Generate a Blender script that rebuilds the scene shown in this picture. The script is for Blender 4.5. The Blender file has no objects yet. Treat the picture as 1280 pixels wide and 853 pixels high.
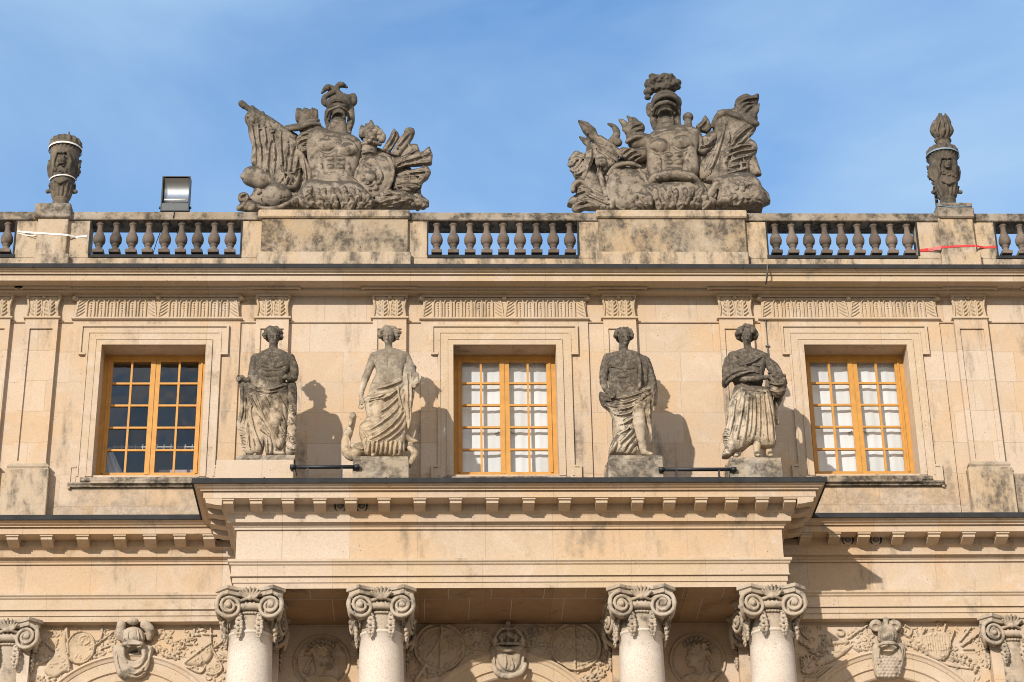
import bpy, bmesh, math, random
import numpy as np
from mathutils import Vector, Matrix
random.seed(7); np.random.seed(7)
SC = bpy.context.scene
COL = SC.collection

# ------------------------------------------------------------------ camera
F_PX, VPX, VPY = 2744.7, -92.0, 5387.0          # focal length in pixels of a 1280 wide picture, vertical vanishing point
up = np.array([VPX, VPY, -F_PX]); up /= np.linalg.norm(up)
rt = np.array([1, 0, VPX / F_PX]); rt /= np.linalg.norm(rt)
rt = rt - up * rt.dot(up); rt /= np.linalg.norm(rt)
dp = np.cross(up, rt)
MW = np.array([rt, dp, up])                      # camera coords -> world coords
CAM = np.array([-1.14935, -30.54882, 1.65])
cd = bpy.data.cameras.new('camera'); cam = bpy.data.objects.new('camera', cd); COL.objects.link(cam)
cd.sensor_width = 36; cd.lens = F_PX * 36 / 1280; cd.clip_end = 4000; cd.clip_start = .5
m4 = Matrix([list(MW[0]) + [CAM[0]], list(MW[1]) + [CAM[1]], list(MW[2]) + [CAM[2]], [0, 0, 0, 1]])
cam.matrix_world = m4
SC.camera = cam
SC.render.resolution_x = 1024; SC.render.resolution_y = 682

# ------------------------------------------------------------------ light
SUN_DIR = Vector((.55, 1.0, -.415)).normalized()   # travel direction of the sunlight
sl = bpy.data.lights.new('sun', 'SUN'); so = bpy.data.objects.new('sun', sl); COL.objects.link(so)
sl.energy = 4.9; sl.angle = math.radians(.8); sl.color = (1.0, .905, .79)
so.rotation_euler = SUN_DIR.to_track_quat('-Z', 'Y').to_euler(); so.location = (-20, -40, 40)
elev = math.asin(-SUN_DIR.z); az = math.atan2(-SUN_DIR.x, -SUN_DIR.y)
w = bpy.data.worlds.new('World'); SC.world = w; w.use_nodes = True
nt = w.node_tree; nt.nodes.clear()
def wn(t, **k):
    n = nt.nodes.new(t)
    for a, b in k.items(): setattr(n, a, b)
    return n
sky = wn('ShaderNodeTexSky', sky_type='NISHITA', sun_disc=False, sun_elevation=elev, sun_rotation=az)
sky.air_density = 1.0; sky.dust_density = .2; sky.ozone_density = 1.6
tc = wn('ShaderNodeTexCoord')
mp = wn('ShaderNodeMapping'); mp.inputs['Scale'].default_value = (1.0, 1.0, 2.2); mp.inputs['Rotation'].default_value = (0, .35, .2)
mp.inputs['Location'].default_value = (.33, .1, .27)
n1 = wn('ShaderNodeTexNoise'); n1.inputs['Scale'].default_value = 2.9; n1.inputs['Detail'].default_value = 7; n1.inputs['Roughness'].default_value = .52
n1.inputs['Distortion'].default_value = .5
cr = wn('ShaderNodeValToRGB'); cr.color_ramp.elements[0].position = .30; cr.color_ramp.elements[0].color = (0, 0, 0, 1)
cr.color_ramp.elements[1].position = .66; cr.color_ramp.elements[1].color = (1, 1, 1, 1)
mx = wn('ShaderNodeMix', data_type='RGBA'); mx.inputs['B'].default_value = (3.0, 4.5, 6.4, 1)
tint = wn('ShaderNodeMix', data_type='RGBA', blend_type='MULTIPLY'); tint.inputs['Factor'].default_value = 1
tint.inputs['B'].default_value = (.70, 1.18, 1.60, 1)
bg = wn('ShaderNodeBackground'); bg.inputs['Strength'].default_value = .142
ow = wn('ShaderNodeOutputWorld')
L = nt.links.new
L(tc.outputs['Generated'], mp.inputs['Vector']); L(mp.outputs[0], n1.inputs['Vector']); L(n1.outputs['Fac'], cr.inputs[0])
L(cr.outputs[0], mx.inputs['Factor']); L(sky.outputs[0], tint.inputs['A']); L(tint.outputs['Result'], mx.inputs['A'])
# bright warm cloud banks added behind the camera, out of view, as fill light
sx_ = wn('ShaderNodeSeparateXYZ'); L(tc.outputs['Generated'], sx_.inputs[0])
mr = wn('ShaderNodeMapRange', interpolation_type='SMOOTHSTEP'); L(sx_.outputs[1], mr.inputs['Value'])
mr.inputs['From Min'].default_value = .15; mr.inputs['From Max'].default_value = -.45; mr.inputs['To Min'].default_value = 0; mr.inputs['To Max'].default_value = 1
n2 = wn('ShaderNodeTexNoise'); n2.inputs['Scale'].default_value = 3.1; n2.inputs['Detail'].default_value = 6; L(tc.outputs['Generated'], n2.inputs['Vector'])
m2 = wn('ShaderNodeMapRange', interpolation_type='SMOOTHSTEP'); L(n2.outputs['Fac'], m2.inputs['Value']); m2.inputs['From Min'].default_value = .36; m2.inputs['From Max'].default_value = .56
m3 = wn('ShaderNodeMath', operation='MULTIPLY'); L(mr.outputs[0], m3.inputs[0]); L(m2.outputs[0], m3.inputs[1])
mx2 = wn('ShaderNodeMix', data_type='RGBA'); mx2.inputs['B'].default_value = (8.6, 7.5, 6.5, 1); L(m3.outputs[0], mx2.inputs['Factor']); L(mx.outputs['Result'], mx2.inputs['A'])
L(mx2.outputs['Result'], bg.inputs['Color']); L(bg.outputs[0], ow.inputs[0])
SC.view_settings.view_transform = 'Standard'; SC.view_settings.look = 'None'
SC.view_settings.exposure = 0.0; SC.view_settings.gamma = 1
SC.render.engine = 'CYCLES'
SC.cycles.filter_width = 1.0; SC.cycles.max_bounces = 8; SC.cycles.diffuse_bounces = 5; SC.cycles.transparent_max_bounces = 12

# ------------------------------------------------------------------ measuring: photo position + real depth plane -> world
def inv(px, py, Y):
    v = MW @ np.array([px - 640, 426.5 - py, -F_PX]); k = (Y - CAM[1]) / v[1]
    return CAM[0] + v[0] * k, CAM[2] + v[2] * k
def XL(px, py, Y): return float(inv(px, py, Y)[0])
def ZL(py, Y): return float(inv(640, py, Y)[1])

# ------------------------------------------------------------------ materials
def nodes_of(name):
    m = bpy.data.materials.new(name); m.use_nodes = True
    t = m.node_tree; b = t.nodes['Principled BSDF']
    return m, t, b
def stone(name, base, warm, pale, blocks=None, dirt=0., dirt_col=(.05, .045, .04), pits=1., bump=.5, patch=.5, zdirt=None, low=.55, zlow=None, dscale=1., ndirt=0., streak=1., objvar=0., rough=.9, joint=.5, fine=1., speck=None, bvar=1.):
    """limestone: block to block colour change, soft patches, pits, dirt crust"""
    m, t, b = nodes_of(name)
    N = t.nodes.new; Lk = t.links.new
    geo = N('ShaderNodeNewGeometry'); P = geo.outputs['Position']
    def noise(sc, det=4, ro=.55, vec=None, dist=0):
        n = N('ShaderNodeTexNoise'); n.inputs['Scale'].default_value = sc; n.inputs['Detail'].default_value = det
        n.inputs['Roughness'].default_value = ro; n.inputs['Distortion'].default_value = dist
        Lk(vec or P, n.inputs['Vector']); return n.outputs['Fac']
    def ramp(src, a, c, v0=0., v1=1.):
        r = N('ShaderNodeMapRange'); r.inputs['From Min'].default_value = a; r.inputs['From Max'].default_value = c
        r.inputs['To Min'].default_value = v0; r.inputs['To Max'].default_value = v1; r.interpolation_type = 'SMOOTHSTEP'
        Lk(src, r.inputs['Value']); return r.outputs[0]
    def mix(f, a, c, mode='MIX'):
        q = N('ShaderNodeMix'); q.data_type = 'RGBA'; q.blend_type = mode
        for s, v in (('Factor', f), ('A', a), ('B', c)):
            if isinstance(v, (float, int)): q.inputs[s].default_value = v
            elif isinstance(v, tuple): q.inputs[s].default_value = (*v, 1)
            else: Lk(v, q.inputs[s])
        return q.outputs['Result']
    def math_(op, a, c=None):
        q = N('ShaderNodeMath'); q.operation = op
        for i, v in enumerate((a, c)):
            if v is None: continue
            if isinstance(v, (float, int)): q.inputs[i].default_value = v
            else: Lk(v, q.inputs[i])
        return q.outputs[0]
    c = mix(ramp(noise(.9, 5, .6), .42, .62), base, warm)
    c = mix(math_('MULTIPLY', ramp(noise(2.7, 4, .6, dist=.6), .5, .68), patch), c, pale)
    c = mix(ramp(noise(1.3, 6, .72, dist=1.2), .52, .72, 0, .5), c, tuple(x * .72 for x in warm))
    hgt = None
    if blocks:
        bw, bh, off = blocks
        sep = N('ShaderNodeSeparateXYZ'); Lk(P, sep.inputs[0])
        cmb = N('ShaderNodeCombineXYZ'); Lk(sep.outputs[0], cmb.inputs[0]); Lk(math_('SUBTRACT', sep.outputs[2], off), cmb.inputs[1])
        br = N('ShaderNodeTexBrick'); br.offset = .5; br.offset_frequency = 2; br.squash = .62; br.squash_frequency = 3
        br.inputs['Scale'].default_value = 1; br.inputs['Brick Width'].default_value = bw; br.inputs['Row Height'].default_value = bh
        br.inputs['Mortar Size'].default_value = .0045; br.inputs['Mortar Smooth'].default_value = .3; br.inputs['Bias'].default_value = 0
        br.inputs['Color1'].default_value = (0, 0, 0, 1); br.inputs['Color2'].default_value = (1, 1, 1, 1); br.inputs['Mortar'].default_value = (.5, .5, .5, 1)
        Lk(cmb.outputs[0], br.inputs['Vector'])
        c = mix(ramp(br.outputs['Color'], .55, .95, 0, .75 * bvar), c, pale)
        c = mix(ramp(br.outputs['Color'], .38, .05, 0, .6 * bvar), c, warm)
        jv = noise(3.1, 2)
        c = mix(math_('MULTIPLY', br.outputs['Fac'], ramp(jv, .35, .6, joint * .35, joint)), c, tuple(x * .5 for x in base))
        hgt = math_('MULTIPLY', br.outputs['Fac'], -.6)
    # fine grain and tool marks
    g = noise(38 * fine, 4, .7)
    c = mix(ramp(g, .3, .7, .0, .34), c, tuple(x * .62 for x in base))
    if speck: c = mix(ramp(noise(60, 2, .7), .55, .66, 0, .8), c, speck)
    if pits:
        vo = N('ShaderNodeTexVoronoi'); vo.inputs['Scale'].default_value = 13; Lk(P, vo.inputs['Vector'])
        pv = math_('MULTIPLY', ramp(vo.outputs['Distance'], .13, .06), ramp(noise(4.5, 2), .5, .62))
        c = mix(math_('MULTIPLY', pv, .8 * pits), c, tuple(x * .28 for x in base))
        hp = math_('MULTIPLY', pv, -1.0)
        hgt = hp if hgt is None else math_('ADD', hgt, hp)
    if dirt > 0:
        sv = N('ShaderNodeMapping'); sv.inputs['Scale'].default_value = (1, 1, streak); Lk(P, sv.inputs['Vector'])
        d1 = ramp(noise(1.6 * dscale, 6, .68, vec=sv.outputs[0]), .62 - .3 * dirt, .80 - .3 * dirt)
        d2 = ramp(noise(11, 5, .7), .32, .62, .35, 1)
        dd = math_('MULTIPLY', d1, d2)
        if zdirt:
            z0, z1, a = zdirt                      # crust grows above z0 and is full above z1
            sp = N('ShaderNodeSeparateXYZ'); Lk(P, sp.inputs[0])
            zz = math_('ADD', sp.outputs[2], ramp(noise(3.6, 6, .7), .25, .75, -.55, .55))
            zr = ramp(zz, z0, z1)
            dd = math_('MAXIMUM', math_('MULTIPLY', dd, low), math_('MULTIPLY', zr, ramp(noise(16, 5, .8), .36, .56, a * .72, a)))
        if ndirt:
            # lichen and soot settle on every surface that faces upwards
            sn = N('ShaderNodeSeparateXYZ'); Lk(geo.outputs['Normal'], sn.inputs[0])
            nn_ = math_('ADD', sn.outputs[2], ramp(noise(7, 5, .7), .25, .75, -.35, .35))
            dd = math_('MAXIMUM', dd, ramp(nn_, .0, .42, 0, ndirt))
        if zlow:
            za, zb, am = zlow                      # splash-back and soot along the foot of the wall
            sp = N('ShaderNodeSeparateXYZ'); Lk(P, sp.inputs[0])
            zz = math_('ADD', sp.outputs[2], ramp(noise(2.1, 5, .65), .3, .7, -.35, .35))
            dd = math_('MAXIMUM', dd, math_('MULTIPLY', ramp(zz, za, zb, 1, 0), ramp(noise(12, 5, .75), .38, .62, am * .35, am)))
        c = mix(math_('MULTIPLY', dd, .92), c, dirt_col)
    if objvar:                                     # stones of a set weathered differently from one another
        oi = N('ShaderNodeObjectInfo'); c = mix(ramp(oi.outputs['Random'], 0, 1, 0, objvar), c, tuple(min(1, x * 2.1) for x in base))
    Lk(c, b.inputs['Base Color']); b.inputs['Roughness'].default_value = rough
    b.inputs['Specular IOR Level'].default_value = .25
    hh = math_('ADD', math_('MULTIPLY', g, .5), math_('MULTIPLY', noise(9, 3), .6))
    if hgt is not None: hh = math_('ADD', hh, hgt)
    bp = N('ShaderNodeBump'); bp.inputs['Strength'].default_value = bump; bp.inputs['Distance'].default_value = .012
    Lk(hh, bp.inputs['Height']); Lk(bp.outputs[0], b.inputs['Normal'])
    return m
def plain(name, col, rough=.5, metal=0., var=.0, spec=.5, sc=20):
    m, t, b = nodes_of(name)
    b.inputs['Roughness'].default_value = rough; b.inputs['Metallic'].default_value = metal; b.inputs['Specular IOR Level'].default_value = spec
    n = t.nodes.new('ShaderNodeTexNoise'); n.inputs['Scale'].default_value = sc; n.inputs['Detail'].default_value = 5
    g = t.nodes.new('ShaderNodeNewGeometry'); t.links.new(g.outputs['Position'], n.inputs['Vector'])
    q = t.nodes.new('ShaderNodeMix'); q.data_type = 'RGBA'; q.inputs['A'].default_value = (*[x * (1 - var) for x in col], 1)
    q.inputs['B'].default_value = (*[min(1, x * (1 + var)) for x in col], 1)
    t.links.new(n.outputs['Fac'], q.inputs['Factor']); t.links.new(q.outputs['Result'], b.inputs['Base Color'])
    bp = t.nodes.new('ShaderNodeBump'); bp.inputs['Strength'].default_value = .25; bp.inputs['Distance'].default_value = .004
    t.links.new(n.outputs['Fac'], bp.inputs['Height']); t.links.new(bp.outputs[0], b.inputs['Normal'])
    return m
BASE = (.495, .393, .293); WARM = (.525, .378, .240); PALE = (.57, .488, .405)
M = {}
M['ashlar'] = stone('ashlar_limestone', BASE, WARM, PALE, blocks=(1.05, .52, 14.43), streak=.22, dscale=1.6, dirt=.30, dirt_col=(.17, .14, .11), joint=.42, bvar=.65, zlow=(14.45, 14.95, .6))
M['ashlar_low'] = stone('ashlar_limestone_lower', BASE, WARM, PALE, blocks=(1.3, .46, 12.1), dirt=.25, dirt_col=(.2, .17, .13))
M['frieze'] = stone('frieze_limestone', BASE, WARM, PALE, blocks=(1.55, 40., 0.), streak=.3, dscale=1.5, dirt=.28, dirt_col=(.22, .18, .13))
M['mould'] = stone('moulded_limestone', BASE, (.50, .385, .255), PALE, blocks=(1.7, 40., 0.), dirt=.16, dirt_col=(.22, .18, .13), joint=.35, bvar=.45)
M['carved'] = stone('carved_limestone', (.46, .375, .275), (.47, .36, .24), (.54, .46, .365), dirt=.3, dirt_col=(.12, .10, .075), pits=.4, bump=.4)
M['caps'] = stone('capital_limestone', (.42, .355, .28), (.42, .34, .25), (.50, .44, .365), dirt=.5, dscale=2.2, dirt_col=(.09, .08, .065), pits=.3, bump=.4)
M['shaft'] = stone('column_marble', (.60, .54, .47), (.56, .48, .40), (.70, .65, .59), dirt=.06, dirt_col=(.3, .25, .2), pits=.2, bump=.5, speck=(.38, .28, .2), patch=.3)
M['weathered'] = stone('weathered_stone', (.40, .33, .25), (.40, .31, .21), (.48, .42, .35), dirt=.52, dirt_col=(.075, .068, .055), pits=.8, bump=.9)
M['coping'] = stone('coping_stone', (.33, .285, .23), (.30, .245, .18), (.42, .38, .32), dirt=.72, dscale=2., dirt_col=(.04, .036, .03), pits=.6, bump=.8)
M['pedestal'] = stone('pedestal_stone', (.46, .37, .27), (.48, .36, .23), (.50, .43, .36), dirt=.6, streak=.35, dscale=2., dirt_col=(.085, .075, .06), pits=1, bump=1., fine=.8)
M['rough'] = stone('rough_pedestal_stone', (.37, .30, .215), (.40, .295, .18), (.44, .38, .31), dirt=.72, streak=.6, dscale=1.5, dirt_col=(.06, .052, .043), pits=.7, bump=1.6, fine=.55)
M['sill'] = stone('window_sill_stone', (.40, .34, .27), (.36, .28, .19), (.40, .36, .30), dirt=.85, dscale=2., dirt_col=(.04, .036, .03), pits=.5, bump=1.)
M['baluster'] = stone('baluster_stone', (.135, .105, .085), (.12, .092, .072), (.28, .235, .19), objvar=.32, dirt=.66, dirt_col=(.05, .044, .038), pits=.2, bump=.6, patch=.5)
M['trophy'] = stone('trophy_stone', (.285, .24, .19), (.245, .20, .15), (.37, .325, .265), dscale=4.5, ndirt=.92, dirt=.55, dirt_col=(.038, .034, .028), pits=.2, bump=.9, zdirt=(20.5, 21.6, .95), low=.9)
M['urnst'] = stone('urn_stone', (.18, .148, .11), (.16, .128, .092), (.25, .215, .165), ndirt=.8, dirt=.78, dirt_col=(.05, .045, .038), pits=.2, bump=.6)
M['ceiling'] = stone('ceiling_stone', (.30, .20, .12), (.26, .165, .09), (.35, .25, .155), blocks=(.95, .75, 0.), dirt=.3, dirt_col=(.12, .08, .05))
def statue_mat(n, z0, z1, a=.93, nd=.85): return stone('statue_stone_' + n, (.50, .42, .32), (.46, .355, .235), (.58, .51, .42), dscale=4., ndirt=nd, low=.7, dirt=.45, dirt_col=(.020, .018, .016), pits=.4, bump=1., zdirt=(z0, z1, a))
M['plinth'] = stone('plinth_stone', (.37, .315, .25), (.34, .28, .20), (.42, .38, .32), dscale=2.5, dirt=.75, dirt_col=(.07, .062, .05), pits=.8, bump=1.)
M['lead'] = plain('lead_flashing', (.028, .03, .032), .8, .0, .6, spec=.2, sc=5)
M['iron'] = plain('black_iron', (.018, .02, .024), .5, .2, .3)
M['ochre'] = plain('ochre_paint', (.47, .23, .04), .6, 0, .3, sc=7)
M['strap_w'] = plain('white_strap', (.7, .68, .64), .6, 0, .1)
M['strap_r'] = plain('red_strap', (.55, .03, .03), .5, 0, .15)
M['grey_metal'] = plain('grey_metal', (.07, .08, .09), .5, .1, .2)
M['reflector'] = plain('floodlight_reflector', (.50, .52, .53), .30, 1., .05)
M['dark_metal'] = plain('dark_metal', (.03, .035, .04), .45, .4, .2)
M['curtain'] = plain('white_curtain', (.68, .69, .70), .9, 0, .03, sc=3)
M['room'] = plain('room_plaster', (.40, .37, .34), .9, 0, .1, sc=2)
M['ground'] = plain('courtyard_gravel', (.20, .16, .115), .95, 0, .25, sc=1.5)
M['cable'] = plain('grey_cable', (.12, .11, .10), .6, .2, .2)
def glassmat():
    m = bpy.data.materials.new('window_glass'); m.use_nodes = True; t = m.node_tree; t.nodes.clear()
    o = t.nodes.new('ShaderNodeOutputMaterial'); s = t.nodes.new('ShaderNodeMixShader'); a = t.nodes.new('ShaderNodeBsdfTransparent')
    g = t.nodes.new('ShaderNodeBsdfGlossy'); g.inputs['Roughness'].default_value = .01; g.inputs['Color'].default_value = (1, .95, .88, 1)
    fr = t.nodes.new('ShaderNodeFresnel'); fr.inputs['IOR'].default_value = 1.6
    mu = t.nodes.new('ShaderNodeMath'); mu.operation = 'MULTIPLY'; mu.inputs[1].default_value = 1.4
    a.inputs['Color'].default_value = (.9, .93, .95, 1)
    nz = t.nodes.new('ShaderNodeTexNoise'); nz.inputs['Scale'].default_value = 3.3; nz.inputs['Detail'].default_value = 1
    ge = t.nodes.new('ShaderNodeNewGeometry'); bp = t.nodes.new('ShaderNodeBump'); bp.inputs['Strength'].default_value = .6; bp.inputs['Distance'].default_value = .01
    t.links.new(ge.outputs['Position'], nz.inputs['Vector']); t.links.new(nz.outputs['Fac'], bp.inputs['Height'])
    t.links.new(bp.outputs[0], g.inputs['Normal'])
    t.links.new(fr.outputs[0], mu.inputs[0]); t.links.new(mu.outputs[0], s.inputs[0]); t.links.new(a.outputs[0], s.inputs[1]); t.links.new(g.outputs[0], s.inputs[2])
    t.links.new(s.outputs[0], o.inputs[0]); return m
M['glass'] = glassmat()

# ------------------------------------------------------------------ object helpers
def tag(o, label=None, cat=None, group=None, kind=None):
    if label: o['label'] = label
    if cat: o['category'] = cat
    if group: o['group'] = group
    if kind: o['kind'] = kind
    return o
def empty(name, loc=(0, 0, 0), parent=None):
    o = bpy.data.objects.new(name, None); o.location = loc; COL.objects.link(o); o.empty_display_size = .2
    if parent: o.parent = parent
    return o
def link(name, me, mat, parent=None):
    me.materials.append(mat); o = bpy.data.objects.new(name, me); COL.objects.link(o)
    if parent:
        o.parent = parent
        o.matrix_parent_inverse = Matrix.Translation(world_loc(parent)).inverted()
    return o
def world_loc(o):
    """meshes are modelled in world coordinates, so only an Empty at the root of a chain carries an offset"""
    if o.type != 'EMPTY': return Vector((0, 0, 0))
    v = Vector(o.location)
    return v + (world_loc(o.parent) if o.parent else Vector((0, 0, 0)))
class MB:
    """collects shapes into one mesh, world coordinates"""
    def __init__(s): s.v = []; s.f = []; s.sm = []
    def quad(s, *p, smooth=False):
        n = len(s.v); s.v += [tuple(q) for q in p]; s.f.append(tuple(range(n, n + len(p)))); s.sm.append(smooth)
    def grid(s, G, smooth=True):
        """G: rows of points"""
        n = len(s.v); R = len(G); C_ = len(G[0])
        for r in G: s.v += [tuple(q) for q in r]
        for i in range(R - 1):
            for j in range(C_ - 1):
                s.f.append((n + i * C_ + j, n + i * C_ + j + 1, n + (i + 1) * C_ + j + 1, n + (i + 1) * C_ + j)); s.sm.append(smooth)
    def box(s, x0, x1, y0, y1, z0, z1, b=0.):
        if b <= 0:
            P = [(x, y, z) for x in (x0, x1) for y in (y0, y1) for z in (z0, z1)]
            n = len(s.v); s.v += P
            for f in ((0, 1, 3, 2), (4, 6, 7, 5), (0, 4, 5, 1), (2, 3, 7, 6), (0, 2, 6, 4), (1, 5, 7, 3)):
                s.f.append(tuple(n + i for i in f)); s.sm.append(False)
        else:
            bm = bmesh.new(); bmesh.ops.create_cube(bm, size=1)
            for v in bm.verts: v.co = ((x0 + x1) / 2 + v.co.x * (x1 - x0), (y0 + y1) / 2 + v.co.y * (y1 - y0), (z0 + z1) / 2 + v.co.z * (z1 - z0))
            bmesh.ops.bevel(bm, geom=bm.edges[:], offset=b, segments=1, affect='EDGES')
            s.addbm(bm); bm.free()
    def addbm(s, bm, smooth=False):
        bm.verts.index_update(); n = len(s.v); s.v += [tuple(v.co) for v in bm.verts]
        for f in bm.faces: s.f.append(tuple(n + v.index for v in f.verts)); s.sm.append(smooth)
    def tube(s, pts, r, n=8, closed=False, r2=None):
        pts = [Vector(p) for p in pts]; rings = []
        for i, p in enumerate(pts):
            a = pts[max(0, i - 1)]; b = pts[min(len(pts) - 1, i + 1)]
            if closed: a = pts[i - 1]; b = pts[(i + 1) % len(pts)]
            d = (b - a).normalized(); q = d.to_track_quat('Z', 'Y').to_matrix()
            rr = r if r2 is None else r + (r2 - r) * i / (len(pts) - 1)
            rings.append([p + q @ Vector((math.cos(t) * rr, math.sin(t) * rr, 0)) for t in [2 * math.pi * k / n for k in range(n + 1)]])
        if closed: rings.append(rings[0])
        s.grid(rings)
        if not closed:
            s.quad(*rings[0][:-1]); s.quad(*rings[-1][:-1])
    def lathe(s, prof, cx, cy, n=28, a0=0, a1=2 * math.pi, squash=1):
        G = []
        for (r, z) in prof:
            G.append([(cx + r * math.cos(a0 + (a1 - a0) * k / n), cy + squash * r * math.sin(a0 + (a1 - a0) * k / n), z) for k in range(n + 1)])
        s.grid(G)
    def sweep(s, prof, xl, xr, yf, yb, ends=True):
        """profile (projection, z) run round three sides: left return, front, right return; yb is the wall it dies into"""
        rows = []
        for p, z in prof: rows.append([(xl - p, yb, z), (xl - p, yf - p, z), (xr + p, yf - p, z), (xr + p, yb, z)])
        s.grid(rows, False)
        if ends: s.quad(*rows[0]); s.quad(*rows[-1])
    def run(s, prof, x0, x1, yf):
        s.grid([[(x0, yf - p, z), (x1, yf - p, z)] for p, z in prof], False)
    def build(s, name, mat, parent=None, autosmooth=False):
        me = bpy.data.meshes.new(name); me.from_pydata(s.v, [], s.f)
        me.polygons.foreach_set('use_smooth', s.sm)
        bm = bmesh.new(); bm.from_mesh(me); bmesh.ops.remove_doubles(bm, verts=bm.verts, dist=.0004)
        bmesh.ops.recalc_face_normals(bm, faces=bm.faces); bm.to_mesh(me); bm.free()
        return link(name, me, mat, parent)
def copy_tree(o, parent, delta=(0, 0, 0)):
    """copy a thing or part with its children and shift it"""
    c = o.copy(); COL.objects.link(c); c.parent = parent
    c.matrix_parent_inverse = o.matrix_parent_inverse
    c.location = o.location + Vector(delta)
    for ch in list(o.children): copy_tree(ch, c)
    return c
def curve(a, b, n, kind):
    """moulding profile pieces from a=(p,z) to b=(p,z)"""
    out = []
    for i in range(n + 1):
        t = i / n
        if kind == 'cyma': p = a[0] + (b[0] - a[0]) * (t + .16 * math.sin(2 * math.pi * t)); z = a[1] + (b[1] - a[1]) * t
        elif kind == 'ovolo': p = a[0] + (b[0] - a[0]) * math.sin(t * math.pi / 2); z = b[1] + (a[1] - b[1]) * math.cos(t * math.pi / 2)
        elif kind == 'cavetto': p = b[0] + (a[0] - b[0]) * math.cos(t * math.pi / 2); z = a[1] + (b[1] - a[1]) * math.sin(t * math.pi / 2)
        out.append((p, z))
    return out
# ================================================================== THE BUILDING
W0 = 0.0                    # upper wall plane
YW = -.10                   # frieze plane of the lower wings
YP = -1.43                  # frieze plane of the portico
XA, XB = -11.5, 11.5        # building ends, outside the picture
pal = empty('palace', (0, 0, 0))
tag(pal, 'cream limestone palace front with a columned portico, balustrade and ochre framed windows', 'building')
gr = MB(); gr.quad((-900, -900, 0), (900, -900, 0), (900, 900, 0), (-900, 900, 0)); tag(gr.build('ground', M['ground']), kind='structure')

# ---- key heights
Zop_t = ZL(430.8, -.075); Zop_b = ZL(594.5, W0)
Zlead_low = ZL(597, YP - .6)
WX = [(-5.555, .803), (-.118, .80), (5.375, .81)]              # window centre, half width
Zp = lambda py: ZL(py, YP)                                      # heights read on the portico face
# lower entablature profile (projection, z) top to bottom, shared by portico and wings
z = lambda py, p: ZL(py, YP - p)
ent_top = [(.0, z(597, .60) + .03), (.0, z(605, .585))]
corn = [(.575, z(603.5, .575))] + curve((.575, z(604.5, .575)), (.50, z(610.5, .50)), 6, 'cyma') + [(.49, z(611, .49)), (.49, z(612.6, .49)), (.45, z(613.2, .45)), (.45, z(621.8, .45)), (.44, z(622.2, .44)),
        (.185, z(622.2, .44)), (.185, z(639.5, .185))] + [(.175, z(640, .175))] + curve((.17, z(640.5, .17)), (.13, z(645.5, .13)), 4, 'ovolo') + [(.13, z(646.5, .13)), (.125, z(652, .125)), (.085, z(652.6, .085))] + \
       curve((.08, z(653.2, .08)), (.03, z(659, .03)), 5, 'cyma') + [(.03, z(661.4, .03)), (.0, z(661.9, 0))]
zfr_t = z(661.9, 0); zar_t = z(697.6, .10)
arch_p = [(.0, zar_t + .02), (.10, zar_t), (.10, z(700.6, .10))] + curve((.095, z(701.2, .095)), (.055, z(706, .055)), 5, 'cyma') + \
       [(.05, z(706.6, .05)), (.05, z(717.5, .05)), (.062, z(718, .062)), (.062, z(719.4, .062)), (.03, z(720, .03)), (.03, z(727.4, .03)), (.012, z(728.2, .012)), (.012, z(735, .012))]
z_sof = arch_p[-1][1]
PXL = XL(296, 662, YP); PXR = XL(977, 662, YP)                    # portico frieze corners

# ---- upper wall with three windows (thick slab with reveals)
def wall_holes(mb, x0, x1, z0, z1, y0, y1, holes):
    xs = sorted({x0, x1, *[h[0] for h in holes], *[h[1] for h in holes]}); zs = sorted({z0, z1, *[h[2] for h in holes], *[h[3] for h in holes]})
    for i in range(len(xs) - 1):
        for j in range(len(zs) - 1):
            cx, cz = (xs[i] + xs[i + 1]) / 2, (zs[j] + zs[j + 1]) / 2
            if any(h[0] < cx < h[1] and h[2] < cz < h[3] for h in holes): continue
            for y in (y0, y1): mb.quad((xs[i], y, zs[j]), (xs[i + 1], y, zs[j]), (xs[i + 1], y, zs[j + 1]), (xs[i], y, zs[j + 1]))
    for a, b, c, d in holes:
        mb.quad((a, y0, c), (a, y1, c), (a, y1, d), (a, y0, d)); mb.quad((b, y0, c), (b, y1, c), (b, y1, d), (b, y0, d))
        mb.quad((a, y0, d), (b, y0, d), (b, y1, d), (a, y1, d)); mb.quad((a, y0, c), (b, y0, c), (b, y1, c), (a, y1, c))
    mb.quad((x0, y0, z0), (x0, y1, z0), (x0, y1, z1), (x0, y0, z1)); mb.quad((x1, y0, z0), (x1, y1, z0), (x1, y1, z1), (x1, y0, z1))
    mb.quad((x0, y0, z1), (x1, y0, z1), (x1, y1, z1), (x0, y1, z1)); mb.quad((x0, y0, z0), (x1, y0, z0), (x1, y1, z0), (x0, y1, z0))
holes = [(c - h, c + h, Zop_b, Zop_t) for c, h in WX]
Zwall_top = ZL(352, W0)
uw = MB(); wall_holes(uw, XA, XB, Zlead_low - .25, Zwall_top, W0, .62, holes)
o = uw.build('wall', M['ashlar'], pal); o['label'] = 'pale upper wall of large limestone blocks'
# building body behind: floors, roof terrace, back and side walls
bd = MB(); bd.box(XA, XB, .66, 9, 0, 12.2); bd.box(XA, XB, 4.2, 9, 12.2, 18.3); bd.box(XA, XB, .05, 9, 18.35, 18.5)
for xx in (XA, XB - .3): bd.box(xx, xx + .3, .63, 4.2, 12.2, 18.34)
bd.build('building_body', M['room'], pal)
# partition walls, floor behind windows so each room is closed
rm = MB()
for xx in (-8.2, -3.0, 2.6, 8.2): rm.box(xx, xx + .15, .63, 4.19, 14.3, 18.34)
rm.box(XA + .31, XB - .31, .63, 4.19, 14.1, 14.25)
rm.build('room_partition', M['room'], pal)

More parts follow.
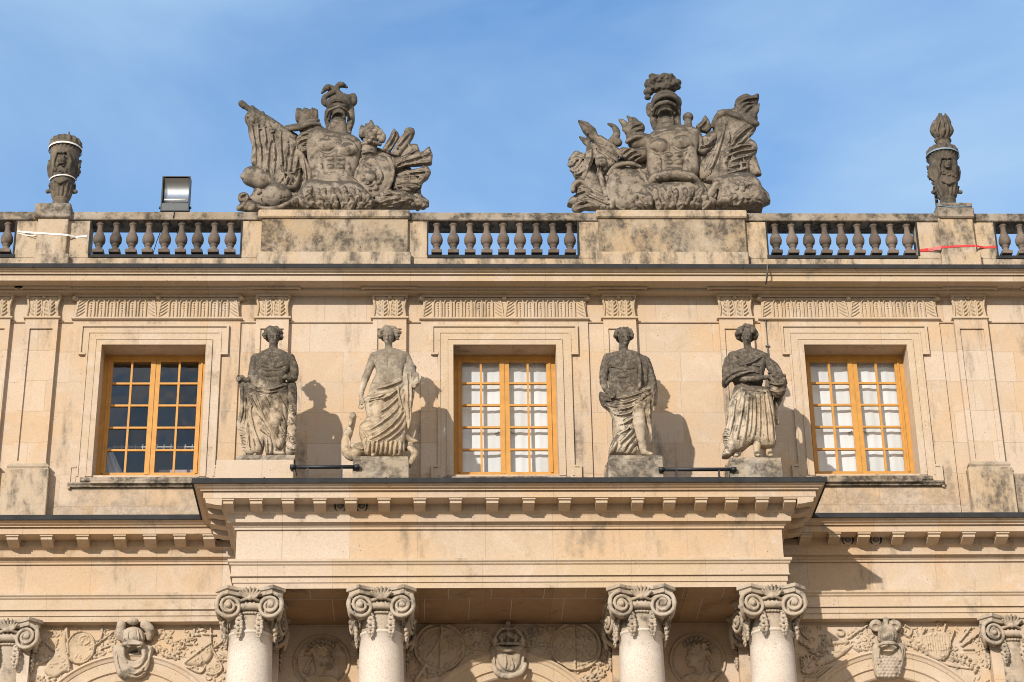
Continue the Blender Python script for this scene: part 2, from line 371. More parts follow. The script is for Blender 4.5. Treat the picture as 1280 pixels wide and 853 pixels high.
# ---- window bay panels, surrounds, sills, friezes
YB = -.035
def bay(i, c, h):
    l, r = [(XL(92.5, 402, 0), XL(301, 402, 0)), (XL(526.5, 402, 0), XL(734.5, 402, 0)), (XL(950, 402, 0), XL(1173, 402, 0))][i]
    mb = MB(); wall_holes(mb, l, r, Zlead_low - .2, ZL(398, YB), YB, -.002, [(c - h, c + h, Zop_b, Zop_t)])
    mb.build('window_bay', M['ashlar'], pal)
    win = empty('window', (c, 0, Zop_b), pal)
    win['label'] = ['ochre framed window with dark bare panes', 'ochre framed window with white curtains, between the middle statues', 'ochre framed window with white curtains at the right'][i]
    zt = Zop_t; zb = Zop_b
    sp = MB()
    def ring(d0, d1, ya, yb, z_lo, top_only=False):
        """frame between offsets d0<d1 from the opening, front at ya"""
        zt1 = zt + d1
        for sx in (-1, 1):
            a, b_ = sorted((c + sx * (h + d0), c + sx * (h + d1)))
            sp.box(a, b_, ya, yb, z_lo, zt + d0)
        sp.box(c - h - d1, c + h + d1, ya, yb, zt + d0, zt1)
    zlo = ZL(608, YB)
    ring(.0, .085, -.075, YB + .001, zlo + .16)
    ring(.085, .10, -.084, YB + .001, zlo + .16)
    ring(.10, .205, -.062, YB + .001, zlo + .16)
    ring(.205, .235, -.075, YB + .001, zlo + .16)
    # ears: wider head and feet of the outer moulding
    ze = zt - .14
    e0, e1 = .235, .31
    for sx in (-1, 1):
        a, b_ = sorted((c + sx * (h + e0), c + sx * (h + e1))); sp.box(a, b_, -.062, YB + .001, ze, zt + e0)
        a, b_ = sorted((c + sx * (h + e1), c + sx * (h + e1 + .035))); sp.box(a, b_, -.088, YB + .001, ze - .035, zt + e1 + .035)
        a, b_ = sorted((c + sx * (h + e0), c + sx * (h + e1))); sp.box(a, b_, -.088, YB + .001, ze - .035, ze)
        a, b_ = sorted((c + sx * (h + e0), c + sx * (h + e1))); sp.box(a, b_, -.07, YB + .001, zlo + .01, zlo + .30)
        a, b_ = sorted((c + sx * (h + e1), c + sx * (h + e1 + .03))); sp.box(a, b_, -.085, YB + .001, zlo - .04, zlo + .33)
        a, b_ = sorted((c + sx * (h + e0), c + sx * (h + e1))); sp.box(a, b_, -.085, YB + .001, zlo + .30, zlo + .33)
        a, b_ = sorted((c + sx * (h + .0), c + sx * (h + e0))); sp.box(a, b_, -.062, YB + .001, zlo + .01, zlo + .16)
    sp.box(c - h - e1, c + h + e1, -.062, YB + .001, zt + e0, zt + e1)
    sp.box(c - h - e1, c + h + e1, -.088, YB + .001, zt + e1, zt + e1 + .035)
    sp.build('surround', M['mould'], win)
    zf_ = ZL(595.3, -.15); zj = ZL(595.0, .30)           # the sill slopes up from its front edge to the frame
    sl_ = MB(); xa, xb = c - h - .16, c + h + .16
    sl_.box(xa, xb, -.15, -.001, zb - .145, zf_, .012)
    A_ = [(-.148, zf_ - .003), (.32, zj), (.32, zf_ - .1), (-.148, zf_ - .1)]
    for (y1_, z1_), (y2_, z2_) in zip(A_, A_[1:] + A_[:1]): sl_.quad((c - h + .002, y1_, z1_), (c + h - .002, y1_, z1_), (c + h - .002, y2_, z2_), (c - h + .002, y2_, z2_))
    for xx in (c - h + .002, c + h - .002): sl_.quad(*[(xx, q_[0], q_[1]) for q_ in A_])
    sl_.run([(.0, zb - .15), (.125, zb - .15), (.125, zb - .17), (.10, zb - .19), (.09, zb - .21), (0, zb - .21)], c - h - e1 - .03, c + h + e1 + .03, -.0)
    for s_ in (-1, 1):
        xx = c + s_ * (h + e1 + .03); sl_.quad((xx, 0, zb - .15), (xx, -.125, zb - .15), (xx, -.125, zb - .17), (xx, -.09, zb - .21), (xx, 0, zb - .21))
    sl_.build('sill', M['sill'], win)
    # joinery, 0.30 m inside the wall face
    zb = zj; y = .30; fr = MB(); t = .105
    fr.box(c - h - .02, c - h + t, y, y + .08, zb, zt); fr.box(c + h - t, c + h + .02, y, y + .08, zb, zt)
    fr.box(c - h + t, c + h - t, y, y + .08, zt - .075, zt); fr.box(c - h + t, c + h - t, y, y + .08, zb, zb + .035)
    fr.box(c - h + t - .03, c - h + t + .0, y - .018, y, zb + .05, zt - .1); fr.box(c + h - t, c + h - t + .03, y - .018, y, zb + .05, zt - .1)
    fr.build('frame', M['ochre'], win)
    x0, x1 = c - h + t, c + h - t; z0, z1 = zb + .035, zt - .075
    for s_ in (-1, 1):
        sh = MB(); a, b_ = (x0, c) if s_ < 0 else (c, x1)
        st = .05
        ce, oe = (b_, a) if s_ < 0 else (a, b_)
        sh.box(min(ce, ce + s_ * .075), max(ce, ce + s_ * .075), y + .005 - (.012 if s_ < 0 else 0), y + .06, z0, z1)
        sh.box(min(oe, oe - s_ * .035), max(oe, oe - s_ * .035), y + .005, y + .06, z0, z1)
        aa, bb = sorted((ce + s_ * .075, oe - s_ * .035))
        sh.box(aa, bb, y + .005, y + .06, z0, z0 + .032); sh.box(aa, bb, y + .005, y + .06, z1 - .032, z1)
        mid = (aa + bb) / 2; sh.box(mid - .016, mid + .016, y + .003, y + .045, z0 + .032, z1 - .032)
        for k in range(1, 5):
            zz = z0 + .032 + (z1 - z0 - .064) * k / 5
            sh.box(aa, mid - .016, y + .006, y + .045, zz - .016, zz + .016); sh.box(mid + .016, bb, y + .006, y + .045, zz - .016, zz + .016)
        sh.build('sash', M['ochre'], win)
        hd = MB(); zz = z0 + (z1 - z0) * .375
        gl = MB()
        for cx0, cx1 in ((aa, mid - .016), (mid + .016, bb)):
            for k in range(5):
                za = z0 + .032 + (z1 - z0 - .064) * k / 5; zc = z0 + .032 + (z1 - z0 - .064) * (k + 1) / 5
                tx, tz = random.uniform(-.003, .003), random.uniform(-.003, .003)   # old panes sit at slightly different angles
                gl.quad((cx0, y + .03 + tx, za), (cx1, y + .03 - tx, za), (cx1, y + .03 - tx + tz, zc), (cx0, y + .03 + tx + tz, zc))
        gl.build('glass', M['glass'], win)
        if i > 0:
            cu = MB(); G = []
            nx = 60
            for jz in range(9):
                row = []
                for k in range(nx + 1):
                    u = k / nx; xx = aa - .05 + (bb - aa + .1) * u
                    fold = .006 * math.sin(u * 13 + s_) + .003 * math.sin(u * 31 + 1) + .004 * math.sin(jz * .8 + u * 3)
                    row.append((xx, y + .15 + fold, z0 - .05 + (z1 - z0 + .1) * jz / 8))
                G.append(row)
            cu.grid(G); cu.build('curtain', M['curtain'], win)
            hd.tube([(ce + s_ * .10, y + .065, zz), (ce + s_ * .10, y + .10, zz), (ce + s_ * .15, y + .11, zz - .01)], .012, 6)
            hd.build('handle', M['dark_metal'], win)
    if i == 0:                                            # inner railing seen through the bare panes
        rl = MB(); zz = zb + .78
        rl.box(c - .7, c + .7, .95, .965, zz, zz + .014)
        for k in range(13): rl.box(c - .66 + k * .11, c - .652 + k * .11, .95, .96, zz - .03, zz + .05)
        rl.build('curtain_rail', M['strap_w'], win)
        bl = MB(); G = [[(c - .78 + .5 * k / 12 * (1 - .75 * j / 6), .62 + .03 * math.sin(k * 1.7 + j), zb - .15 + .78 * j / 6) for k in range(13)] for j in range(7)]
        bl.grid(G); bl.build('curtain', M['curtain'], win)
        sh = MB(); sh.box(c - .6, c + .8, .70, .95, zb - .3, zb + .24); sh.box(c - .5, c - .1, .66, .70, zb - .2, zb + .18); sh.box(c + .1, c + .62, .66, .70, zb - .2, zb + .27); sh.build('reflection_stand_in', plain('reflection_pink', (.50, .36, .32), .8, 0, .25, sc=9), win)  # pinkish boxes added inside to stand in for the reflection in the lower panes
for i, (c, h) in enumerate(WX): bay(i, c, h)

# ---- upper cornice, continuous
zc = lambda py, p: ZL(py, W0 - p)
top = [(-.3, zc(331, .58) + .03), (.575, zc(330, .575)), (.58, zc(330.8, .58)), (.58, zc(335, .58)), (.57, zc(335.4, .57))]
ld = MB(); ld.run(top[:], XA, XB, W0)
for k in range(12): xx = XA + .5 + k * 1.83 + .12 * math.sin(k * 2.); ld.box(xx, xx + .02, -.585, -.3, top[3][1] - .003, top[2][1] + .005)
ld.build('lead_flashing', M['lead'], pal)
uc = [(.565, zc(335.2, .565))] + curve((.565, zc(335.6, .565)), (.49, zc(341, .49)), 6, 'cyma') + [(.485, zc(341.6, .485)), (.485, zc(343, .485)), (.45, zc(343.5, .45)), (.45, zc(351.4, .45)),
      (.44, zc(351.9, .44)), (.20, zc(351.9, .44)), (.20, zc(351.9, .44) - .05)] + [(.05, zc(351.9, .44) - .05), (0, zc(351.9, .44) - .05)]
cm = MB(); cm.run(uc, XA, XB, W0); cm.build('cornice', M['mould'], pal)
Zs = zc(351.9, .44)                                       # underside of the corona
# wall mouldings between breaks
def bed(mb, l, r, yf, yb, k):
    zt = Zs - .002
    pr = [(.19 * k, zt)] + curve((.19 * k, zt - .03), (.085 * k, zc(367, .05)), 6, 'cyma') + [(.08 * k, zc(367.5, .05)), (.08 * k, zc(369.5, .04)), (.035 * k, zc(370.5, .03)), (.02 * k, zc(373.5, .02)), (0, zc(374.2, 0))]
    mb.sweep(pr, l, r, yf, yb)
wb = MB(); prw = [(.11, Zs - .004)] + curve((.11, zc(361, .1)), (.045, zc(366.5, .05)), 6, 'cyma') + [(.045, zc(367.3, .04)), (.045, zc(368.9, .04)), (.02, zc(370, .03)), (.02, zc(373, .02)), (0, zc(374.5, 0))]
wb.run(prw, XA, XB, W0)
wb.run([(0, zc(401, .03)), (.028, zc(401.4, .03)), (.028, zc(403.2, .03)), (0, zc(404.2, .0))], XA, XB, W0)
wb.build('bed_moulding', M['mould'], pal)
PIL = []                                                  # upper pilasters: (left, right)
for a, b_ in ((-30, 13), (32, 73), (320, 361), (466, 508), (754, 795), (899, 941), (1192.5, 1234), (1292, 1334)):
    PIL.append((XL(a, 402, -.07), XL(b_, 402, -.07)))
YPIL = -.085
bay_lr = [(XL(92.5, 402, 0), XL(301, 402, 0)), (XL(526.5, 402, 0), XL(734.5, 402, 0)), (XL(950, 402, 0), XL(1173, 402, 0))]
for l, r in bay_lr:
    fm = MB(); bed(fm, l + .02, r - .02, -.06, -.0, 1.)
    fm.sweep([(0, zc(397, .06)), (.03, zc(397.4, .06)), (.03, zc(399.4, .06)), (.0, zc(400.4, .06))], l, r, -.06, 0)
    fm.box(l + .03, r - .03, -.058, 0, zc(397.5, .06), zc(372.5, .06))
    fm.build('frieze_panel', M['mould'], pal)
# ---- relief carving: a height field drawn with strokes, real geometry standing off the wall
class Relief:
    def __init__(s, x0, x1, z0, z1, res):
        s.x = np.arange(x0, x1 + res * .5, res); s.z = np.arange(z0, z1 + res * .5, res)
        s.X, s.Z = np.meshgrid(s.x, s.z); s.H = np.zeros_like(s.X); s.res = res
    def _blk(s, xa, xb, za, zb):
        i0, i1 = np.searchsorted(s.x, (xa, xb)); j0, j1 = np.searchsorted(s.z, (za, zb))
        return slice(j0, j1), slice(i0, i1)
    def line(s, pts, w, h, taper=0., mode='max', add=False):
        """rounded ridge along a polyline; taper narrows it towards both ends"""
        pts = smooth2(pts); n = len(pts) - 1
        P = np.array(pts); sl_ = s._blk(P[:, 0].min() - w, P[:, 0].max() + w, P[:, 1].min() - w, P[:, 1].max() + w)
        X, Z = s.X[sl_], s.Z[sl_]
        if X.size == 0: return
        best = np.zeros_like(X)
        for i in range(n):
            a, b = P[i], P[i + 1]; d = b - a; L2 = d @ d + 1e-12
            t = np.clip(((X - a[0]) * d[0] + (Z - a[1]) * d[1]) / L2, 0, 1)
            g = (i + t) / n; ww = w * (1 - taper * np.abs(2 * g - 1) ** 1.6)
            q = ((X - a[0] - t * d[0]) ** 2 + (Z - a[1] - t * d[1]) ** 2) / (ww ** 2)
            best = np.maximum(best, np.sqrt(np.clip(1 - q, 0, 1)) * (ww / w) ** .5)
        if mode == 'max': s.H[sl_] = np.maximum(s.H[sl_], best * h) if not add else s.H[sl_] + best * h
        elif mode == 'add': s.H[sl_] += best * h
        elif mode == 'cut': s.H[sl_] -= best * h
    def ell(s, c, rx, rz, h, rot=0, mode='add', flat=0.):
        R = max(rx, rz); sl_ = s._blk(c[0] - R, c[0] + R, c[1] - R, c[1] + R); X, Z = s.X[sl_] - c[0], s.Z[sl_] - c[1]
        ca, sa = math.cos(rot), math.sin(rot); u = (X * ca + Z * sa) / rx; v = (-X * sa + Z * ca) / rz
        q = np.clip(1 - u * u - v * v, 0, 1); e = np.sqrt(q) if not flat else np.clip(q / flat, 0, 1) ** .5
        if mode == 'add': s.H[sl_] += e * h
        elif mode == 'cut': s.H[sl_] -= e * h
        else: s.H[sl_] = np.maximum(s.H[sl_], e * h)
    def poly(s, pts, h, soft=.03, mode='max', smooth=True):
        P = np.array(smooth2(pts + [pts[0]]) if smooth else pts + [pts[0]])
        sl_ = s._blk(P[:, 0].min() - .02, P[:, 0].max() + .02, P[:, 1].min() - .02, P[:, 1].max() + .02)
        d = poly_sdf(s.X[sl_], s.Z[sl_], P[:-1]); e = np.clip(-d / soft, 0, 1); e = np.sqrt(1 - (1 - e) ** 2) * h
        if mode == 'max': s.H[sl_] = np.maximum(s.H[sl_], e)
        elif mode == 'add': s.H[sl_] += e
        else: s.H[sl_] -= e
    def leaf(s, c, ang, L, w, h):
        d = (math.cos(ang), math.sin(ang)); a = c; b = (c[0] + d[0] * L, c[1] + d[1] * L)
        mid = ((a[0] + b[0]) / 2 - d[1] * L * .08, (a[1] + b[1]) / 2 + d[0] * L * .08)
        s.line([a, mid, b], w, h, .85); s.line([a, mid, b], w * .22, h * .35, 0, 'cut')
    def mesh(s, name, Y, mat, parent, mask=None, emb=.004):
        H = s.H + (np.random.rand(*s.H.shape) - .5) * .0012
        keep = (s.H > .0015)
        if mask is not None: keep &= mask(s.X, s.Z)
        H = np.where(s.H > .0015, H, -emb)
        nz, nx = H.shape
        k = keep.copy(); k[1:] |= keep[:-1]; k[:-1] |= keep[1:]; k[:, 1:] |= keep[:, :-1]; k[:, :-1] |= keep[:, 1:]
        if mask is not None: k &= mask(s.X, s.Z)
        q = k[:-1, :-1] & k[1:, :-1] & k[:-1, 1:] & k[1:, 1:]
        idx = np.arange(nz * nx).reshape(nz, nx)
        F = np.stack([idx[:-1, :-1][q], idx[:-1, 1:][q], idx[1:, 1:][q], idx[1:, :-1][q]], 1)
        V = np.stack([s.X.ravel(), Y - H.ravel(), s.Z.ravel()], 1)
        used = np.zeros(len(V), bool); used[F.ravel()] = True; mp_ = np.cumsum(used) - 1
        return np_mesh(name, V[used], mp_[F], mat, parent)
def np_mesh(name, V, F, mat, parent, smooth=True):
    me = bpy.data.meshes.new(name); me.vertices.add(len(V)); me.vertices.foreach_set('co', V.astype(np.float32).ravel())
    me.loops.add(F.size); me.polygons.add(len(F)); me.loops.foreach_set('vertex_index', F.astype(np.int32).ravel())
    me.polygons.foreach_set('loop_start', np.arange(0, F.size, F.shape[1], dtype=np.int32))
    me.polygons.foreach_set('loop_total', np.full(len(F), F.shape[1], dtype=np.int32))
    me.update(calc_edges=True); me.validate(); me.polygons.foreach_set('use_smooth', np.full(len(me.polygons), smooth))
    return link(name, me, mat, parent)
def smooth2(pts, per=5):
    """Catmull-Rom through the points, any dimension"""
    P = [np.array(p, float) for p in pts]
    if len(P) < 3: return P
    closed = np.allclose(P[0], P[-1]); out = []
    for i in range(len(P) - 1):
        p1, p2 = P[i], P[i + 1]
        p0 = P[i - 1] if i > 0 else (P[-2] if closed else P[0]); p3 = P[i + 2] if i + 2 < len(P) else (P[1] if closed else P[-1])
        for k in range(per):
            t = k / per
            out.append(.5 * ((2 * p1) + (-p0 + p2) * t + (2 * p0 - 5 * p1 + 4 * p2 - p3) * t * t + (-p0 + 3 * p1 - 3 * p2 + p3) * t ** 3))
    out.append(P[-1]); return out
def poly_sdf(X, Z, P):
    d = np.full(X.shape, 1e9); sgn = np.ones(X.shape); n = len(P)
    for i in range(n):
        a, b = P[i], P[i - 1]; e = (b[0] - a[0], b[1] - a[1]); wx, wz = X - a[0], Z - a[1]
        t = np.clip((wx * e[0] + wz * e[1]) / (e[0] ** 2 + e[1] ** 2 + 1e-12), 0, 1)
        d = np.minimum(d, (wx - e[0] * t) ** 2 + (wz - e[1] * t) ** 2)
        c1 = Z >= a[1]; c2 = Z < b[1]; c3 = e[0] * wz > e[1] * wx
        flip = (c1 & c2 & c3) | (~c1 & ~c2 & ~c3); sgn = np.where(flip, -sgn, sgn)
    return sgn * np.sqrt(d)

def acanthus(R, cx, z0, w, hh, h):
    """upright acanthus leaf: stem, curling lobes, tip"""
    R.line([(cx, z0), (cx, z0 + hh * .55), (cx, z0 + hh * .9)], w * .20, h, .2)
    for k in range(4):
        zz = z0 + hh * (.10 + .21 * k); ww = w * (.50 - .06 * k)
        for sx in (-1, 1):
            R.line([(cx, zz - .01), (cx + sx * ww * .6, zz + hh * .06), (cx + sx * ww, zz + hh * .17)], w * .12, h * .85, .5)
            R.ell((cx + sx * ww, zz + hh * .16), w * .07, w * .09, h * .3)
    R.line([(cx, z0), (cx, z0 + hh * .8)], w * .05, h * .5, 0, 'cut')
# frieze strips over the windows
zs0, zs1 = zc(397, .06), zc(373.5, .06)
for l, r in bay_lr:
    Rf = Relief(l + .005, r - .005, zs0 - .01, zs1 + .015, .0075); wd = r - l; n = 16; cw = (wd - .03) / n; H_ = zs1 - zs0
    for k in range(n):
        cx = l + .015 + cw * (k + .5)
        if k in (0, 15) or k in (7, 8):
            tilt = (1 if k in (0, 8) else -1) * (1 if k in (0, 15) else 1)
            for q in range(5):
                zz = zs0 + H_ * (.05 + .17 * q)
                Rf.line([(cx - tilt * cw * .35, zz), (cx, zz + H_ * .10), (cx + tilt * cw * .42, zz + H_ * .26)], .013, .022, .5)
            Rf.line([(cx - tilt * cw * .4, zs0), (cx - tilt * cw * .25, zs0 + H_ * .6), (cx - tilt * cw * .05, zs1)], .016, .026, .3)
        else:
            w2 = cw * .36; zt2_ = zs0 + H_ * .70
            P_ = [(cx - w2, zs0 + .005), (cx - w2, zt2_)] + [(cx - w2 * math.cos(q), zt2_ + w2 * 1.25 * math.sin(q)) for q in np.linspace(.25, 2.9, 7)] + [(cx + w2, zt2_), (cx + w2, zs0 + .005)]
            Rf.line(P_, .0125, .034)
            for q in range(4): Rf.ell((cx, zs0 + H_ * (.36 + .125 * q)), .015, .016, .026, mode='max')
            Rf.line([(cx, zs0 + .01), (cx, zs0 + H_ * .34)], .012, .024)
            Rf.ell((cx - cw * .5, zs1 - .02), .014, .018, .024, mode='max')
    for cx, hh in ((l + .02, .05), (l + .0 + wd / 2, .055), (r - .02, .05)):
        Rf.ell((cx, zs1 - .015), .05, .035, hh, mode='max'); 
    Rf.mesh('carved_frieze', -.0575, M['carved'], pal)
    for cx in (l - .005, (l + r) / 2, r + .005):
        ck = MB()
        bm = bmesh.new(); bmesh.ops.create_icosphere(bm, subdivisions=2, radius=1)
        for v in bm.verts: v.co = Vector((cx + v.co.x * .045 + .012 * v.co.x * math.sin(7 * v.co.z), -.08 + v.co.y * .06, zs1 - .012 + v.co.z * .032))
        ck.addbm(bm, True); bm.free()
        ck.build('frieze_boss', M['carved'], pal)
# upper pilasters
for (l, r) in PIL:
    cx = (l + r) / 2; hw = (r - l) / 2
    pb = MB(); zb0 = ZL(583, -.1); zn = zc(399, .085)
    # shaft with sunk panel
    pw = .075
    pl_ = zc(411, .08)
    pb.box(l, l + pw, YPIL, 0, zb0, zn); pb.box(r - pw, r, YPIL, 0, zb0, zn)
    pb.box(l + pw, r - pw, YPIL, 0, pl_, zn); pb.box(l + pw, r - pw, YPIL, 0, zb0, ZL(575.5, YPIL)); pb.box(l + pw, r - pw, YPIL + .03, 0, ZL(575.5, YPIL), pl_)
    po = pb.build('pilaster', M['ashlar'], pal)
    nk = MB(); nk.sweep([(0, zc(396, .09)), (.03, zc(396.4, .09)), (.035, zc(397.4, .09)), (.03, zc(398.4, .09)), (.0, zc(399, .09))], l, r, YPIL, 0)
    bed(nk, l + .01, r - .01, YPIL, 0, 1.)
    nk.box(l + .012, r - .012, YPIL + .012, 0, zc(396.5, .09), zc(371, .09)); nk.build('entablature_block', M['mould'], po)
    Rc = Relief(l - .02, r + .02, zc(396.5, .09), zc(370.5, .09), .0075); z0_, z1_ = zc(396, .09), zc(371, .09); hh = z1_ - z0_
    for sx in (-1, 1): acanthus(Rc, cx + sx * hw * .42, z0_ + .005, hw * .62, hh * .86, .035)
    for sx in (-1, 1):
        Rc.line([(cx + sx * hw * .95, z0_), (cx + sx * hw * .88, z0_ + hh * .5), (cx + sx * hw * .98, z0_ + hh * .9)], .02, .03, .2)
        Rc.line([(cx + sx * hw * .1, z0_), (cx + sx * hw * .06, z0_ + hh * .5), (cx + sx * hw * .2, z0_ + hh * .95)], .014, .022, .2)
        Rc.ell((cx + sx * hw * .98, z1_ - .02), .035, .03, .05)
    Rc.ell((cx, z1_ - .02), .04, .028, .05)
    Rc.mesh('capital', YPIL + .011, M['carved'], po)
    # base and pedestal block
    bs = MB(); ba = ZL(577, -.12)
    bs.sweep([(.0, ba), (.02, ba - .01), (.03, ba - .03), (.055, ba - .05), (.06, ba - .075), (.045, ba - .10), (.07, ba - .125)], l, r, YPIL, 0); bs.build('base', M['weathered'], po)
    pd = MB(); pd.box(l - .075, r + .075, YPIL - .08, 0, Zlead_low - .22, ba - .125, .01); pd.build('pedestal_block', M['pedestal'], po)
# low course the pedestals stand on, right end of the front
lc = MB(); lc.box(PIL[6][1] + .076, XB, -.10, 0, Zlead_low - .2, ZL(594, -.1), .01); lc.build('plinth_course', M['pedestal'], pal)
lc = MB(); lc.box(XA, PIL[1][0] - .076, -.10, 0, Zlead_low - .2, ZL(590, -.1), .01)
lc.build('plinth_course', M['pedestal'], pal)

# ---- lower entablatures: two wings and the portico
def full_sweep(mb, prof, xl, xr, yf, yb, ends=True): mb.sweep(prof, xl, xr, yf, yb, ends)
pe = MB(); full_sweep(pe, corn, PXL, PXR, YP, YW); pe.box(PXL, PXR, YP, YW + .05, zar_t + .001, zfr_t + .002)
pe_o = pe.build('portico_entablature', M['frieze'], pal)
pa = MB(); full_sweep(pa, arch_p, PXL, PXR, YP, YW, False); pa.build('architrave', M['mould'], pe_o)
pl = MB(); zt_ = z(597, .6); pl.sweep([(.0, zt_ + .012), (.55, zt_ + .012), (.6, zt_), (.605, zt_ - .01), (.605, z(603.3, .6)), (.57, z(603.6, .57))], PXL, PXR, YP, 0.0)
for k in range(5): xx = PXL + .4 + k * 1.63 + .1 * math.sin(k); pl.box(xx, xx + .022, YP - .610, YP - .2, z(603.3, .6) - .004, zt_ + .006)
pl.build('lead_flashing', M['lead'], pe_o)
ws = []
for xa, xb in ((XA, PXL + .001), (PXR - .001, XB)):
    we = MB(); we.run(corn, xa, xb, YW); we.run([(0, zfr_t + .001), (0, zar_t)], xa, xb, YW); wo = we.build('wing_entablature', M['frieze'], pal)
    wa = MB(); wa.run(arch_p + [(-.4, z_sof)], xa, xb, YW); wa.build('architrave', M['mould'], wo)
    wl = MB(); wl.run([(-.1, zt_ + .012), (.55, zt_ + .012), (.6, zt_), (.605, zt_ - .01), (.605, z(603.3, .6)), (.57, z(603.6, .57))], xa, xb, YW); wl.build('lead_flashing', M['lead'], wo)
    ws.append(wo)
# modillions
mz0 = z(622.2, .44) - .002; mzm = z(628.5, .42); mz1 = z(639, .2)
def modillion(parent, cx, yf, side=0, y=None):
    mb = MB(); w_ = .085 + random.uniform(-.004, .004)
    prof = [(.185, mz0), (.425, mz0), (.425, mz0 - .012), (.41, mz0 - .03), (.41, mzm)]
    for k in range(1, 8):
        t = k / 8; prof.append((.41 - .21 * t - .02 * math.sin(2 * math.pi * t), mzm + (mz1 - mzm) * (.08 + .92 * t ** .8)))
    prof.append((.185, mz1))
    if side == 0: L_ = [(cx - w_, yf - p, zz) for p, zz in prof]; R_ = [(cx + w_, yf - p, zz) for p, zz in prof]
    else: L_ = [(cx + side * p, y - w_, zz) for p, zz in prof]; R_ = [(cx + side * p, y + w_, zz) for p, zz in prof]
    mb.quad(*L_); mb.quad(*R_)
    for k in range(len(prof)): a = k - 1; mb.quad(L_[a], L_[k], R_[k], R_[a])
    if side == 0: mb.box(cx - w_ - .012, cx + w_ + .012, yf - .437, yf - .186, mz0 - .022, mz0 - .003)
    mb.build('modillion', M['mould'], parent)
for pxs in (284, 320, 360, 399.5, 438.5, 480, 524.5, 569.5, 615.5, 661, 706, 752, 797, 837, 876.5, 915, 953, 987.5):
    modillion(pe_o, XL(pxs, 626, YP - .41), YP)
for yy in (YP - .36, YP + .02, YP + .42, YP + .80): modillion(pe_o, PXL, YP, -1, yy); modillion(pe_o, PXR, YP, 1, yy)
for pxs in (15.4, 58, 103, 149.6, 187, 224.5, 261): modillion(ws[0], XL(pxs, 672, YW - .41), YW)
for pxs in (-30,): modillion(ws[0], XL(pxs, 672, YW - .41), YW)
for pxs in (1008, 1043.5, 1080.5, 1123.5, 1168, 1211.5, 1253.5, 1296): modillion(ws[1], XL(pxs, 672, YW - .41), YW)
# ceiling of the portico and its stone panels
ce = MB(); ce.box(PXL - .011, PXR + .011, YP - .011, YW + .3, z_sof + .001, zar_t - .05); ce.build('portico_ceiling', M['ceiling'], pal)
ck_ = MB(); yj = YP + .42
for k in range(13):
    xx = PXL + .35 + k * .66 + .05 * math.sin(k * 2.3)
    if xx > PXR - .45: break
    ck_.box(xx, xx + .010, YP + .03, yj - .001, z_sof - .0015, z_sof + .0005)
    ck_.box(xx + .30, xx + .310, yj + .012, YW - .02, z_sof - .0015, z_sof + .0005)
ck_.box(PXL + .05, PXR - .05, yj, yj + .010, z_sof - .0015, z_sof + .0005)
ck_.build('ceiling_joint', M['room'], pal)

# ---- lower wall with three arches
YL = .06
ar = []                                                     # arches: centre x, centre z, inner radius, outer radius
for px, py_top, ro, ri in ((165, 816.5, 1.50, 1.09), (637, 816.5, 1.38, 1.0), (1110, 816.5, 1.50, 1.09)):
    ar.append((XL(px, 816, YL), ZL(py_top, YL) - ro, ri, ro))
lw = MB(); zt = z_sof + .02; zbm = 8.2
def strip(xa, xb, y):
    lw.quad((xa, y, zbm), (xb, y, zbm), (xb, y, zt), (xa, y, zt))
xs = [XA]
for c, cz, ri, ro in ar:
    strip(xs[-1], c - ri, YL); n = 40; pts = [(c - ri * math.cos(math.pi * k / n), cz + ri * math.sin(math.pi * k / n)) for k in range(n + 1)]
    for (xa, za), (xb, zb) in zip(pts[:-1], pts[1:]):
        lw.quad((xa, YL, za), (xb, YL, zb), (xb, YL, zt), (xa, YL, zt)); lw.quad((xa, YL, za), (xb, YL, zb), (xb, YL + .5, zb), (xa, YL + .5, za))
    for s_ in (-1, 1): lw.quad((c + s_ * ri, YL, zbm), (c + s_ * ri, YL + .5, zbm), (c + s_ * ri, YL + .5, cz), (c + s_ * ri, YL, cz))
    xs.append(c + ri)
strip(xs[-1], XB, YL); lw.build('lower_wall', M['ashlar_low'], pal)
bk = MB(); bk.quad((XA, YL + .52, zbm), (XB, YL + .52, zbm), (XB, YL + .52, zt), (XA, YL + .52, zt)); bk.build('arch_infill', M['room'], pal)
pod = MB(); pod.box(XA, XB, -2.4, .66, 0, zbm - .001); pod.build('podium', M['ashlar_low'], pal)
for c, cz, ri, ro in ar:
    am = MB(); n = 48
    steps = [(ro - .0, .0), (ro - .0, .075), (ro - .03, .085), (ro - .05, .06), (ro - .09, .045), (ro - .10, .03), (ro - .23, .03), (ro - .235, .05), (ro - .26, .05), (ro - .275, .02), (ri + .02, .02), (ri, .0)]
    am.grid([[(c - rr * math.cos(math.pi * k / n), YL - pp, cz + rr * math.sin(math.pi * k / n)) for k in range(n + 1)] for rr, pp in steps], False)
    am.build('archivolt', M['mould'], pal)

# ---- balustrade
YBF = -.17                                                   # front of the pedestal course
zb_ = lambda py: ZL(py, YBF)
bal = empty('balustrade', (0, 0, zb_(322)), pal)
z_ct, z_cb = ZL(265.6, YBF - .03), ZL(275.5, YBF - .03)
z_rt = zb_(319); z_rb = zb_(323); z_bt = zb_(323)
zlead = top[1][1]
bx = lambda a, py, Y=YBF: XL(a, py, Y)
cop = MB(); pcop = [(-.0, z_ct + .012), (.0, z_ct + .0), (.03, z_ct - .01), (.03, z_cb + .02), (.015, z_cb)]
cop.box(XA, XB, YBF - .03, YBF + .40, z_cb, z_ct, .012); cop.build('coping', M['coping'], bal)
bc = MB(); bc.box(XA, XB, YBF, YBF + .40, zlead - .02, z_bt, .008); bc.build('base_course', M['pedestal'], bal)
opens = [(-60, 18.5), (112, 301.5), (534.5, 723), (959, 1147), (1245, 1330)]
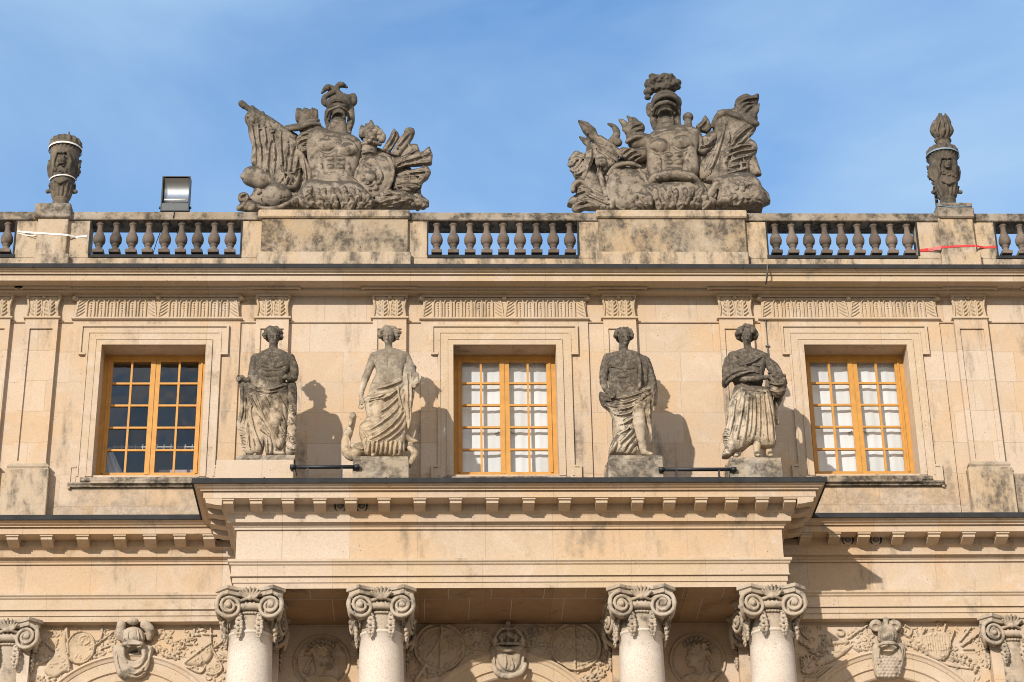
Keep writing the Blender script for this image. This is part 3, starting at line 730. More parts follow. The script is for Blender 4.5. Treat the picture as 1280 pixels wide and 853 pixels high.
for a, b_ in opens:
    rl = MB(); rl.box(bx(a, 320), bx(b_, 320), YBF - .012, YBF + .22, z_rb + .002, z_rt, .004); 
    for q in (a, b_): rl.box(bx(q, 300) - .012, bx(q, 300) + .012, YBF - .012, YBF + .02, z_rt, z_cb)
    rl.build('rail', M['lead'], bal)
seq = [18.5, 112, 301.5, 534.5, 723, 959, 1147, 1245]
pdm = MB()
for a, b_ in ((18.5, 112), (301.5, 534.5), (723, 959), (1147, 1245)):
    pdm = MB(); pdm.box(bx(a, 300), bx(b_, 300), YBF, YBF + .30, z_bt + .001, z_cb - .002, .008); pdm.build('pier', M['pedestal'], bal)
zB0, zB1 = ZL(319, YBF + .078), ZL(276.5, YBF + .078); hB = zB1 - zB0
profB = [(.0, 0), (.09, .0), (.09, .1), (.058, .10), (.064, .13), (.056, .16), (.047, .20), (.046, .225), (.062, .24), (.062, .26), (.052, .27), (.055, .285), (.076, .305), (.092, .35), (.098, .42), (.093, .49), (.075, .565), (.056, .63), (.046, .70), (.043, .77), (.046, .82), (.050, .835), (.064, .85), (.064, .875), (.048, .885), (.052, .90), (.066, .915), (.07, .93), (.0, .93)]
yB = YBF + .078
bm_ = MB(); cx0 = 0
bm_.box(-.088, .088, -.085, .085, 0, hB * .10, .006); bm_.lathe([(r, hB * t) for r, t in profB[3:]], 0, 0, 20); bm_.box(-.086, .086, -.083, .083, hB * .922, hB * .995, .005)
def place(px_list):
    return [XL(p, 300, yB) for p in px_list]
bxs = place([-12, 8.7] + [124.2 + 20.5 * k for k in range(9)] + [545.9 + 20.8 * k for k in range(9)] + [969.6 + 20.65 * k for k in range(9)] + [1255.6, 1276.4])
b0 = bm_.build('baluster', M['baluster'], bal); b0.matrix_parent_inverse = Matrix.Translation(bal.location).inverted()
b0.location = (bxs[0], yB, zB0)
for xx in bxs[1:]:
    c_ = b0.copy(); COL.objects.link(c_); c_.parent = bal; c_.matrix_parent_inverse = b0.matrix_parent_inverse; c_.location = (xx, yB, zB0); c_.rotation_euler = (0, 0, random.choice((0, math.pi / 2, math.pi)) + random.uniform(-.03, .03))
# pedestals: two broad ones under the trophies, two narrow ones under the urns
def pedestal(die, cap, base, pys, mat, capmat, yo, depth=.75):
    Yf = YBF - yo; (dl, dr), (cl, cr_), (bl, br_) = die, cap, base; ct, cb, bt, bb = pys
    g = lambda p, q: XL(p, q, Yf)
    mb = MB(); mb.box(g(dl, 295), g(dr, 295), Yf, Yf + depth, ZL(bt, Yf), ZL(cb, Yf), .01); o = mb.build('pedestal', mat, bal)
    c = MB(); c.box(g(cl, cb), g(cr_, cb), Yf - .05, Yf + depth + .05, ZL(cb, Yf - .05), ZL(ct, Yf - .05), .02); c.build('cap', capmat, o)
    b = MB(); b.box(g(bl, bt), g(br_, bt), Yf - .03, Yf + depth, zlead - .02, ZL(bt, Yf) + .002, .01); b.build('foot', M['pedestal'], o)
    return ZL(ct, Yf - .05)
zT1 = pedestal((326.5, 510), (323, 512), (320, 513.5), (262, 272, 316, 330), M['rough'], M['pedestal'], .07)
zT2 = pedestal((748.5, 932.5), (745, 933.5), (744.5, 935), (261.5, 271.3, 315.5, 330), M['rough'], M['pedestal'], .07)
zU1 = pedestal((45.5, 84), (43, 88), (42.5, 86), (254.5, 272.2, 319, 330), M['pedestal'], M['coping'], .08, .5)
zU2 = pedestal((1175.5, 1218.5), (1172.5, 1217.5), (1176, 1225), (257.5, 270.5, 315, 330), M['pedestal'], M['coping'], .08, .5)
# ================================================================== SCULPTING: distance fields meshed with surface nets
class Vol:
    """a block of stone to carve; coordinates are photo-measured positions at the real depth of the piece.
    u(px, py, d): point at plane Y + d.  Radii are given in the same picture units."""
    def __init__(s, view, box, h, dy=(-.6, .6)):
        s.view = view; ox, oy, sc, Y = view; s.ox, s.oy, s.sc, s.Y = ox, oy, sc, Y
        s.k = 1 / (sc * F_PX) * 1.0
        c = s.pt((box[0] + box[2]) / 2, (box[1] + box[3]) / 2, 0)
        dist = -(MW.T @ (c - CAM))[2]; s.u = dist / F_PX / sc            # metres per unit
        cs = [s.pt(x, z_, d) for x in (box[0], box[2]) for z_ in (box[1], box[3]) for d in dy]
        lo = np.min(cs, 0) - .03; hi = np.max(cs, 0) + .03; lo[1] = Y + dy[0]; hi[1] = Y + dy[1]
        s.h = h; s.lo = lo; s.n = np.ceil((hi - lo) / h).astype(int) + 1
        s.ax = [lo[i] + h * np.arange(s.n[i]) for i in range(3)]
        s.D = np.full(s.n, 1.0, np.float32)
    def pt(s, x, y, d=0.):
        X, Z = inv(s.ox + x / s.sc, s.oy + y / s.sc, s.Y + d); return np.array([X, s.Y + d, Z])
    def _b(s, lo, hi):
        i0 = np.clip(np.floor((np.array(lo) - s.lo) / s.h).astype(int), 0, s.n); i1 = np.clip(np.ceil((np.array(hi) - s.lo) / s.h).astype(int) + 1, 0, s.n)
        sl_ = tuple(slice(a, b) for a, b in zip(i0, i1)); g = [s.ax[i][sl_[i]] for i in range(3)]
        return sl_, g[0][:, None, None], g[1][None, :, None], g[2][None, None, :]
    def _mix(s, sl_, d, k, mode):
        D = s.D[sl_]
        if D.size == 0: return
        d = d.astype(np.float32)
        if mode == 'add':
            if k <= 0: s.D[sl_] = np.minimum(D, d); return
            h = np.clip(.5 + .5 * (D - d) / k, 0, 1); s.D[sl_] = D * (1 - h) + d * h - k * h * (1 - h)
        else:
            if k <= 0: s.D[sl_] = np.maximum(D, -d); return
            h = np.clip(.5 - .5 * (D + d) / k, 0, 1); s.D[sl_] = D * (1 - h) + (-d) * h + k * h * (1 - h)
    # --- world-space primitives
    def wchain(s, P, R, k=.01, mode='add'):
        P = np.array(P); R = np.array(R); m = R.max() + abs(k) + 2 * s.h + .01
        # process in runs so that blocks stay small
        step = 6
        for a in range(0, len(P) - 1, step):
            Q = P[a:a + step + 1]; RR = R[a:a + step + 1]
            sl_, X, Y, Z = s._b(Q.min(0) - m, Q.max(0) + m)
            if 0 in s.D[sl_].shape: continue
            best = None
            for i in range(len(Q) - 1):
                p, q = Q[i], Q[i + 1]; d = q - p; L2 = d @ d + 1e-12
                t = np.clip(((X - p[0]) * d[0] + (Y - p[1]) * d[1] + (Z - p[2]) * d[2]) / L2, 0, 1)
                e = np.sqrt((X - p[0] - t * d[0]) ** 2 + (Y - p[1] - t * d[1]) ** 2 + (Z - p[2] - t * d[2]) ** 2) - (RR[i] + (RR[i + 1] - RR[i]) * t)
                best = e if best is None else np.minimum(best, e)
            s._mix(sl_, best, k, mode)
    def wball(s, c, r, k=.01, mode='add', rot=None):
        r = np.array(r if hasattr(r, '__len__') else (r, r, r), float); m = r.max() + abs(k) + 2 * s.h
        sl_, X, Y, Z = s._b(np.array(c) - m, np.array(c) + m)
        if 0 in s.D[sl_].shape: return
        p = [X - c[0], Y - c[1], Z - c[2]]
        if rot is not None:
            A = rot; p = [A[i][0] * p[0] + A[i][1] * p[1] + A[i][2] * p[2] for i in range(3)]
        k0 = np.sqrt((p[0] / r[0]) ** 2 + (p[1] / r[1]) ** 2 + (p[2] / r[2]) ** 2); k1 = np.sqrt((p[0] / r[0] ** 2) ** 2 + (p[1] / r[1] ** 2) ** 2 + (p[2] / r[2] ** 2) ** 2)
        s._mix(sl_, k0 * (k0 - 1) / np.maximum(k1, 1e-6), k, mode)
    # --- picture-unit primitives
    def limb(s, pts, radii, k=8, mode='add', sm=True):
        """pts (x, y, depth m), radii in units"""
        P = [s.pt(*p) for p in pts]; R = np.array(radii if hasattr(radii, '__len__') else [radii] * len(pts), float) * s.u
        if sm and len(P) > 2:
            Q = smooth2([np.append(p, r) for p, r in zip(P, R)], 4); P = [q[:3] for q in Q]; R = np.array([max(q[3], .002) for q in Q])
        s.wchain(P, R, k * s.u, mode)
    def ball(s, p, r, k=8, mode='add', rot=0.):
        """ellipsoid rx, rdepth, rz in units, rot about the depth axis"""
        r = r if hasattr(r, '__len__') else (r, r, r); A = None
        if rot: c_, s_ = math.cos(rot), math.sin(rot); A = [[c_, 0, s_], [0, 1, 0], [-s_, 0, c_]]
        s.wball(s.pt(*p), [x * s.u for x in r], k * s.u, mode, A)
    def puff(s, poly, t, w=None, d=0., k=6, mode='add', edge=.25, smooth=True, bend=None):
        """silhouette swollen to half thickness t (m) over the edge width w (m)"""
        w = w or t; P = [s.pt(x, y, d) for x, y in poly]; P2 = [(p[0], p[2]) for p in P]
        if smooth: P2 = [tuple(q) for q in smooth2(P2 + [P2[0]], 4)[:-1]]
        P2 = np.array(P2); m = .03 + k * s.u
        sl_, X, Y, Z = s._b((P2[:, 0].min() - m, s.Y + d - t - m, P2[:, 1].min() - m), (P2[:, 0].max() + m, s.Y + d + t + m, P2[:, 1].max() + m))
        if 0 in s.D[sl_].shape: return
        d2 = poly_sdf(X[:, 0, :] + 0 * Z[:, 0, :], Z[:, 0, :] + 0 * X[:, 0, :], P2)
        e = np.clip(-d2 / w, 0, 1); T = t * (edge + (1 - edge) * np.sqrt(1 - (1 - e) ** 2))
        yc = s.Y + d
        dd = np.abs(Y - yc) - T[:, None, :]
        D2 = d2[:, None, :] + 0 * dd
        out = np.minimum(np.maximum(D2, dd), 0) + np.sqrt(np.maximum(D2, 0) ** 2 + np.maximum(dd, 0) ** 2)
        s._mix(sl_, out, k * s.u, mode)
    def front(s, x, y):
        """depth of the carved surface seen at a picture point"""
        d0, d1 = s.ax[1][0] - s.Y, s.ax[1][-1] - s.Y
        N = int((d1 - d0) / (s.h * .5)); ds = np.linspace(d0, d1, N)
        a = s.pt(x, y, d0); b = s.pt(x, y, d1); P = a + (b - a) * (np.arange(N) / (N - 1))[:, None]
        I = np.round((P - s.lo) / s.h).astype(int); ok = ((I >= 0) & (I < s.n)).all(1); I = np.clip(I, 0, s.n - 1)
        v = s.D[I[:, 0], I[:, 1], I[:, 2]]; hit = np.where((v < .4 * s.h) & ok)[0]
        return ds[hit[0]] if len(hit) else None
    def stroke(s, pts, r, mode='add', k=None, taper=.7, lift=0., wid=None):
        """draw a ridge ('add') or groove ('cut') on the surface along a picture polyline"""
        k = (r * .8 if k is None else k)
        Q = smooth2(pts, 4); out = []; last = None
        n = len(Q)
        seg = []
        segs = []
        for i, q in enumerate(Q):
            dd = s.front(q[0], q[1])
            if dd is None or (last is not None and abs(dd - last) > .14):
                if len(seg) > 1: segs.append(seg)
                seg = []; last = dd
                if dd is None: last = None; continue
            last = dd; g = i / max(1, n - 1); rr = r * (1 - taper * abs(2 * g - 1) ** 2) * s.u
            off = (rr * .45 - lift * s.u) if mode == 'add' else -rr * .10 + lift * s.u
            seg.append((s.pt(q[0], q[1], dd + off), max(rr, .004)))
        if len(seg) > 1: segs.append(seg)
        for g in segs:
            P = np.array([a for a, _ in g]); R = [b for _, b in g]
            if len(P) > 4:                          # smooth the depth
                for _ in range(6): P[1:-1] = (P[:-2] + 2 * P[1:-1] + P[2:]) / 4
            s.wchain(P, R, k * s.u, mode)
    def folds(s, lines, r=4, cut=True):
        for ln in lines:
            s.stroke(ln, r * 1.0, 'add', r * .4, lift=r * .35)
            if cut:
                s.stroke([(x + r * 1.55, y + r * .9) for x, y in ln], r * 1.15, 'cut', r * .2, lift=r * .25)
                s.stroke([(x - r * 1.7, y - r * .9) for x, y in ln], r * .7, 'cut', r * .2)
    def bumps(s, c, rx, ry, n, r, seed=0, k=3, squash=1):
        """cluster of leaves or curls scattered over the surface around a point"""
        rs = random.Random(seed); spots = []
        for _ in range(n):
            a = rs.uniform(0, 6.283); q = math.sqrt(rs.random()); x, y = c[0] + rx * q * math.cos(a), c[1] + ry * q * math.sin(a)
            dd = s.front(x, y)
            if dd is not None: spots.append((x, y, dd))
        for x, y, dd in spots:
            rr = r * rs.uniform(.6, 1.2)
            s.ball((x, y, dd + rr * s.u * .2), (rr, rr, rr * squash), k, rot=rs.uniform(-1, 1))
    def scratch(s, x0, y0, x1, y1, n, r, L_, seed):
        """short irregular carved strokes that fill a region"""
        rs = random.Random(seed)
        for _ in range(n):
            x, y, a = rs.uniform(x0, x1), rs.uniform(y0, y1), rs.uniform(0, 6.283)
            if s.front(x, y) is None: continue
            c, q = math.cos(a), math.sin(a); b = rs.uniform(-.5, .5) * L_
            s.stroke([(x - c * L_ / 2, y - q * L_ / 2), (x - q * b * .5, y + c * b * .5), (x + c * L_ / 2, y + q * L_ / 2)], r * rs.uniform(.6, 1.2), rs.choice(('add', 'cut', 'cut')), r * .5)
    def mesh(s, name, mat, parent, noise=.007):
        if noise:
            rs = np.random.RandomState(len(name) * 7 + s.D.size % 97)
            for cell, amp in ((9, noise), (4, noise * .6)):
                g = rs.rand(*[int(k / cell) + 3 for k in s.D.shape]).astype(np.float32) - .5
                for ax in range(3):
                    t = np.arange(s.D.shape[ax]) / cell; i = t.astype(int); f = (t - i).astype(np.float32); f = f * f * (3 - 2 * f)
                    sh = [1, 1, 1]; sh[ax] = -1; f = f.reshape(sh); g = np.take(g, i, ax) * (1 - f) + np.take(g, i + 1, ax) * f
                s.D += g * amp
        V, F = surface_nets(s.D, s.h, s.lo)
        if len(V) == 0: return None
        return np_mesh(name, V, F, mat, parent)
def surface_nets(D, h, lo):
    D = np.pad(D, 1, constant_values=1.0); lo = np.array(lo) - h
    ins = D < 0; nx, ny, nz = D.shape
    c = np.zeros((nx - 1, ny - 1, nz - 1), np.int8)
    for a in (0, 1):
        for b in (0, 1):
            for e in (0, 1): c += ins[a:nx - 1 + a, b:ny - 1 + b, e:nz - 1 + e]
    act = (c > 0) & (c < 8); I = np.argwhere(act)
    if len(I) == 0: return np.zeros((0, 3)), np.zeros((0, 4), int)
    idx = np.full(act.shape, -1, np.int32); idx[act] = np.arange(len(I))
    acc = np.zeros((len(I), 3)); cnt = np.zeros(len(I))
    cor = [(a, b, e) for a in (0, 1) for b in (0, 1) for e in (0, 1)]
    for p in cor:
        for ax in range(3):
            if p[ax] == 1: continue
            q = list(p); q[ax] = 1
            d0 = D[I[:, 0] + p[0], I[:, 1] + p[1], I[:, 2] + p[2]]; d1 = D[I[:, 0] + q[0], I[:, 1] + q[1], I[:, 2] + q[2]]
            m = (d0 < 0) != (d1 < 0); t = np.where(m, d0 / np.where(m, d0 - d1, 1), 0)
            v = np.array(p, float)[None, :].repeat(len(I), 0); v[:, ax] += t
            acc[m] += v[m]; cnt[m] += 1
    V = lo + h * (I + acc / cnt[:, None])
    Fs = []
    for ax in range(3):
        u_, v_ = [(1, 2), (2, 0), (0, 1)][ax]
        s0 = [slice(None)] * 3; s1 = [slice(None)] * 3; s0[ax] = slice(0, -1); s1[ax] = slice(1, None)
        a, b = ins[tuple(s0)], ins[tuple(s1)]; e = a != b
        E = np.argwhere(e); E = E[(E[:, u_] > 0) & (E[:, v_] > 0)]
        lim = [nx - 1, ny - 1, nz - 1]; E = E[(E[:, u_] < lim[u_]) & (E[:, v_] < lim[v_])]
        if len(E) == 0: continue
        def g(du, dv):
            J = E.copy(); J[:, u_] -= du; J[:, v_] -= dv; return idx[J[:, 0], J[:, 1], J[:, 2]]
        q = np.stack([g(1, 1), g(0, 1), g(0, 0), g(1, 0)], 1)
        fl = ~a[E[:, 0], E[:, 1], E[:, 2]]; q[fl] = q[fl][:, ::-1]
        Fs.append(q)
    F = np.concatenate(Fs); F = F[(F >= 0).all(1)]
    # one pass of smoothing takes the voxel steps out
    for _ in range(1):
        S = np.zeros_like(V); N = np.zeros(len(V))
        for i in range(4):
            np.add.at(S, F[:, i], V[F[:, (i + 1) % 4]]); np.add.at(N, F[:, i], 1)
        V = V * .8 + .2 * S / np.maximum(N, 1)[:, None]
    return V, F

# ---- ionic capital with four corner volutes and garlands, built once and copied
def capital_mesh(R, h=.0085):
    """R: shaft radius at the neck; z = 0 at the top of the abacus; four-fold symmetric"""
    W_ = R * 1.62; a = np.arange(-W_ * 1.02, W_ * 1.02, h); zz = np.arange(-1.02, .02, h)
    v = Vol.__new__(Vol); v.h = h; v.lo = np.array([-W_ * 1.02, -W_ * 1.02, -1.02]); v.ax = [a, a, zz]; v.n = np.array([len(a), len(a), len(zz)])
    v.D = np.full(v.n, 1.0, np.float32); v.u = 1; 
    X, Y, Z = a[:, None, None], a[None, :, None], zz[None, None, :]
    rr = np.sqrt(X * X + Y * Y)
    v.D = np.minimum(v.D, np.maximum(rr - R * (.98 + .0 * Z), np.maximum(Z + .10, -Z - 1.0))).astype(np.float32)   # neck drum
    v.D = np.minimum(v.D, np.sqrt((rr - R * 1.12) ** 2 + (Z + .27) ** 2) - .05).astype(np.float32)               # egg-and-dart ring
    v.D = np.minimum(v.D, np.sqrt((rr - R * 1.03) ** 2 + (Z + .355) ** 2) - .018).astype(np.float32)
    # concave abacus
    ax_, ay_ = np.abs(X), np.abs(Y); mxy = np.maximum(ax_, ay_); mn = np.minimum(ax_, ay_)
    side = R * 1.18 + .42 * mn ** 2 / R
    ab = np.maximum(mxy - side + .0 * Z, np.maximum(Z + .0, -Z - .055)); ab = np.maximum(ab, (ax_ + ay_) * .7071 - W_ * 1.16)
    v.D = np.minimum(v.D, ab).astype(np.float32)
    ab2 = np.maximum(mxy - side + .03, np.maximum(Z + .05, -Z - .12)); ab2 = np.maximum(ab2, (ax_ + ay_) * .7071 - W_ * 1.10)
    v.D = np.minimum(v.D, ab2).astype(np.float32)
    for q in range(4):
        ca, sa = math.cos(q * math.pi / 2), math.sin(q * math.pi / 2)
        T = lambda p: np.array([p[0] * ca - p[1] * sa, p[0] * sa + p[1] * ca, p[2]])
        for sx in (-1, 1):
            cx, cz = sx * R * .93, -.285; ny = -R * 1.13; rv = R * .60
            # the volute disc leans outwards at the corner
            def V(u_, w_, o): return T((cx + u_ * 1.0, ny - .055 * (sx * u_) / rv * .9 + o, cz + w_))
            P = []; Rr = []
            for k in range(62):
                t = k / 61; ang = math.pi / 2 - sx * (-1) * 0 + (-sx) * (-1) * t * 5.1 * math.pi * -1; rad = rv * (1 - t) ** 1.05 * .95 + .018
                P.append(V(rad * math.cos(ang), rad * math.sin(ang), -.05 - .055 * t)); Rr.append(.029 * (1 - .42 * t))
            v.wchain(P, Rr, .006)
            v.wball(V(0, 0, -.10), .036, .002)
            # disc body and the channel that runs back from it
            G = [V(rv * .55 * math.cos(b), rv * .55 * math.sin(b), .06) for b in np.linspace(0, 6.28, 9)]
            v.wchain(G, [rv * .38] * 9, .004); v.wball(V(0, 0, .05), (rv * .5, rv * .4, rv * .5), .004)
            v.wchain([V(-sx * rv * .1, rv * .88, -.01), V(-sx * rv * .8, rv * .62, .02), T((sx * R * .12, -R * 1.2, -.16))], [.03, .026, .022], .01)
            # garland hanging from the eye
            for k, (rg, dz) in enumerate(((.038, .10), (.05, .17), (.058, .25), (.05, .33), (.03, .39))):
                for j in range(5):
                    b = j * 1.257 + k; v.wball(T((sx * R * .46 + rg * .75 * math.cos(b), -R * 1.04 - .025 - abs(rg * .3 * math.sin(b)), cz - dz - .03 + rg * .6 * math.sin(b))), rg * .50, .002)
        # palmette on the abacus, eggs between the volutes
        for j in range(-3, 4):
            b = j * .42; v.wchain([T((.0, -R * 1.12, -.17)), T((.075 * math.sin(b) * 1.3, -R * 1.2, -.15 + .07 * math.cos(b))), T((.115 * math.sin(b) * 1.25, -R * 1.22 - .035, -.12 + .115 * math.cos(b)))], [.012, .02, .017], .004)
        v.wball(T((0, -R * 1.2, -.155)), .038, .006)
        for j in (-1, 0, 1):
            v.wball(T((j * R * .34, -R * 1.10 + abs(j) * .03, -.265)), (.042, .045, .06), .004)
            for s_ in (-1, 1): v.wchain([T((j * R * .34 + s_ * .058, -R * 1.14 + abs(j) * .03, -.215)), T((j * R * .34 + s_ * .045, -R * 1.15 + abs(j) * .03, -.29))], [.013, .011], .002)
        for j in range(-4, 5): v.wball(T((j * .043, -math.sqrt(max(0, (R * 1.04) ** 2 - (j * .043) ** 2)) - .006, -.355)), .019, .002)
    return surface_nets(v.D, h, v.lo)
def lathe_col(mb, R0, zt, zb, x, y, n=40):
    prof = [(R0 * .98, zt), (R0 * 1.07, zt - .004), (R0 * 1.07, zt - .03), (R0 * 1.02, zt - .045)]
    for k in range(13): t = k / 12; prof.append((R0 * (1 + .17 * (1 - (1 - t) ** 1.6)), zt - .05 - (zt - zb - .25) * t))
    prof += [(R0 * 1.3, zb + .2), (R0 * 1.42, zb + .14), (R0 * 1.3, zb + .1), (R0 * 1.5, zb + .05), (R0 * 1.5, zb)]
    mb.lathe(prof, x, y, n)
RC = .305; YCOL = YP + .30
cV, cF = capital_mesh(RC)
cap_me_holder = []
def put_capital(parent, x, y, label=None, s=1.):
    if not cap_me_holder:
        o = np_mesh('capital', cV, cF, M['caps'], parent); cap_me_holder.append(o.data)
    else:
        o = bpy.data.objects.new('capital', cap_me_holder[0]); COL.objects.link(o); o.parent = parent
        if parent.type == 'EMPTY': o.matrix_parent_inverse = Matrix.Translation(world_loc(parent)).inverted()
    o.location = (x, y, z_sof - .002)
    return o
zshaft = z_sof - .60
COLX = [XL(p, 745, YCOL) for p in (315.5, 477.5, 798.5, 960)]
for x in COLX:
    c = MB(); lathe_col(c, RC, ZL(786, YCOL - RC), zbm + .05, x, YCOL)
    co = c.build('column', M['shaft'], pal)
    nk = MB(); nk.lathe([(RC * .97, ZL(786, YCOL - RC) - .01), (RC * .97, z_sof - .5)], x, YCOL, 36)
    put_capital(co, x, YCOL)
    for k, (dz, hw) in enumerate(((0., 1.55),)):
        p = MB(); p.box(x - RC * hw, x + RC * hw, YCOL - RC * hw, YCOL + RC * hw, zbm, zbm + .05); p.build('column_plinth', M['shaft'], co)
# lower pilasters: behind each column and at the ends of the wings
for x in COLX + [XL(10.5, 800, YW), XL(1264, 800, YW)]:
    mb = MB(); mb.box(x - .325, x + .325, YW - .012, YL, zbm, z_sof - .004); o = mb.build('lower_pilaster', M['ashlar_low'], pal)
    put_capital(o, x, YW + .24)
# ================================================================== STATUES on the portico
YS = -1.12
def head(B, x, y, r, turn, d=0., tilt=0.):
    """skull, jaw, brow, nose, eyes, mouth, ears; r = half height of the head in picture units"""
    tx = turn * r * .42
    B.ball((x, y - .14 * r, d), (.72 * r, .88 * r, .84 * r), r * .1)
    B.ball((x + tx * .35, y + .26 * r, d - .10 * r * B.u), (.56 * r, .66 * r, .70 * r), r * .2)
    B.ball((x + tx * .8, y + .72 * r, d - .36 * r * B.u), (.27 * r, .28 * r, .20 * r), r * .3)
    for s_ in (-1, 1):
        B.ball((x + s_ * .70 * r - tx * .5, y + .10 * r, d + .05), (.12 * r, .14 * r, .2 * r), r * .05)
    f = B.front(x + tx, y - .02 * r) or d
    for s_ in (-1, 1):
        ex = x + tx + s_ * .29 * r
        fe = B.front(ex, y - .02 * r)
        if fe is None: continue
        B.ball((ex, y - .02 * r, fe - .03 * r * B.u), (.21 * r, .17 * r, .14 * r), r * .06, 'cut')
        B.ball((ex, y + .0 * r, fe + .07 * r * B.u), (.12 * r, .12 * r, .08 * r), r * .04)
        B.limb([(x + tx + s_ * .08 * r, y - .2 * r, fe + .03 * r * B.u), (ex, y - .25 * r, fe + .02 * r * B.u), (ex + s_ * .2 * r, y - .16 * r, fe + .10 * r * B.u)], [.08 * r, .11 * r, .07 * r], r * .06)
    nx = x + tx * 1.25
    B.limb([(nx, y - .22 * r, f + .04 * r * B.u), (nx + tx * .12, y + .14 * r, f - .12 * r * B.u), (nx + tx * .15, y + .27 * r, f - .15 * r * B.u)], [.08 * r, .12 * r, .15 * r], r * .05)
    B.stroke([(nx - .20 * r, y + .50 * r), (nx, y + .47 * r), (nx + .20 * r, y + .50 * r)], .085 * r, 'cut', 1)
    B.stroke([(nx - .14 * r, y + .58 * r), (nx, y + .60 * r), (nx + .14 * r, y + .58 * r)], .06 * r, 'add', 3)
def hand(B, p, ang, r, curl=.5, n=4, side=1):
    """palm with four separate bent fingers and a thumb; ang: direction of the fingers in the picture plane"""
    x, y, d = p; c, s_ = math.cos(ang), math.sin(ang)
    B.ball((x, y, d), (r * .62, r * .36, r * .62), r * .3)
    for i in range(n):
        o = (i - 1.5) * r * .30; L_ = r * (1.0, 1.18, 1.12, .86)[i]
        bx_, by_ = x + c * r * .42 - s_ * o, y + s_ * r * .42 + c * o
        mx_, my_ = bx_ + c * L_ * .5, by_ + s_ * L_ * .5
        ex, ey = mx_ + c * L_ * .45 * (1 - curl), my_ + s_ * L_ * .45 * (1 - curl) + r * .12 * curl
        B.limb([(bx_, by_, d - .006), (mx_, my_, d - .02), (ex, ey, d - .02 + .05 * curl)], [r * .16, r * .15, r * .11], 1, sm=False)
    B.limb([(x - s_ * r * .4 * side, y + c * r * .4 * side, d - .01), (x + c * r * .4 - s_ * r * .72 * side, y + s_ * r * .4 + c * r * .72 * side, d - .03), (x + c * r * .8 - s_ * r * .6 * side, y + s_ * r * .8 + c * r * .6 * side, d - .03)], [r * .2, r * .17, r * .12], 2, sm=False)
def hair(Hv, x, y, r, turn, seed, curls=34, cr=9, side=.95):
    """cap of curls round the crown, temples and nape; the face stays free"""
    tx = turn * r * .42
    Hv.ball((x - tx * .3, y - .30 * r, .04), (r * side * .92, r * .86, r * .78), 4)
    Hv.ball((x - tx * .4, y + .05 * r, .09), (r * side * .96, r * .6, r * .72), 4)
    Hv.ball((x + tx * 1.1, y + .26 * r, -.12), (r * .62, r * 1.0, r * .80), 3, 'cut')
    rs = random.Random(seed)
    for _ in range(curls * 2):
        a = rs.uniform(-.45, math.pi + .45); q = rs.uniform(.86, 1.04); dd = rs.uniform(-.045, .13)
        px, py = x - tx * .3 + math.cos(a) * r * side * q, y - .22 * r - math.sin(a) * r * .86 * q
        Hv.ball((px, py, dd), (cr * rs.uniform(.8, 1.3),) * 3, 1)
    spots = []
    for _ in range(curls):
        a = rs.uniform(0, math.pi); q = rs.uniform(.45, .92); px, py = x - tx * .2 + math.cos(a) * r * side * q, y - .52 * r - math.sin(a) * r * .42 * q
        f = Hv.front(px, py)
        if f is not None and py < y - .45 * r: spots.append((px, py, f + .012))
    for c in spots: Hv.ball(c, (cr * rs.uniform(.6, 1.0),) * 3, 2)
VA = (280, 390, 3.877, YS); VBv = (730, 390, 3.8778, YS)
def chest(B, c1, c2, r, sternum, navel):
    for c in (c1, c2):
        f = B.front(*c) or 0
        B.ball((c[0], c[1], f + r * .55 * B.u), (r * 1.05, r * .72, r * .85), 10)
    B.stroke(sternum, 6, 'cut', 3)
    for dx in (-1, 1):
        B.stroke([(c1[0] - r if dx < 0 else c2[0] + r, c1[1] + r * .5), (c1[0] if dx < 0 else c2[0], c1[1] + r * .95), (sternum[0][0] + dx * 5, c1[1] + r * .85)], 7, 'cut', 3)
    B.ball((*navel, (B.front(*navel) or 0)), (5, 6, 6), 3, 'cut')
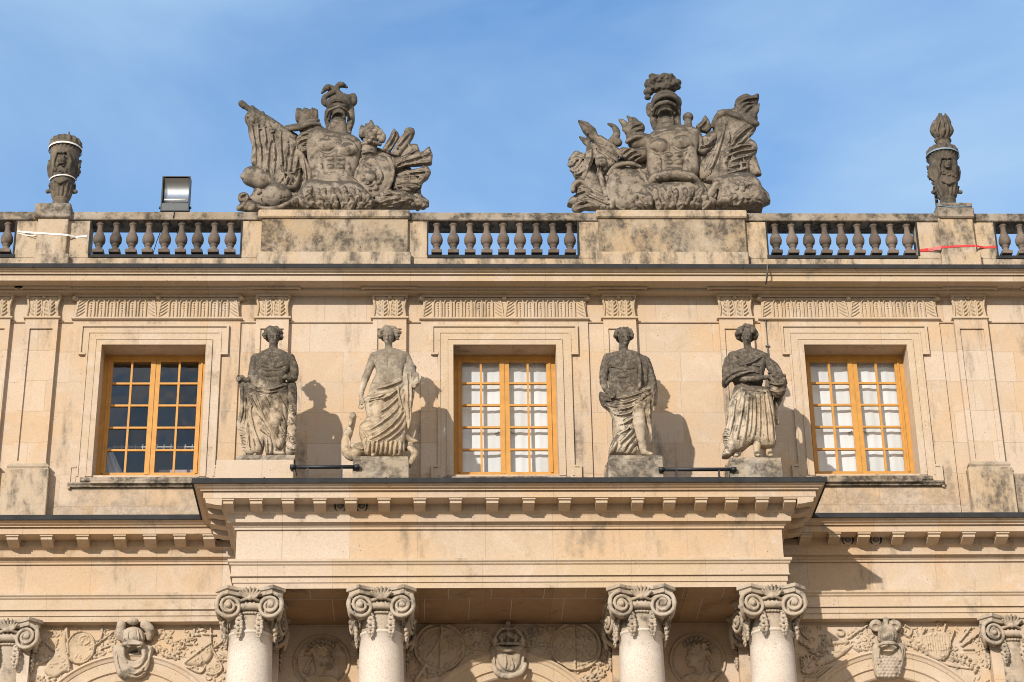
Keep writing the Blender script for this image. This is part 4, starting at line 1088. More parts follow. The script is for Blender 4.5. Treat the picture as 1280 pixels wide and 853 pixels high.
def statue(name, view, box, plinth, label, fn, mats, stone_block=None):
    """Empty at the foot; children body, drapery, hair, attribute, plinth"""
    V0 = Vol(view, (0, 0, 10, 10), .05); base = V0.pt((plinth[0] + plinth[2]) / 2, plinth[3], 0)
    t = empty(name, (base[0], YS, deck)); tag(t, label, 'statue', 'stone statues standing on the portico')
    new = lambda: Vol(view, box, .0100, (-.42, .42))
    fn(t, new)
    pb = V0.pt(plinth[0], plinth[1], -.28); pe_ = V0.pt(plinth[2], plinth[1], -.28); zt_p = pb[2]; zm = V0.pt(plinth[0], plinth[1] + 27, -.28)[2]
    p = MB()
    bm = bmesh.new(); bmesh.ops.create_grid(bm, x_segments=22, y_segments=14, size=.5)
    bm.free()
    rs = random.Random(len(label)); x0, x1, y0, y1 = pb[0], pe_[0], YS - .28, YS + .28
    # irregular rock slab over a squared block
    nx, ny = 26, 14; G = []
    for (zz, rr) in ((zm, .0), (zm + (zt_p - zm) * .35, .006), (zt_p - .012, .0), (zt_p, -.02), (zt_p, -.12)):
        row = []
        for k in range(49):
            a = k / 48 * 4; sd = int(a) % 4; f = a - int(a)
            ex, ey = (x0 + rr * -1, y0 - rr), (x1 + rr, y1 + rr)
            pt = [(ex[0] + (ey[0] - ex[0]) * f, ex[1]), (ey[0], ex[1] + (ey[1] - ex[1]) * f), (ey[0] - (ey[0] - ex[0]) * f, ey[1]), (ex[0], ey[1] - (ey[1] - ex[1]) * f)][sd]
            jit = 0 if zz == zm else .008
            row.append((pt[0] + rs.uniform(-jit, jit), pt[1] + rs.uniform(-jit, jit), zz + (0 if zz == zm else rs.uniform(-jit, jit))))
        row[-1] = row[0]; G.append(row)
    p.grid(G, False); p.quad(*G[-1][:-1]); p.build('plinth', M['plinth'], t)
    b = MB(); e0, e1 = stone_block or (x0 - .01, x1 + .01)
    b.box(e0, e1, YS - .30, YS + .30, deck + .001, zm - .001, .008); b.build('base_block', M[mats], t)
    return t
deck = zt_ + .0125
def tube_hem(Dv, pts, r): Dv.limb(pts, r, 3)

def s1(t, new):
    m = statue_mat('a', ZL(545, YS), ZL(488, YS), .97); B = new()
    B.puff([(222, 182), (255, 182), (300, 200), (328, 225), (322, 270), (303, 310), (288, 360), (240, 385), (170, 385), (130, 355), (150, 310), (157, 270), (148, 225), (172, 205)], .125, .13, k=2, edge=.35)
    B.limb([(238, 200, 0), (240, 150, -.02)], [24, 20], 10)
    chest(B, (200, 243), (268, 243), 34, [(235, 215), (232, 300)], (222, 335))
    for yy in (285, 312): B.stroke([(185, yy), (225, yy + 5), (270, yy)], 6, 'cut', 3)
    head(B, 240, 122, 43, .38, -.02)
    B.limb([(155, 228, 0), (141, 280, .02), (132, 322, 0)], [27, 22, 17], 8); B.limb([(132, 322, 0), (108, 335, -.05), (88, 322, -.1)], [17, 15, 12], 4); hand(B, (84, 318, -.11), 2.8, 22, .6)
    B.limb([(318, 228, 0), (338, 275, .0), (340, 322, 0)], [27, 23, 17], 8); B.limb([(340, 322, 0), (325, 330, -.08), (306, 318, -.14)], [17, 14, 12], 4); hand(B, (300, 312, -.15), 2.9, 20, .6)
    B.limb([(190, 380, 0), (178, 480, -.05), (170, 570, -.03), (160, 660, .03), (160, 684, .03)], [42, 38, 28, 22, 15], 8); B.limb([(160, 686, .03), (150, 690, -.08)], [15, 10], 6)
    B.limb([(250, 380, 0), (255, 480, -.09), (245, 560, -.12), (240, 640, -.04), (243, 680, -.02)], [42, 38, 27, 22, 15], 8); B.limb([(243, 680, -.02), (285, 684, -.1)], [15, 9], 6)
    B.mesh('body', m, t)
    D = new()
    D.puff([(112, 368), (160, 388), (230, 388), (300, 366), (314, 440), (302, 560), (292, 640), (268, 668), (240, 630), (236, 690), (204, 692), (196, 640), (180, 690), (114, 692), (106, 560), (112, 450)], .155, .15, k=2, edge=.3, d=-.02)
    D.limb([(108, 350, -.02), (150, 378, -.12), (215, 386, -.16), (290, 362, -.1), (302, 350, 0)], [14, 17, 18, 15, 12], 5)
    D.puff([(62, 312), (104, 325), (112, 400), (106, 480), (110, 560), (110, 694), (90, 680), (80, 610), (60, 548), (76, 480), (78, 390)], .05, .05, k=2, d=-.03)
    D.puff([(305, 352), (350, 350), (352, 460), (350, 560), (348, 680), (300, 690), (300, 560), (296, 440)], .11, .09, k=2, d=.03)
    D.folds([[(118, 395), (150, 450), (200, 520), (270, 590), (285, 640)], [(125, 420), (140, 500), (180, 570), (240, 620)], [(160, 395), (200, 450), (250, 520), (285, 580)], [(210, 398), (245, 440), (280, 500), (296, 540)],
             [(118, 480), (135, 560), (150, 620)], [(112, 540), (120, 620), (122, 685)], [(140, 600), (142, 680)], [(205, 610), (210, 650), (206, 685)], [(222, 600), (226, 640), (222, 688)], [(260, 395), (285, 440), (300, 480)]], 7)
    D.folds([[(125, 400), (165, 480), (230, 560), (280, 600)], [(190, 395), (230, 470), (290, 560)], [(150, 400), (190, 500), (250, 600), (280, 655)], [(120, 440), (132, 520), (160, 600), (170, 680)]], 9)
    D.folds([[(110, 360), (160, 392), (220, 396), (295, 372)], [(115, 352), (170, 376), (230, 378), (295, 355)]], 5)
    for k in range(8): D.stroke([(66, 560 + k * 16), (88, 552 + k * 16), (104, 562 + k * 16)], 5, 'cut')
    D.folds([[(90, 340), (95, 430), (85, 500), (75, 545)], [(104, 350), (104, 450), (98, 540)]], 5)
    D.bumps((328, 560), 20, 110, 22, 8, 3); D.stroke([(325, 350), (318, 400), (328, 440)], 12); D.stroke([(345, 360), (342, 470)], 6, 'cut')
    D.folds([[(308, 600), (325, 640), (345, 620)], [(306, 650), (330, 672), (346, 660)], [(310, 470), (330, 500), (345, 480)]], 5)
    D.mesh('drapery', m, t)
    Hv = new(); hair(Hv, 240, 122, 43, .38, 3); Hv.mesh('hair', m, t)
def s2(t, new):
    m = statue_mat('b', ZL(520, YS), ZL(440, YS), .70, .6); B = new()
    B.puff([(775, 186), (818, 182), (868, 196), (890, 222), (870, 285), (862, 335), (800, 370), (720, 356), (736, 300), (728, 240), (712, 216), (740, 196)], .115, .12, k=2, edge=.35)
    B.limb([(798, 205, 0), (798, 150, -.02)], [20, 17], 10)
    for c in ((765, 245), (828, 240)):
        f = B.front(*c); B.ball((c[0], c[1], f + .035), (25, 17, 25), 8)
    B.stroke([(796, 215), (796, 260), (790, 320)], 4, 'cut', 4); B.ball((785, 325, B.front(785, 325)), (5, 5, 5), 3, 'cut')
    head(B, 797, 120, 41, -.30, -.02)
    B.limb([(727, 218, 0), (698, 290, .0), (676, 350, -.03), (664, 410, -.08)], [23, 19, 16, 11], 6); hand(B, (668, 425, -.09), 1.5, 21, .5)
    B.limb([(878, 215, 0), (903, 262, .0), (915, 285, -.05), (925, 320, -.12)], [24, 19, 16, 12], 6); hand(B, (930, 330, -.13), 1.3, 20, .5)
    B.limb([(760, 360, 0), (745, 480, -.09), (735, 570, -.08), (730, 690, .0)], [42, 36, 26, 16], 8); B.limb([(830, 360, 0), (835, 500, -.02), (840, 600, 0), (840, 690, 0)], [40, 34, 26, 16], 8)
    B.limb([(730, 690, 0), (722, 694, -.12)], [15, 10], 5)
    B.mesh('body', m, t)
    D = new()
    D.puff([(716, 352), (780, 352), (862, 322), (884, 380), (894, 470), (880, 600), (868, 702), (780, 700), (690, 698), (668, 636), (655, 565), (690, 520), (684, 450), (700, 400)], .165, .17, k=2, edge=.28, d=-.01)
    D.limb([(680, 428, -.06), (730, 420, -.15), (800, 405, -.17)], [12, 17, 14], 5)
    D.limb([(868, 268, .0), (900, 262, -.06), (920, 270, -.02)], [16, 18, 14], 5)
    D.puff([(872, 275), (918, 268), (935, 320), (922, 400), (912, 470), (910, 530), (892, 575), (882, 500), (868, 400)], .06, .05, k=3, d=-.08)
    D.limb([(720, 356, -.09), (790, 350, -.14), (862, 322, -.08)], [10, 13, 12], 4)
    D.folds([[(862, 330), (800, 362), (730, 372)], [(868, 350), (810, 400), (740, 440), (690, 452)], [(872, 372), (820, 440), (750, 490), (690, 520)], [(878, 410), (830, 480), (760, 540), (690, 575)], [(880, 450), (840, 520), (770, 585), (685, 622)],
             [(880, 500), (830, 570), (760, 615), (700, 640)], [(884, 540), (830, 600), (780, 630)], [(868, 400), (868, 460), (850, 475)], [(842, 360), (850, 420), (868, 470)]], 7)
    D.folds([[(x, 618 + abs(x - 780) * .1), (x - 4, 655), (x - 8, 694)] for x in (705, 725, 745, 768, 790, 812, 836, 858)], 6)
    D.folds([[(885, 300), (892, 400), (892, 520)], [(905, 290), (908, 380), (902, 480)], [(660, 565), (690, 600), (686, 640)]], 6)
    D.folds([[(690, 432), (740, 426), (795, 408)]], 5)
    D.mesh('drapery', m, t)
    Hv = new(); hair(Hv, 797, 120, 42, -.3, 8, 40, 10, 1.06); Hv.ball((835, 110, .05), (20, 26, 24), 5); Hv.bumps((838, 110), 18, 22, 8, 9, 4); Hv.mesh('hair', m, t)
    A = new(); P = [(665 + 13 * math.cos(a), 455 + 13 * math.sin(a), -.1) for a in np.linspace(0, 6.28, 12)]; A.limb(P, 4, 0, sm=False); A.mesh('ring', m, t)
    A = new(); A.ball((927, 332, -.16), (20, 12, 44), 2, rot=-.15); A.ball((924, 330, -.20), (12, 8, 32), 4, 'cut', rot=-.15); A.bumps((935, 355), 12, 16, 6, 6, 2); A.mesh('bowl', m, t)
    S = new(); S.limb([(626, 512, -.12), (614, 560, -.08), (592, 620, -.05), (594, 672, -.05), (620, 700, -.08), (650, 668, -.03), (690, 668, .05)], [16, 18, 22, 25, 24, 32, 34], 6)
    S.ball((624, 508, -.13), (19, 22, 22), 5); S.limb([(620, 500, -.15), (612, 540, -.2), (610, 552, -.2)], [12, 10, 6], 4); S.stroke([(640, 500), (640, 540), (628, 570)], 5, 'cut'); S.ball((618, 512, -.2), (3, 4, 3), 2, 'cut')
    S.limb([(880, 610, 0), (905, 622, .02), (934, 628, .0)], [20, 15, 8], 4); S.limb([(900, 660, 0), (925, 685, -.03), (905, 735, -.05), (895, 750, -.05)], [15, 17, 14, 8], 4); S.limb([(690, 668, .06), (800, 660, .16), (900, 650, .05)], [34, 34, 20], 5)
    S.folds([[(600, 600), (615, 640), (606, 680)], [(640, 650), (660, 672), (680, 660)]], 4)
    S.mesh('serpent', m, t)
def s3(t, new):
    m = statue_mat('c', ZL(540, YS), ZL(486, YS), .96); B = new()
    B.puff([(165, 198), (215, 190), (268, 208), (302, 236), (312, 290), (298, 380), (225, 410), (135, 405), (120, 340), (126, 260), (106, 225), (136, 203)], .125, .13, k=2, edge=.35)
    B.limb([(192, 205, 0), (190, 150, -.02)], [24, 20], 10)
    chest(B, (162, 250), (230, 248), 35, [(198, 218), (195, 300)], (178, 345))
    for yy in (290, 318): B.stroke([(150, yy), (190, yy + 5), (232, yy)], 6, 'cut', 3)
    head(B, 195, 126, 43, .50, -.02)
    B.limb([(118, 226, 0), (98, 285, .02), (94, 340, 0)], [27, 23, 18], 8); B.limb([(94, 340, 0), (105, 375, -.08), (125, 392, -.16)], [18, 15, 12], 4); hand(B, (130, 398, -.17), .6, 21, .7)
    B.limb([(296, 240, 0), (318, 300, .02), (330, 350, -.02)], [26, 24, 19], 8); B.limb([(330, 350, -.02), (312, 385, -.1), (290, 405, -.17)], [18, 15, 12], 4); hand(B, (286, 408, -.18), 2.4, 21, .6)
    B.limb([(250, 400, 0), (262, 500, -.1), (270, 590, -.06), (284, 660, .0), (290, 680, .0)], [42, 36, 27, 20, 14], 8); B.limb([(290, 680, 0), (325, 688, -.08)], [15, 9], 6)
    B.limb([(170, 400, 0), (175, 520, .02), (175, 600, .06), (175, 685, .08)], [42, 36, 26, 16], 8)
    B.mesh('body', m, t)
    D = new()
    D.puff([(74, 395), (128, 410), (200, 398), (290, 372), (346, 350), (350, 410), (328, 500), (330, 600), (328, 640), (318, 600), (296, 520), (262, 498), (250, 560), (254, 690), (180, 692), (122, 692), (130, 640), (155, 600), (148, 540), (122, 480), (84, 445)], .155, .14, k=2, edge=.3, d=-.02)
    D.limb([(256, 205, -.09), (262, 260, -.14), (266, 320, -.15), (262, 375, -.15)], [14, 15, 15, 14], 3)
    D.limb([(290, 232, .02), (318, 300, .04), (335, 360, .03), (338, 440, .05)], [22, 24, 20, 18], 4)
    D.folds([[(80, 402), (130, 425), (210, 415), (320, 375)], [(84, 425), (140, 450), (220, 440), (320, 392)], [(100, 452), (160, 478), (230, 462), (300, 425)], [(128, 490), (180, 505), (240, 480), (300, 435)], [(150, 545), (200, 540), (250, 500), (310, 440)],
             [(158, 590), (210, 575), (250, 520)], [(165, 640), (205, 610), (240, 560)], [(178, 685), (205, 640), (245, 590)], [(210, 688), (225, 650), (248, 630)], [(320, 420), (312, 480), (322, 560)], [(340, 400), (330, 470)], [(125, 690), (150, 650), (160, 620)], [(308, 460), (300, 500), (312, 560)]], 7)
    D.folds([[(250, 215), (256, 290), (252, 370)], [(270, 220), (276, 290), (272, 370)], [(300, 250), (322, 320), (336, 380)]], 5)
    D.mesh('drapery', m, t)
    Hv = new(); hair(Hv, 195, 126, 43, .5, 21); Hv.mesh('hair', m, t)
def s4(t, new):
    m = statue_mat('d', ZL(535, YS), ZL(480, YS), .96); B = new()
    B.puff([(765, 184), (812, 182), (868, 200), (884, 230), (872, 300), (850, 380), (760, 378), (720, 330), (708, 260), (708, 215), (735, 196)], .115, .12, k=2, edge=.35)
    B.limb([(795, 200, 0), (790, 150, -.02)], [21, 18], 10)
    head(B, 788, 122, 40, .05, -.02)
    B.limb([(720, 215, 0), (706, 270, .0), (725, 320, -.08)], [25, 22, 19], 8); B.limb([(725, 320, -.08), (800, 325, -.2), (880, 318, -.22)], [19, 16, 12], 4); hand(B, (898, 314, -.23), -.1, 21, .4)
    B.limb([(875, 220, 0), (905, 270, -.03), (925, 300, -.1)], [24, 20, 15], 6); hand(B, (935, 312, -.14), 2.2, 20, .5)
    for x, d in ((838, -.05), (898, .0)):
        B.limb([(x - 20, 400, 0), (x - 5, 540, 0), (x, 640, d), (x, 682, d)], [38, 30, 20, 15], 6); B.limb([(x, 690, d), (x + 8, 694, d - .12)], [15, 11], 6)
    B.limb([(748, 620, .05), (746, 672, .02), (744, 686, -.02)], [22, 19, 15], 6); B.limb([(744, 688, .0), (738, 695, -.13)], [15, 11], 6)
    B.mesh('body', m, t)
    D = new()
    D.puff([(738, 362), (830, 366), (896, 384), (916, 450), (926, 560), (926, 652), (872, 660), (820, 636), (770, 672), (722, 690), (700, 706), (668, 700), (684, 655), (672, 600), (690, 545), (698, 470), (718, 400)], .17, .17, k=2, edge=.3, d=-.02)
    D.puff([(735, 200), (770, 215), (830, 215), (862, 210), (880, 250), (862, 330), (830, 385), (765, 378), (725, 320), (712, 250)], .145, .12, k=2, edge=.3)
    D.limb([(682, 355, -.02), (700, 320, -.12), (760, 290, -.19), (850, 305, -.2)], [14, 24, 26, 16], 5)
    D.limb([(700, 235, .0), (690, 285, .0), (690, 330, -.02)], [20, 22, 16], 5)
    D.limb([(885, 235, .04), (930, 280, .06), (945, 340, .06), (942, 420, .06), (925, 470, .06), (938, 540, .04)], [20, 24, 24, 20, 14, 10], 5)
    D.folds([[(690, 352), (720, 312), (780, 290), (850, 296)], [(700, 362), (735, 328), (790, 312)], [(712, 335), (750, 300), (830, 288)], [(740, 215), (780, 250), (850, 265)], [(735, 240), (780, 270), (860, 290)], [(860, 215), (820, 245), (770, 258)], [(745, 340), (790, 355), (850, 340)]], 6)
    D.folds([[(762, 385), (735, 470), (705, 560), (690, 640)], [(780, 380), (765, 480), (745, 580), (720, 670)], [(800, 380), (795, 480), (780, 580), (765, 655)], [(826, 380), (832, 480), (825, 580), (806, 630)], [(848, 385), (852, 480), (850, 580), (845, 635)],
             [(868, 388), (876, 480), (884, 580), (888, 645)], [(886, 392), (900, 480), (912, 580), (914, 645)], [(745, 390), (718, 460), (700, 530)], [(738, 420), (722, 500), (705, 600)], [(812, 400), (812, 500), (800, 600)]], 7)
    for k in range(6): D.stroke([(668, 570 + k * 22), (690, 560 + k * 22), (706, 574 + k * 22)], 6, 'cut')
    D.folds([[(745, 372), (800, 382), (890, 390)]], 6)
    D.mesh('drapery', m, t)
    Hv = new(); hair(Hv, 788, 122, 41, .05, 31, 40, 12, 1.08); Hv.bumps((786, 84), 44, 26, 20, 11, 6); Hv.mesh('hair', m, t)
    K = new(); P = [K.pt(942, y, -.15) for y in (345, 390)]
    K.limb([(940, 340, -.15), (940, 355, -.15), (940, 375, -.15), (942, 385, -.15)], [44, 43, 39, 34], 0, sm=False); K.limb([(898, 345, -.2), (940, 352, -.31), (984, 345, -.2)], 5, 2); K.limb([(904, 378, -.2), (942, 388, -.29), (978, 378, -.2)], 5, 2)
    K.bumps((940, 325), 40, 18, 26, 11, 9); K.bumps((945, 310), 34, 8, 12, 10, 5)
    K.mesh('basket', m, t)
statue('statue', VA, (45, 62, 365, 705), (62, 692, 343, 800), 'leftmost portico statue, dark crusted bare chested man with drapery knotted at his hip', s1, 'mould', stone_block=(XL(270, 585, YS - .3), XL(367, 585, YS - .3)))
statue('statue', VA, (575, 40, 960, 760), (628, 699, 893, 800), 'stone statue of a bare armed woman with a serpent rising at her feet', s2, 'plinth')
statue('statue', VBv, (60, 62, 365, 705), (118, 694, 377, 800), 'dark stone statue of a man with cloth over one shoulder and one bare leg', s3, 'plinth')
statue('statue', VBv, (650, 35, 1000, 715), (705, 704, 953, 800), 'stone statue of a robed woman wearing a wreath and holding a fruit basket', s4, 'plinth')
# ================================================================== TROPHIES, URNS and small things on the roof edge
YT = .08
VT1 = (280, 80, 4.2643, YT); VT2 = (690, 80, 4.2643, YT)
MT = M['trophy']
def trophy(view, label, fn, zc_, cx):
    V0 = Vol(view, (0, 0, 10, 10), .05); base = V0.pt(cx, 770, 0)
    t = empty('trophy', (base[0], YT, zc_)); tag(t, label, 'trophy', 'carved stone trophies of arms on the balustrade'); fn(t, view); return t
def new_at(view, box, dy=(-.45, .42), h=.0125): return Vol(view, box, h, dy)
def leaves(V, row, r=6, L_=36, cut=True, seed=1):
    """overlapping feather shaped straps hanging down from the points in row (x, y, angle)"""
    for x, y, a in row:
        dx, dy_ = math.cos(a), math.sin(a); V.stroke([(x, y), (x + dx * L_ * .5, y + dy_ * L_ * .5), (x + dx * L_, y + dy_ * L_)], r * 1.5, 'add', 3, .5, r * .5)
        V.stroke([(x + dx * 4, y + dy_ * 4), (x + dx * L_ * .8, y + dy_ * L_ * .8)], r * .5, 'cut', 2)
        for s_ in (-1, 1): V.stroke([(x - dy_ * s_ * r * 2.1, y + dx * s_ * r * 2.1), (x + dx * L_ * .7 - dy_ * s_ * r * 2.1, y + dy_ * L_ * .7 + dx * s_ * r * 2.1)], r * .7, 'cut', 2)
def skirt(V, x0, x1, y, n, L_=60, r=7, fan=.35):
    """row of irregular hanging straps, each swollen, creased and curled at its end"""
    rs = random.Random(int(x0 + y)); cx = (x0 + x1) / 2
    for k in range(n):
        x = x0 + (x1 - x0) * (k + rs.uniform(-.22, .22)) / (n - 1); yy = y + rs.uniform(-7, 7); a = math.pi / 2 - (x - cx) / (x1 - x0) * 2 * fan + rs.uniform(-.22, .22)
        l2 = L_ * rs.uniform(.95, 1.5); dx, dy_ = math.cos(a), math.sin(a); w_ = r * rs.uniform(1.1, 1.7); bend = rs.uniform(-9, 9)
        mid = (x + dx * l2 * .5 - dy_ * bend, yy + dy_ * l2 * .5 + dx * bend)
        V.stroke([(x, yy), mid, (x + dx * l2, yy + dy_ * l2)], w_ * 1.35, 'add', 3, .45, w_ * .6)
        V.stroke([(x + dx * 6, yy + dy_ * 6), mid, (x + dx * l2 * .85, yy + dy_ * l2 * .85)], w_ * .45, 'cut', 1.5)
        V.stroke([(x - dy_ * w_ * 1.3, yy + dx * w_ * 1.3), (x + dx * l2 * .9 - dy_ * w_ * 1.2, yy + dy_ * l2 * .9 + dx * w_ * 1.2)], w_ * .6, 'cut', 1.5)
        f = V.front(x + dx * l2, yy + dy_ * l2)
        if f is not None: V.ball((x + dx * l2, yy + dy_ * l2, f + .006), (w_ * .55, w_ * .6, w_ * .5), 2)
def cuirass(V, cx, pecs, ribs, mid, side=55):
    for (x, y) in pecs:
        f = V.front(x, y) or 0; V.ball((x, y, f + .035), (52, 30, 40), 12)
        V.stroke([(x - 46, y + 14), (x - 20, y + 36), (x + 20, y + 36), (x + 46, y + 14)], 10, 'cut', 4)
    V.stroke([(mid[0], mid[1]), (mid[0] + 2, mid[2])], 9, 'cut', 4)
    for k, y in enumerate(ribs):
        for s_ in (-1, 1):
            x = cx + s_ * (28 - 2 * k); f = V.front(x, y - 16)
            if f is not None: V.ball((x, y - 16, f + .016), (26, 20, 16), 3)
            x = cx + s_ * (70 - 3 * k); f = V.front(x, y - 22)
            if f is not None: V.ball((x, y - 22, f + .02), (15, 14, 22), 5, rot=s_ * .5)
    for s_ in (-1, 1):
        V.stroke([(cx + s_ * 84, ribs[0] - 40), (cx + s_ * 56, ribs[0] - 8), (cx + s_ * 58, ribs[-1]), (cx + s_ * 40, ribs[-1] + 30)], 10, 'cut', 4)
def t1(t, v):
    Z = new_at(v, (120, 400, 1080, 790)); Z.puff([(150, 560), (240, 520), (400, 470), (450, 430), (560, 400), (720, 430), (860, 470), (960, 520), (1030, 620), (1050, 700), (1030, 768), (180, 772), (160, 680)], .14, .12, k=2, d=.16)
    Z.scratch(150, 450, 1040, 760, 60, 8, 60, 20); Z.mesh('backing_stone', MT, t)
    # cuirass
    B = new_at(v, (430, 330, 745, 700))
    B.puff([(455, 385), (500, 352), (560, 372), (610, 385), (680, 395), (735, 440), (722, 520), (712, 580), (700, 620), (715, 672), (452, 660), (472, 620), (456, 560), (440, 480), (440, 425)], .23, .22, k=2, edge=.4)
    cuirass(B, 592, [(547, 432), (662, 462)], [525, 568], (605, 400, 500)); f = B.front(590, 625) or 0
    B.ball((592, 628, f + .03), (62, 26, 46), 10); B.stroke([(592, 590), (592, 668)], 4, 'cut'); B.stroke([(530, 640), (545, 595), (592, 578), (640, 600), (655, 645)], 5)
    B.stroke([(505, 372), (560, 395), (610, 402), (680, 412), (700, 440)], 8); B.ball((545, 392, (B.front(545, 392) or 0)), (14, 8, 14), 3); B.stroke([(470, 655), (530, 664), (600, 660), (700, 672)], 7)
    B.mesh('cuirass', MT, t)
    # pteruges
    S = new_at(v, (330, 635, 830, 785))
    S.puff([(450, 645), (540, 652), (640, 654), (720, 662), (775, 715), (806, 752), (806, 776), (345, 776), (352, 755), (405, 705)], .30, .2, k=2, edge=.4, d=-.04)
    skirt(S, 465, 715, 668, 8, 46, 9, .3); skirt(S, 410, 760, 700, 9, 48, 11, -.5); skirt(S, 375, 785, 738, 10, 36, 11, -.9); S.scratch(380, 660, 790, 770, 26, 5, 34, 2)
    S.mesh('skirt', MT, t)
    # neck stump and helmet
    N = new_at(v, (505, 90, 710, 400))
    N.limb([(612, 395, .02), (610, 330, -.02), (612, 275, -.02)], [50, 43, 36], 4)
    N.ball((616, 225, .03), (72, 78, 58), 6); N.limb([(556, 260, .02), (552, 310, .03), (566, 350, .02)], [20, 16, 10], 6); N.limb([(672, 240, .02), (676, 310, .02), (660, 360, .0)], [22, 20, 12], 6)
    N.ball((606, 276, -.17), (46, 62, 30), 3, 'cut'); N.limb([(612, 385, .0), (610, 318, .0)], [45, 40], 3)
    N.limb([(548, 285, -.08), (560, 250, -.19), (590, 236, -.25), (612, 228, -.28), (634, 236, -.25), (654, 250, -.19), (668, 290, -.06)], [7, 8, 8, 8, 8, 8, 7], 2)
    N.stroke([(560, 225), (600, 200), (650, 220)], 6, 'cut'); N.stroke([(570, 200), (606, 180), (645, 200)], 7)
    for sx, P in ((0, [(600, 190, 0), (560, 210, -.02), (535, 205, 0), (538, 180, 0), (560, 165, 0), (585, 150, 0), (575, 130, 0), (550, 125, -.02), (522, 155, -.02)]), (1, [(620, 190, 0), (660, 215, 0), (692, 205, 0), (690, 172, 0), (660, 178, 0), (620, 165, 0), (600, 135, 0), (620, 110, 0), (655, 125, -.02)])):
        N.limb(P, [16, 19, 18, 15, 16, 17, 15, 16, 7], 4)
    for p in ((552, 128, -.05), (628, 112, -.05)): N.ball(p, (18, 16, 16), 3); N.ball((p[0], p[1], p[2] - .05), (5, 6, 5), 1, 'cut')
    N.stroke([(580, 290), (612, 300), (650, 292)], 3, 'cut'); N.stroke([(590, 300), (592, 370)], 3, 'cut')
    for s_, x in ((1, 545), (1, 672)): N.bumps((x, 330), 12, 40, 9, 8, x)
    N.mesh('helmet', MT, t)
    # left arm stump with its ring of petals, puffed sleeve
    A = new_at(v, (310, 225, 530, 500))
    A.limb([(495, 380, .05), (460, 350, .02), (440, 320, .0), (442, 285, 0)], [55, 52, 50, 46], 6)
    A.limb([(330, 348, .0), (400, 340, -.1), (470, 318, -.16), (508, 325, -.1)], [13, 18, 16, 12], 3); A.limb([(330, 335, .0), (400, 322, -.1), (470, 300, -.16), (506, 302, -.1)], [8, 10, 10, 8], 3)
    for k, x in enumerate((395, 412, 430, 450, 470, 490)): A.limb([(x, 300, -.08), (x, 262, -.11), (x - 3 + k, 238 + 8 * (k % 2), -.08)], [14, 14, 7], 2)
    for k, x in enumerate((405, 440, 480)): A.limb([(x, 300, .1), (x, 255, .1), (x, 242, .1)], [16, 15, 7], 2)
    A.ball((440, 420, .0), (58, 60, 60), 8); A.ball((430, 470, .0), (40, 45, 28), 8)
    A.folds([[(395, 390), (430, 370), (480, 372)], [(390, 420), (420, 400), (470, 410)], [(395, 450), (425, 425), (470, 440)], [(400, 480), (430, 455), (460, 465)], [(445, 365), (470, 400), (480, 450)]], 7)
    A.mesh('arm_piece', MT, t)
    # standard with hanging cloth
    F = new_at(v, (75, 195, 480, 720))
    F.limb([(100, 218, .0), (200, 285, .02), (300, 345, .04), (380, 385, .06)], [15, 16, 16, 16], 0, sm=False); F.limb([(94, 212, 0), (108, 224, 0)], [18, 18], 0, sm=False)
    F.puff([(110, 295), (130, 262), (150, 232), (205, 268), (262, 300), (330, 350), (382, 400), (402, 470), (412, 560), (402, 640), (372, 682), (300, 660), (240, 650), (205, 620), (175, 560), (146, 530), (150, 440), (132, 380), (126, 330)], .13, .12, k=4, edge=.3, d=.02)
    F.folds([[(150, 240), (140, 320), (170, 420), (160, 520)], [(175, 280), (180, 380), (200, 470), (190, 560)], [(205, 300), (225, 400), (222, 500), (240, 600)], [(240, 310), (262, 400), (270, 500), (262, 590)], [(275, 330), (240, 420), (232, 520), (215, 600)], [(300, 350), (300, 450), (310, 560), (330, 640)],
             [(340, 390), (340, 480), (322, 570), (300, 640)], [(370, 420), (352, 520), (350, 600), (310, 652)], [(392, 470), (380, 560), (350, 640)], [(130, 300), (165, 330), (205, 322)], [(215, 280), (250, 320), (300, 345)], [(310, 560), (340, 590), (390, 575)]], 9)
    F.limb([(150, 232, -.08), (160, 290, -.1), (140, 330, -.06)], [12, 13, 8], 3); F.limb([(205, 262, -.06), (212, 310, -.1), (196, 345, -.06)], [11, 12, 8], 3)
    F.limb([(400, 470, -.05), (440, 560, -.05), (452, 610, -.02), (420, 680, -.02)], [20, 24, 20, 16], 5); F.folds([[(420, 500), (440, 590), (430, 660)]], 7)
    F.scratch(120, 260, 400, 660, 34, 6, 60, 4); F.mesh('draped_standard', MT, t)
    G = new_at(v, (160, 620, 400, 785)); G.ball((282, 708, -.1), (80, 72, 74), 3); G.stroke([(262, 640), (256, 710), (262, 770)], 6); G.stroke([(300, 640), (306, 710), (300, 770)], 3, 'cut'); G.stroke([(205, 712), (280, 722), (355, 708)], 3, 'cut')
    G.limb([(190, 765, -.16), (270, 770, -.28), (340, 745, -.26), (382, 700, -.16)], [10, 13, 12, 8], 2); G.limb([(185, 690, -.1), (192, 680, -.12)], [13, 15], 3); G.mesh('globe', MT, t)
    K = new_at(v, (55, 540, 240, 790)); K.limb([(150, 600, .05), (210, 620, .05)], [56, 60], 3, sm=False); K.limb([(98, 600, .0), (125, 604, .0)], [13, 10], 3); K.ball((103, 602, .0), (14, 14, 16), 3)
    for k in range(4): K.stroke([(160 + 14 * k, 590), (158 + 14 * k, 640)], 4, 'cut')
    K.stroke([(140, 560), (128, 610), (140, 665)], 5); K.limb([(105, 715, -.05), (108, 722, .0)], [31, 30], 0); K.ball((108, 715, -.12), (22, 10, 22), 2, 'cut')
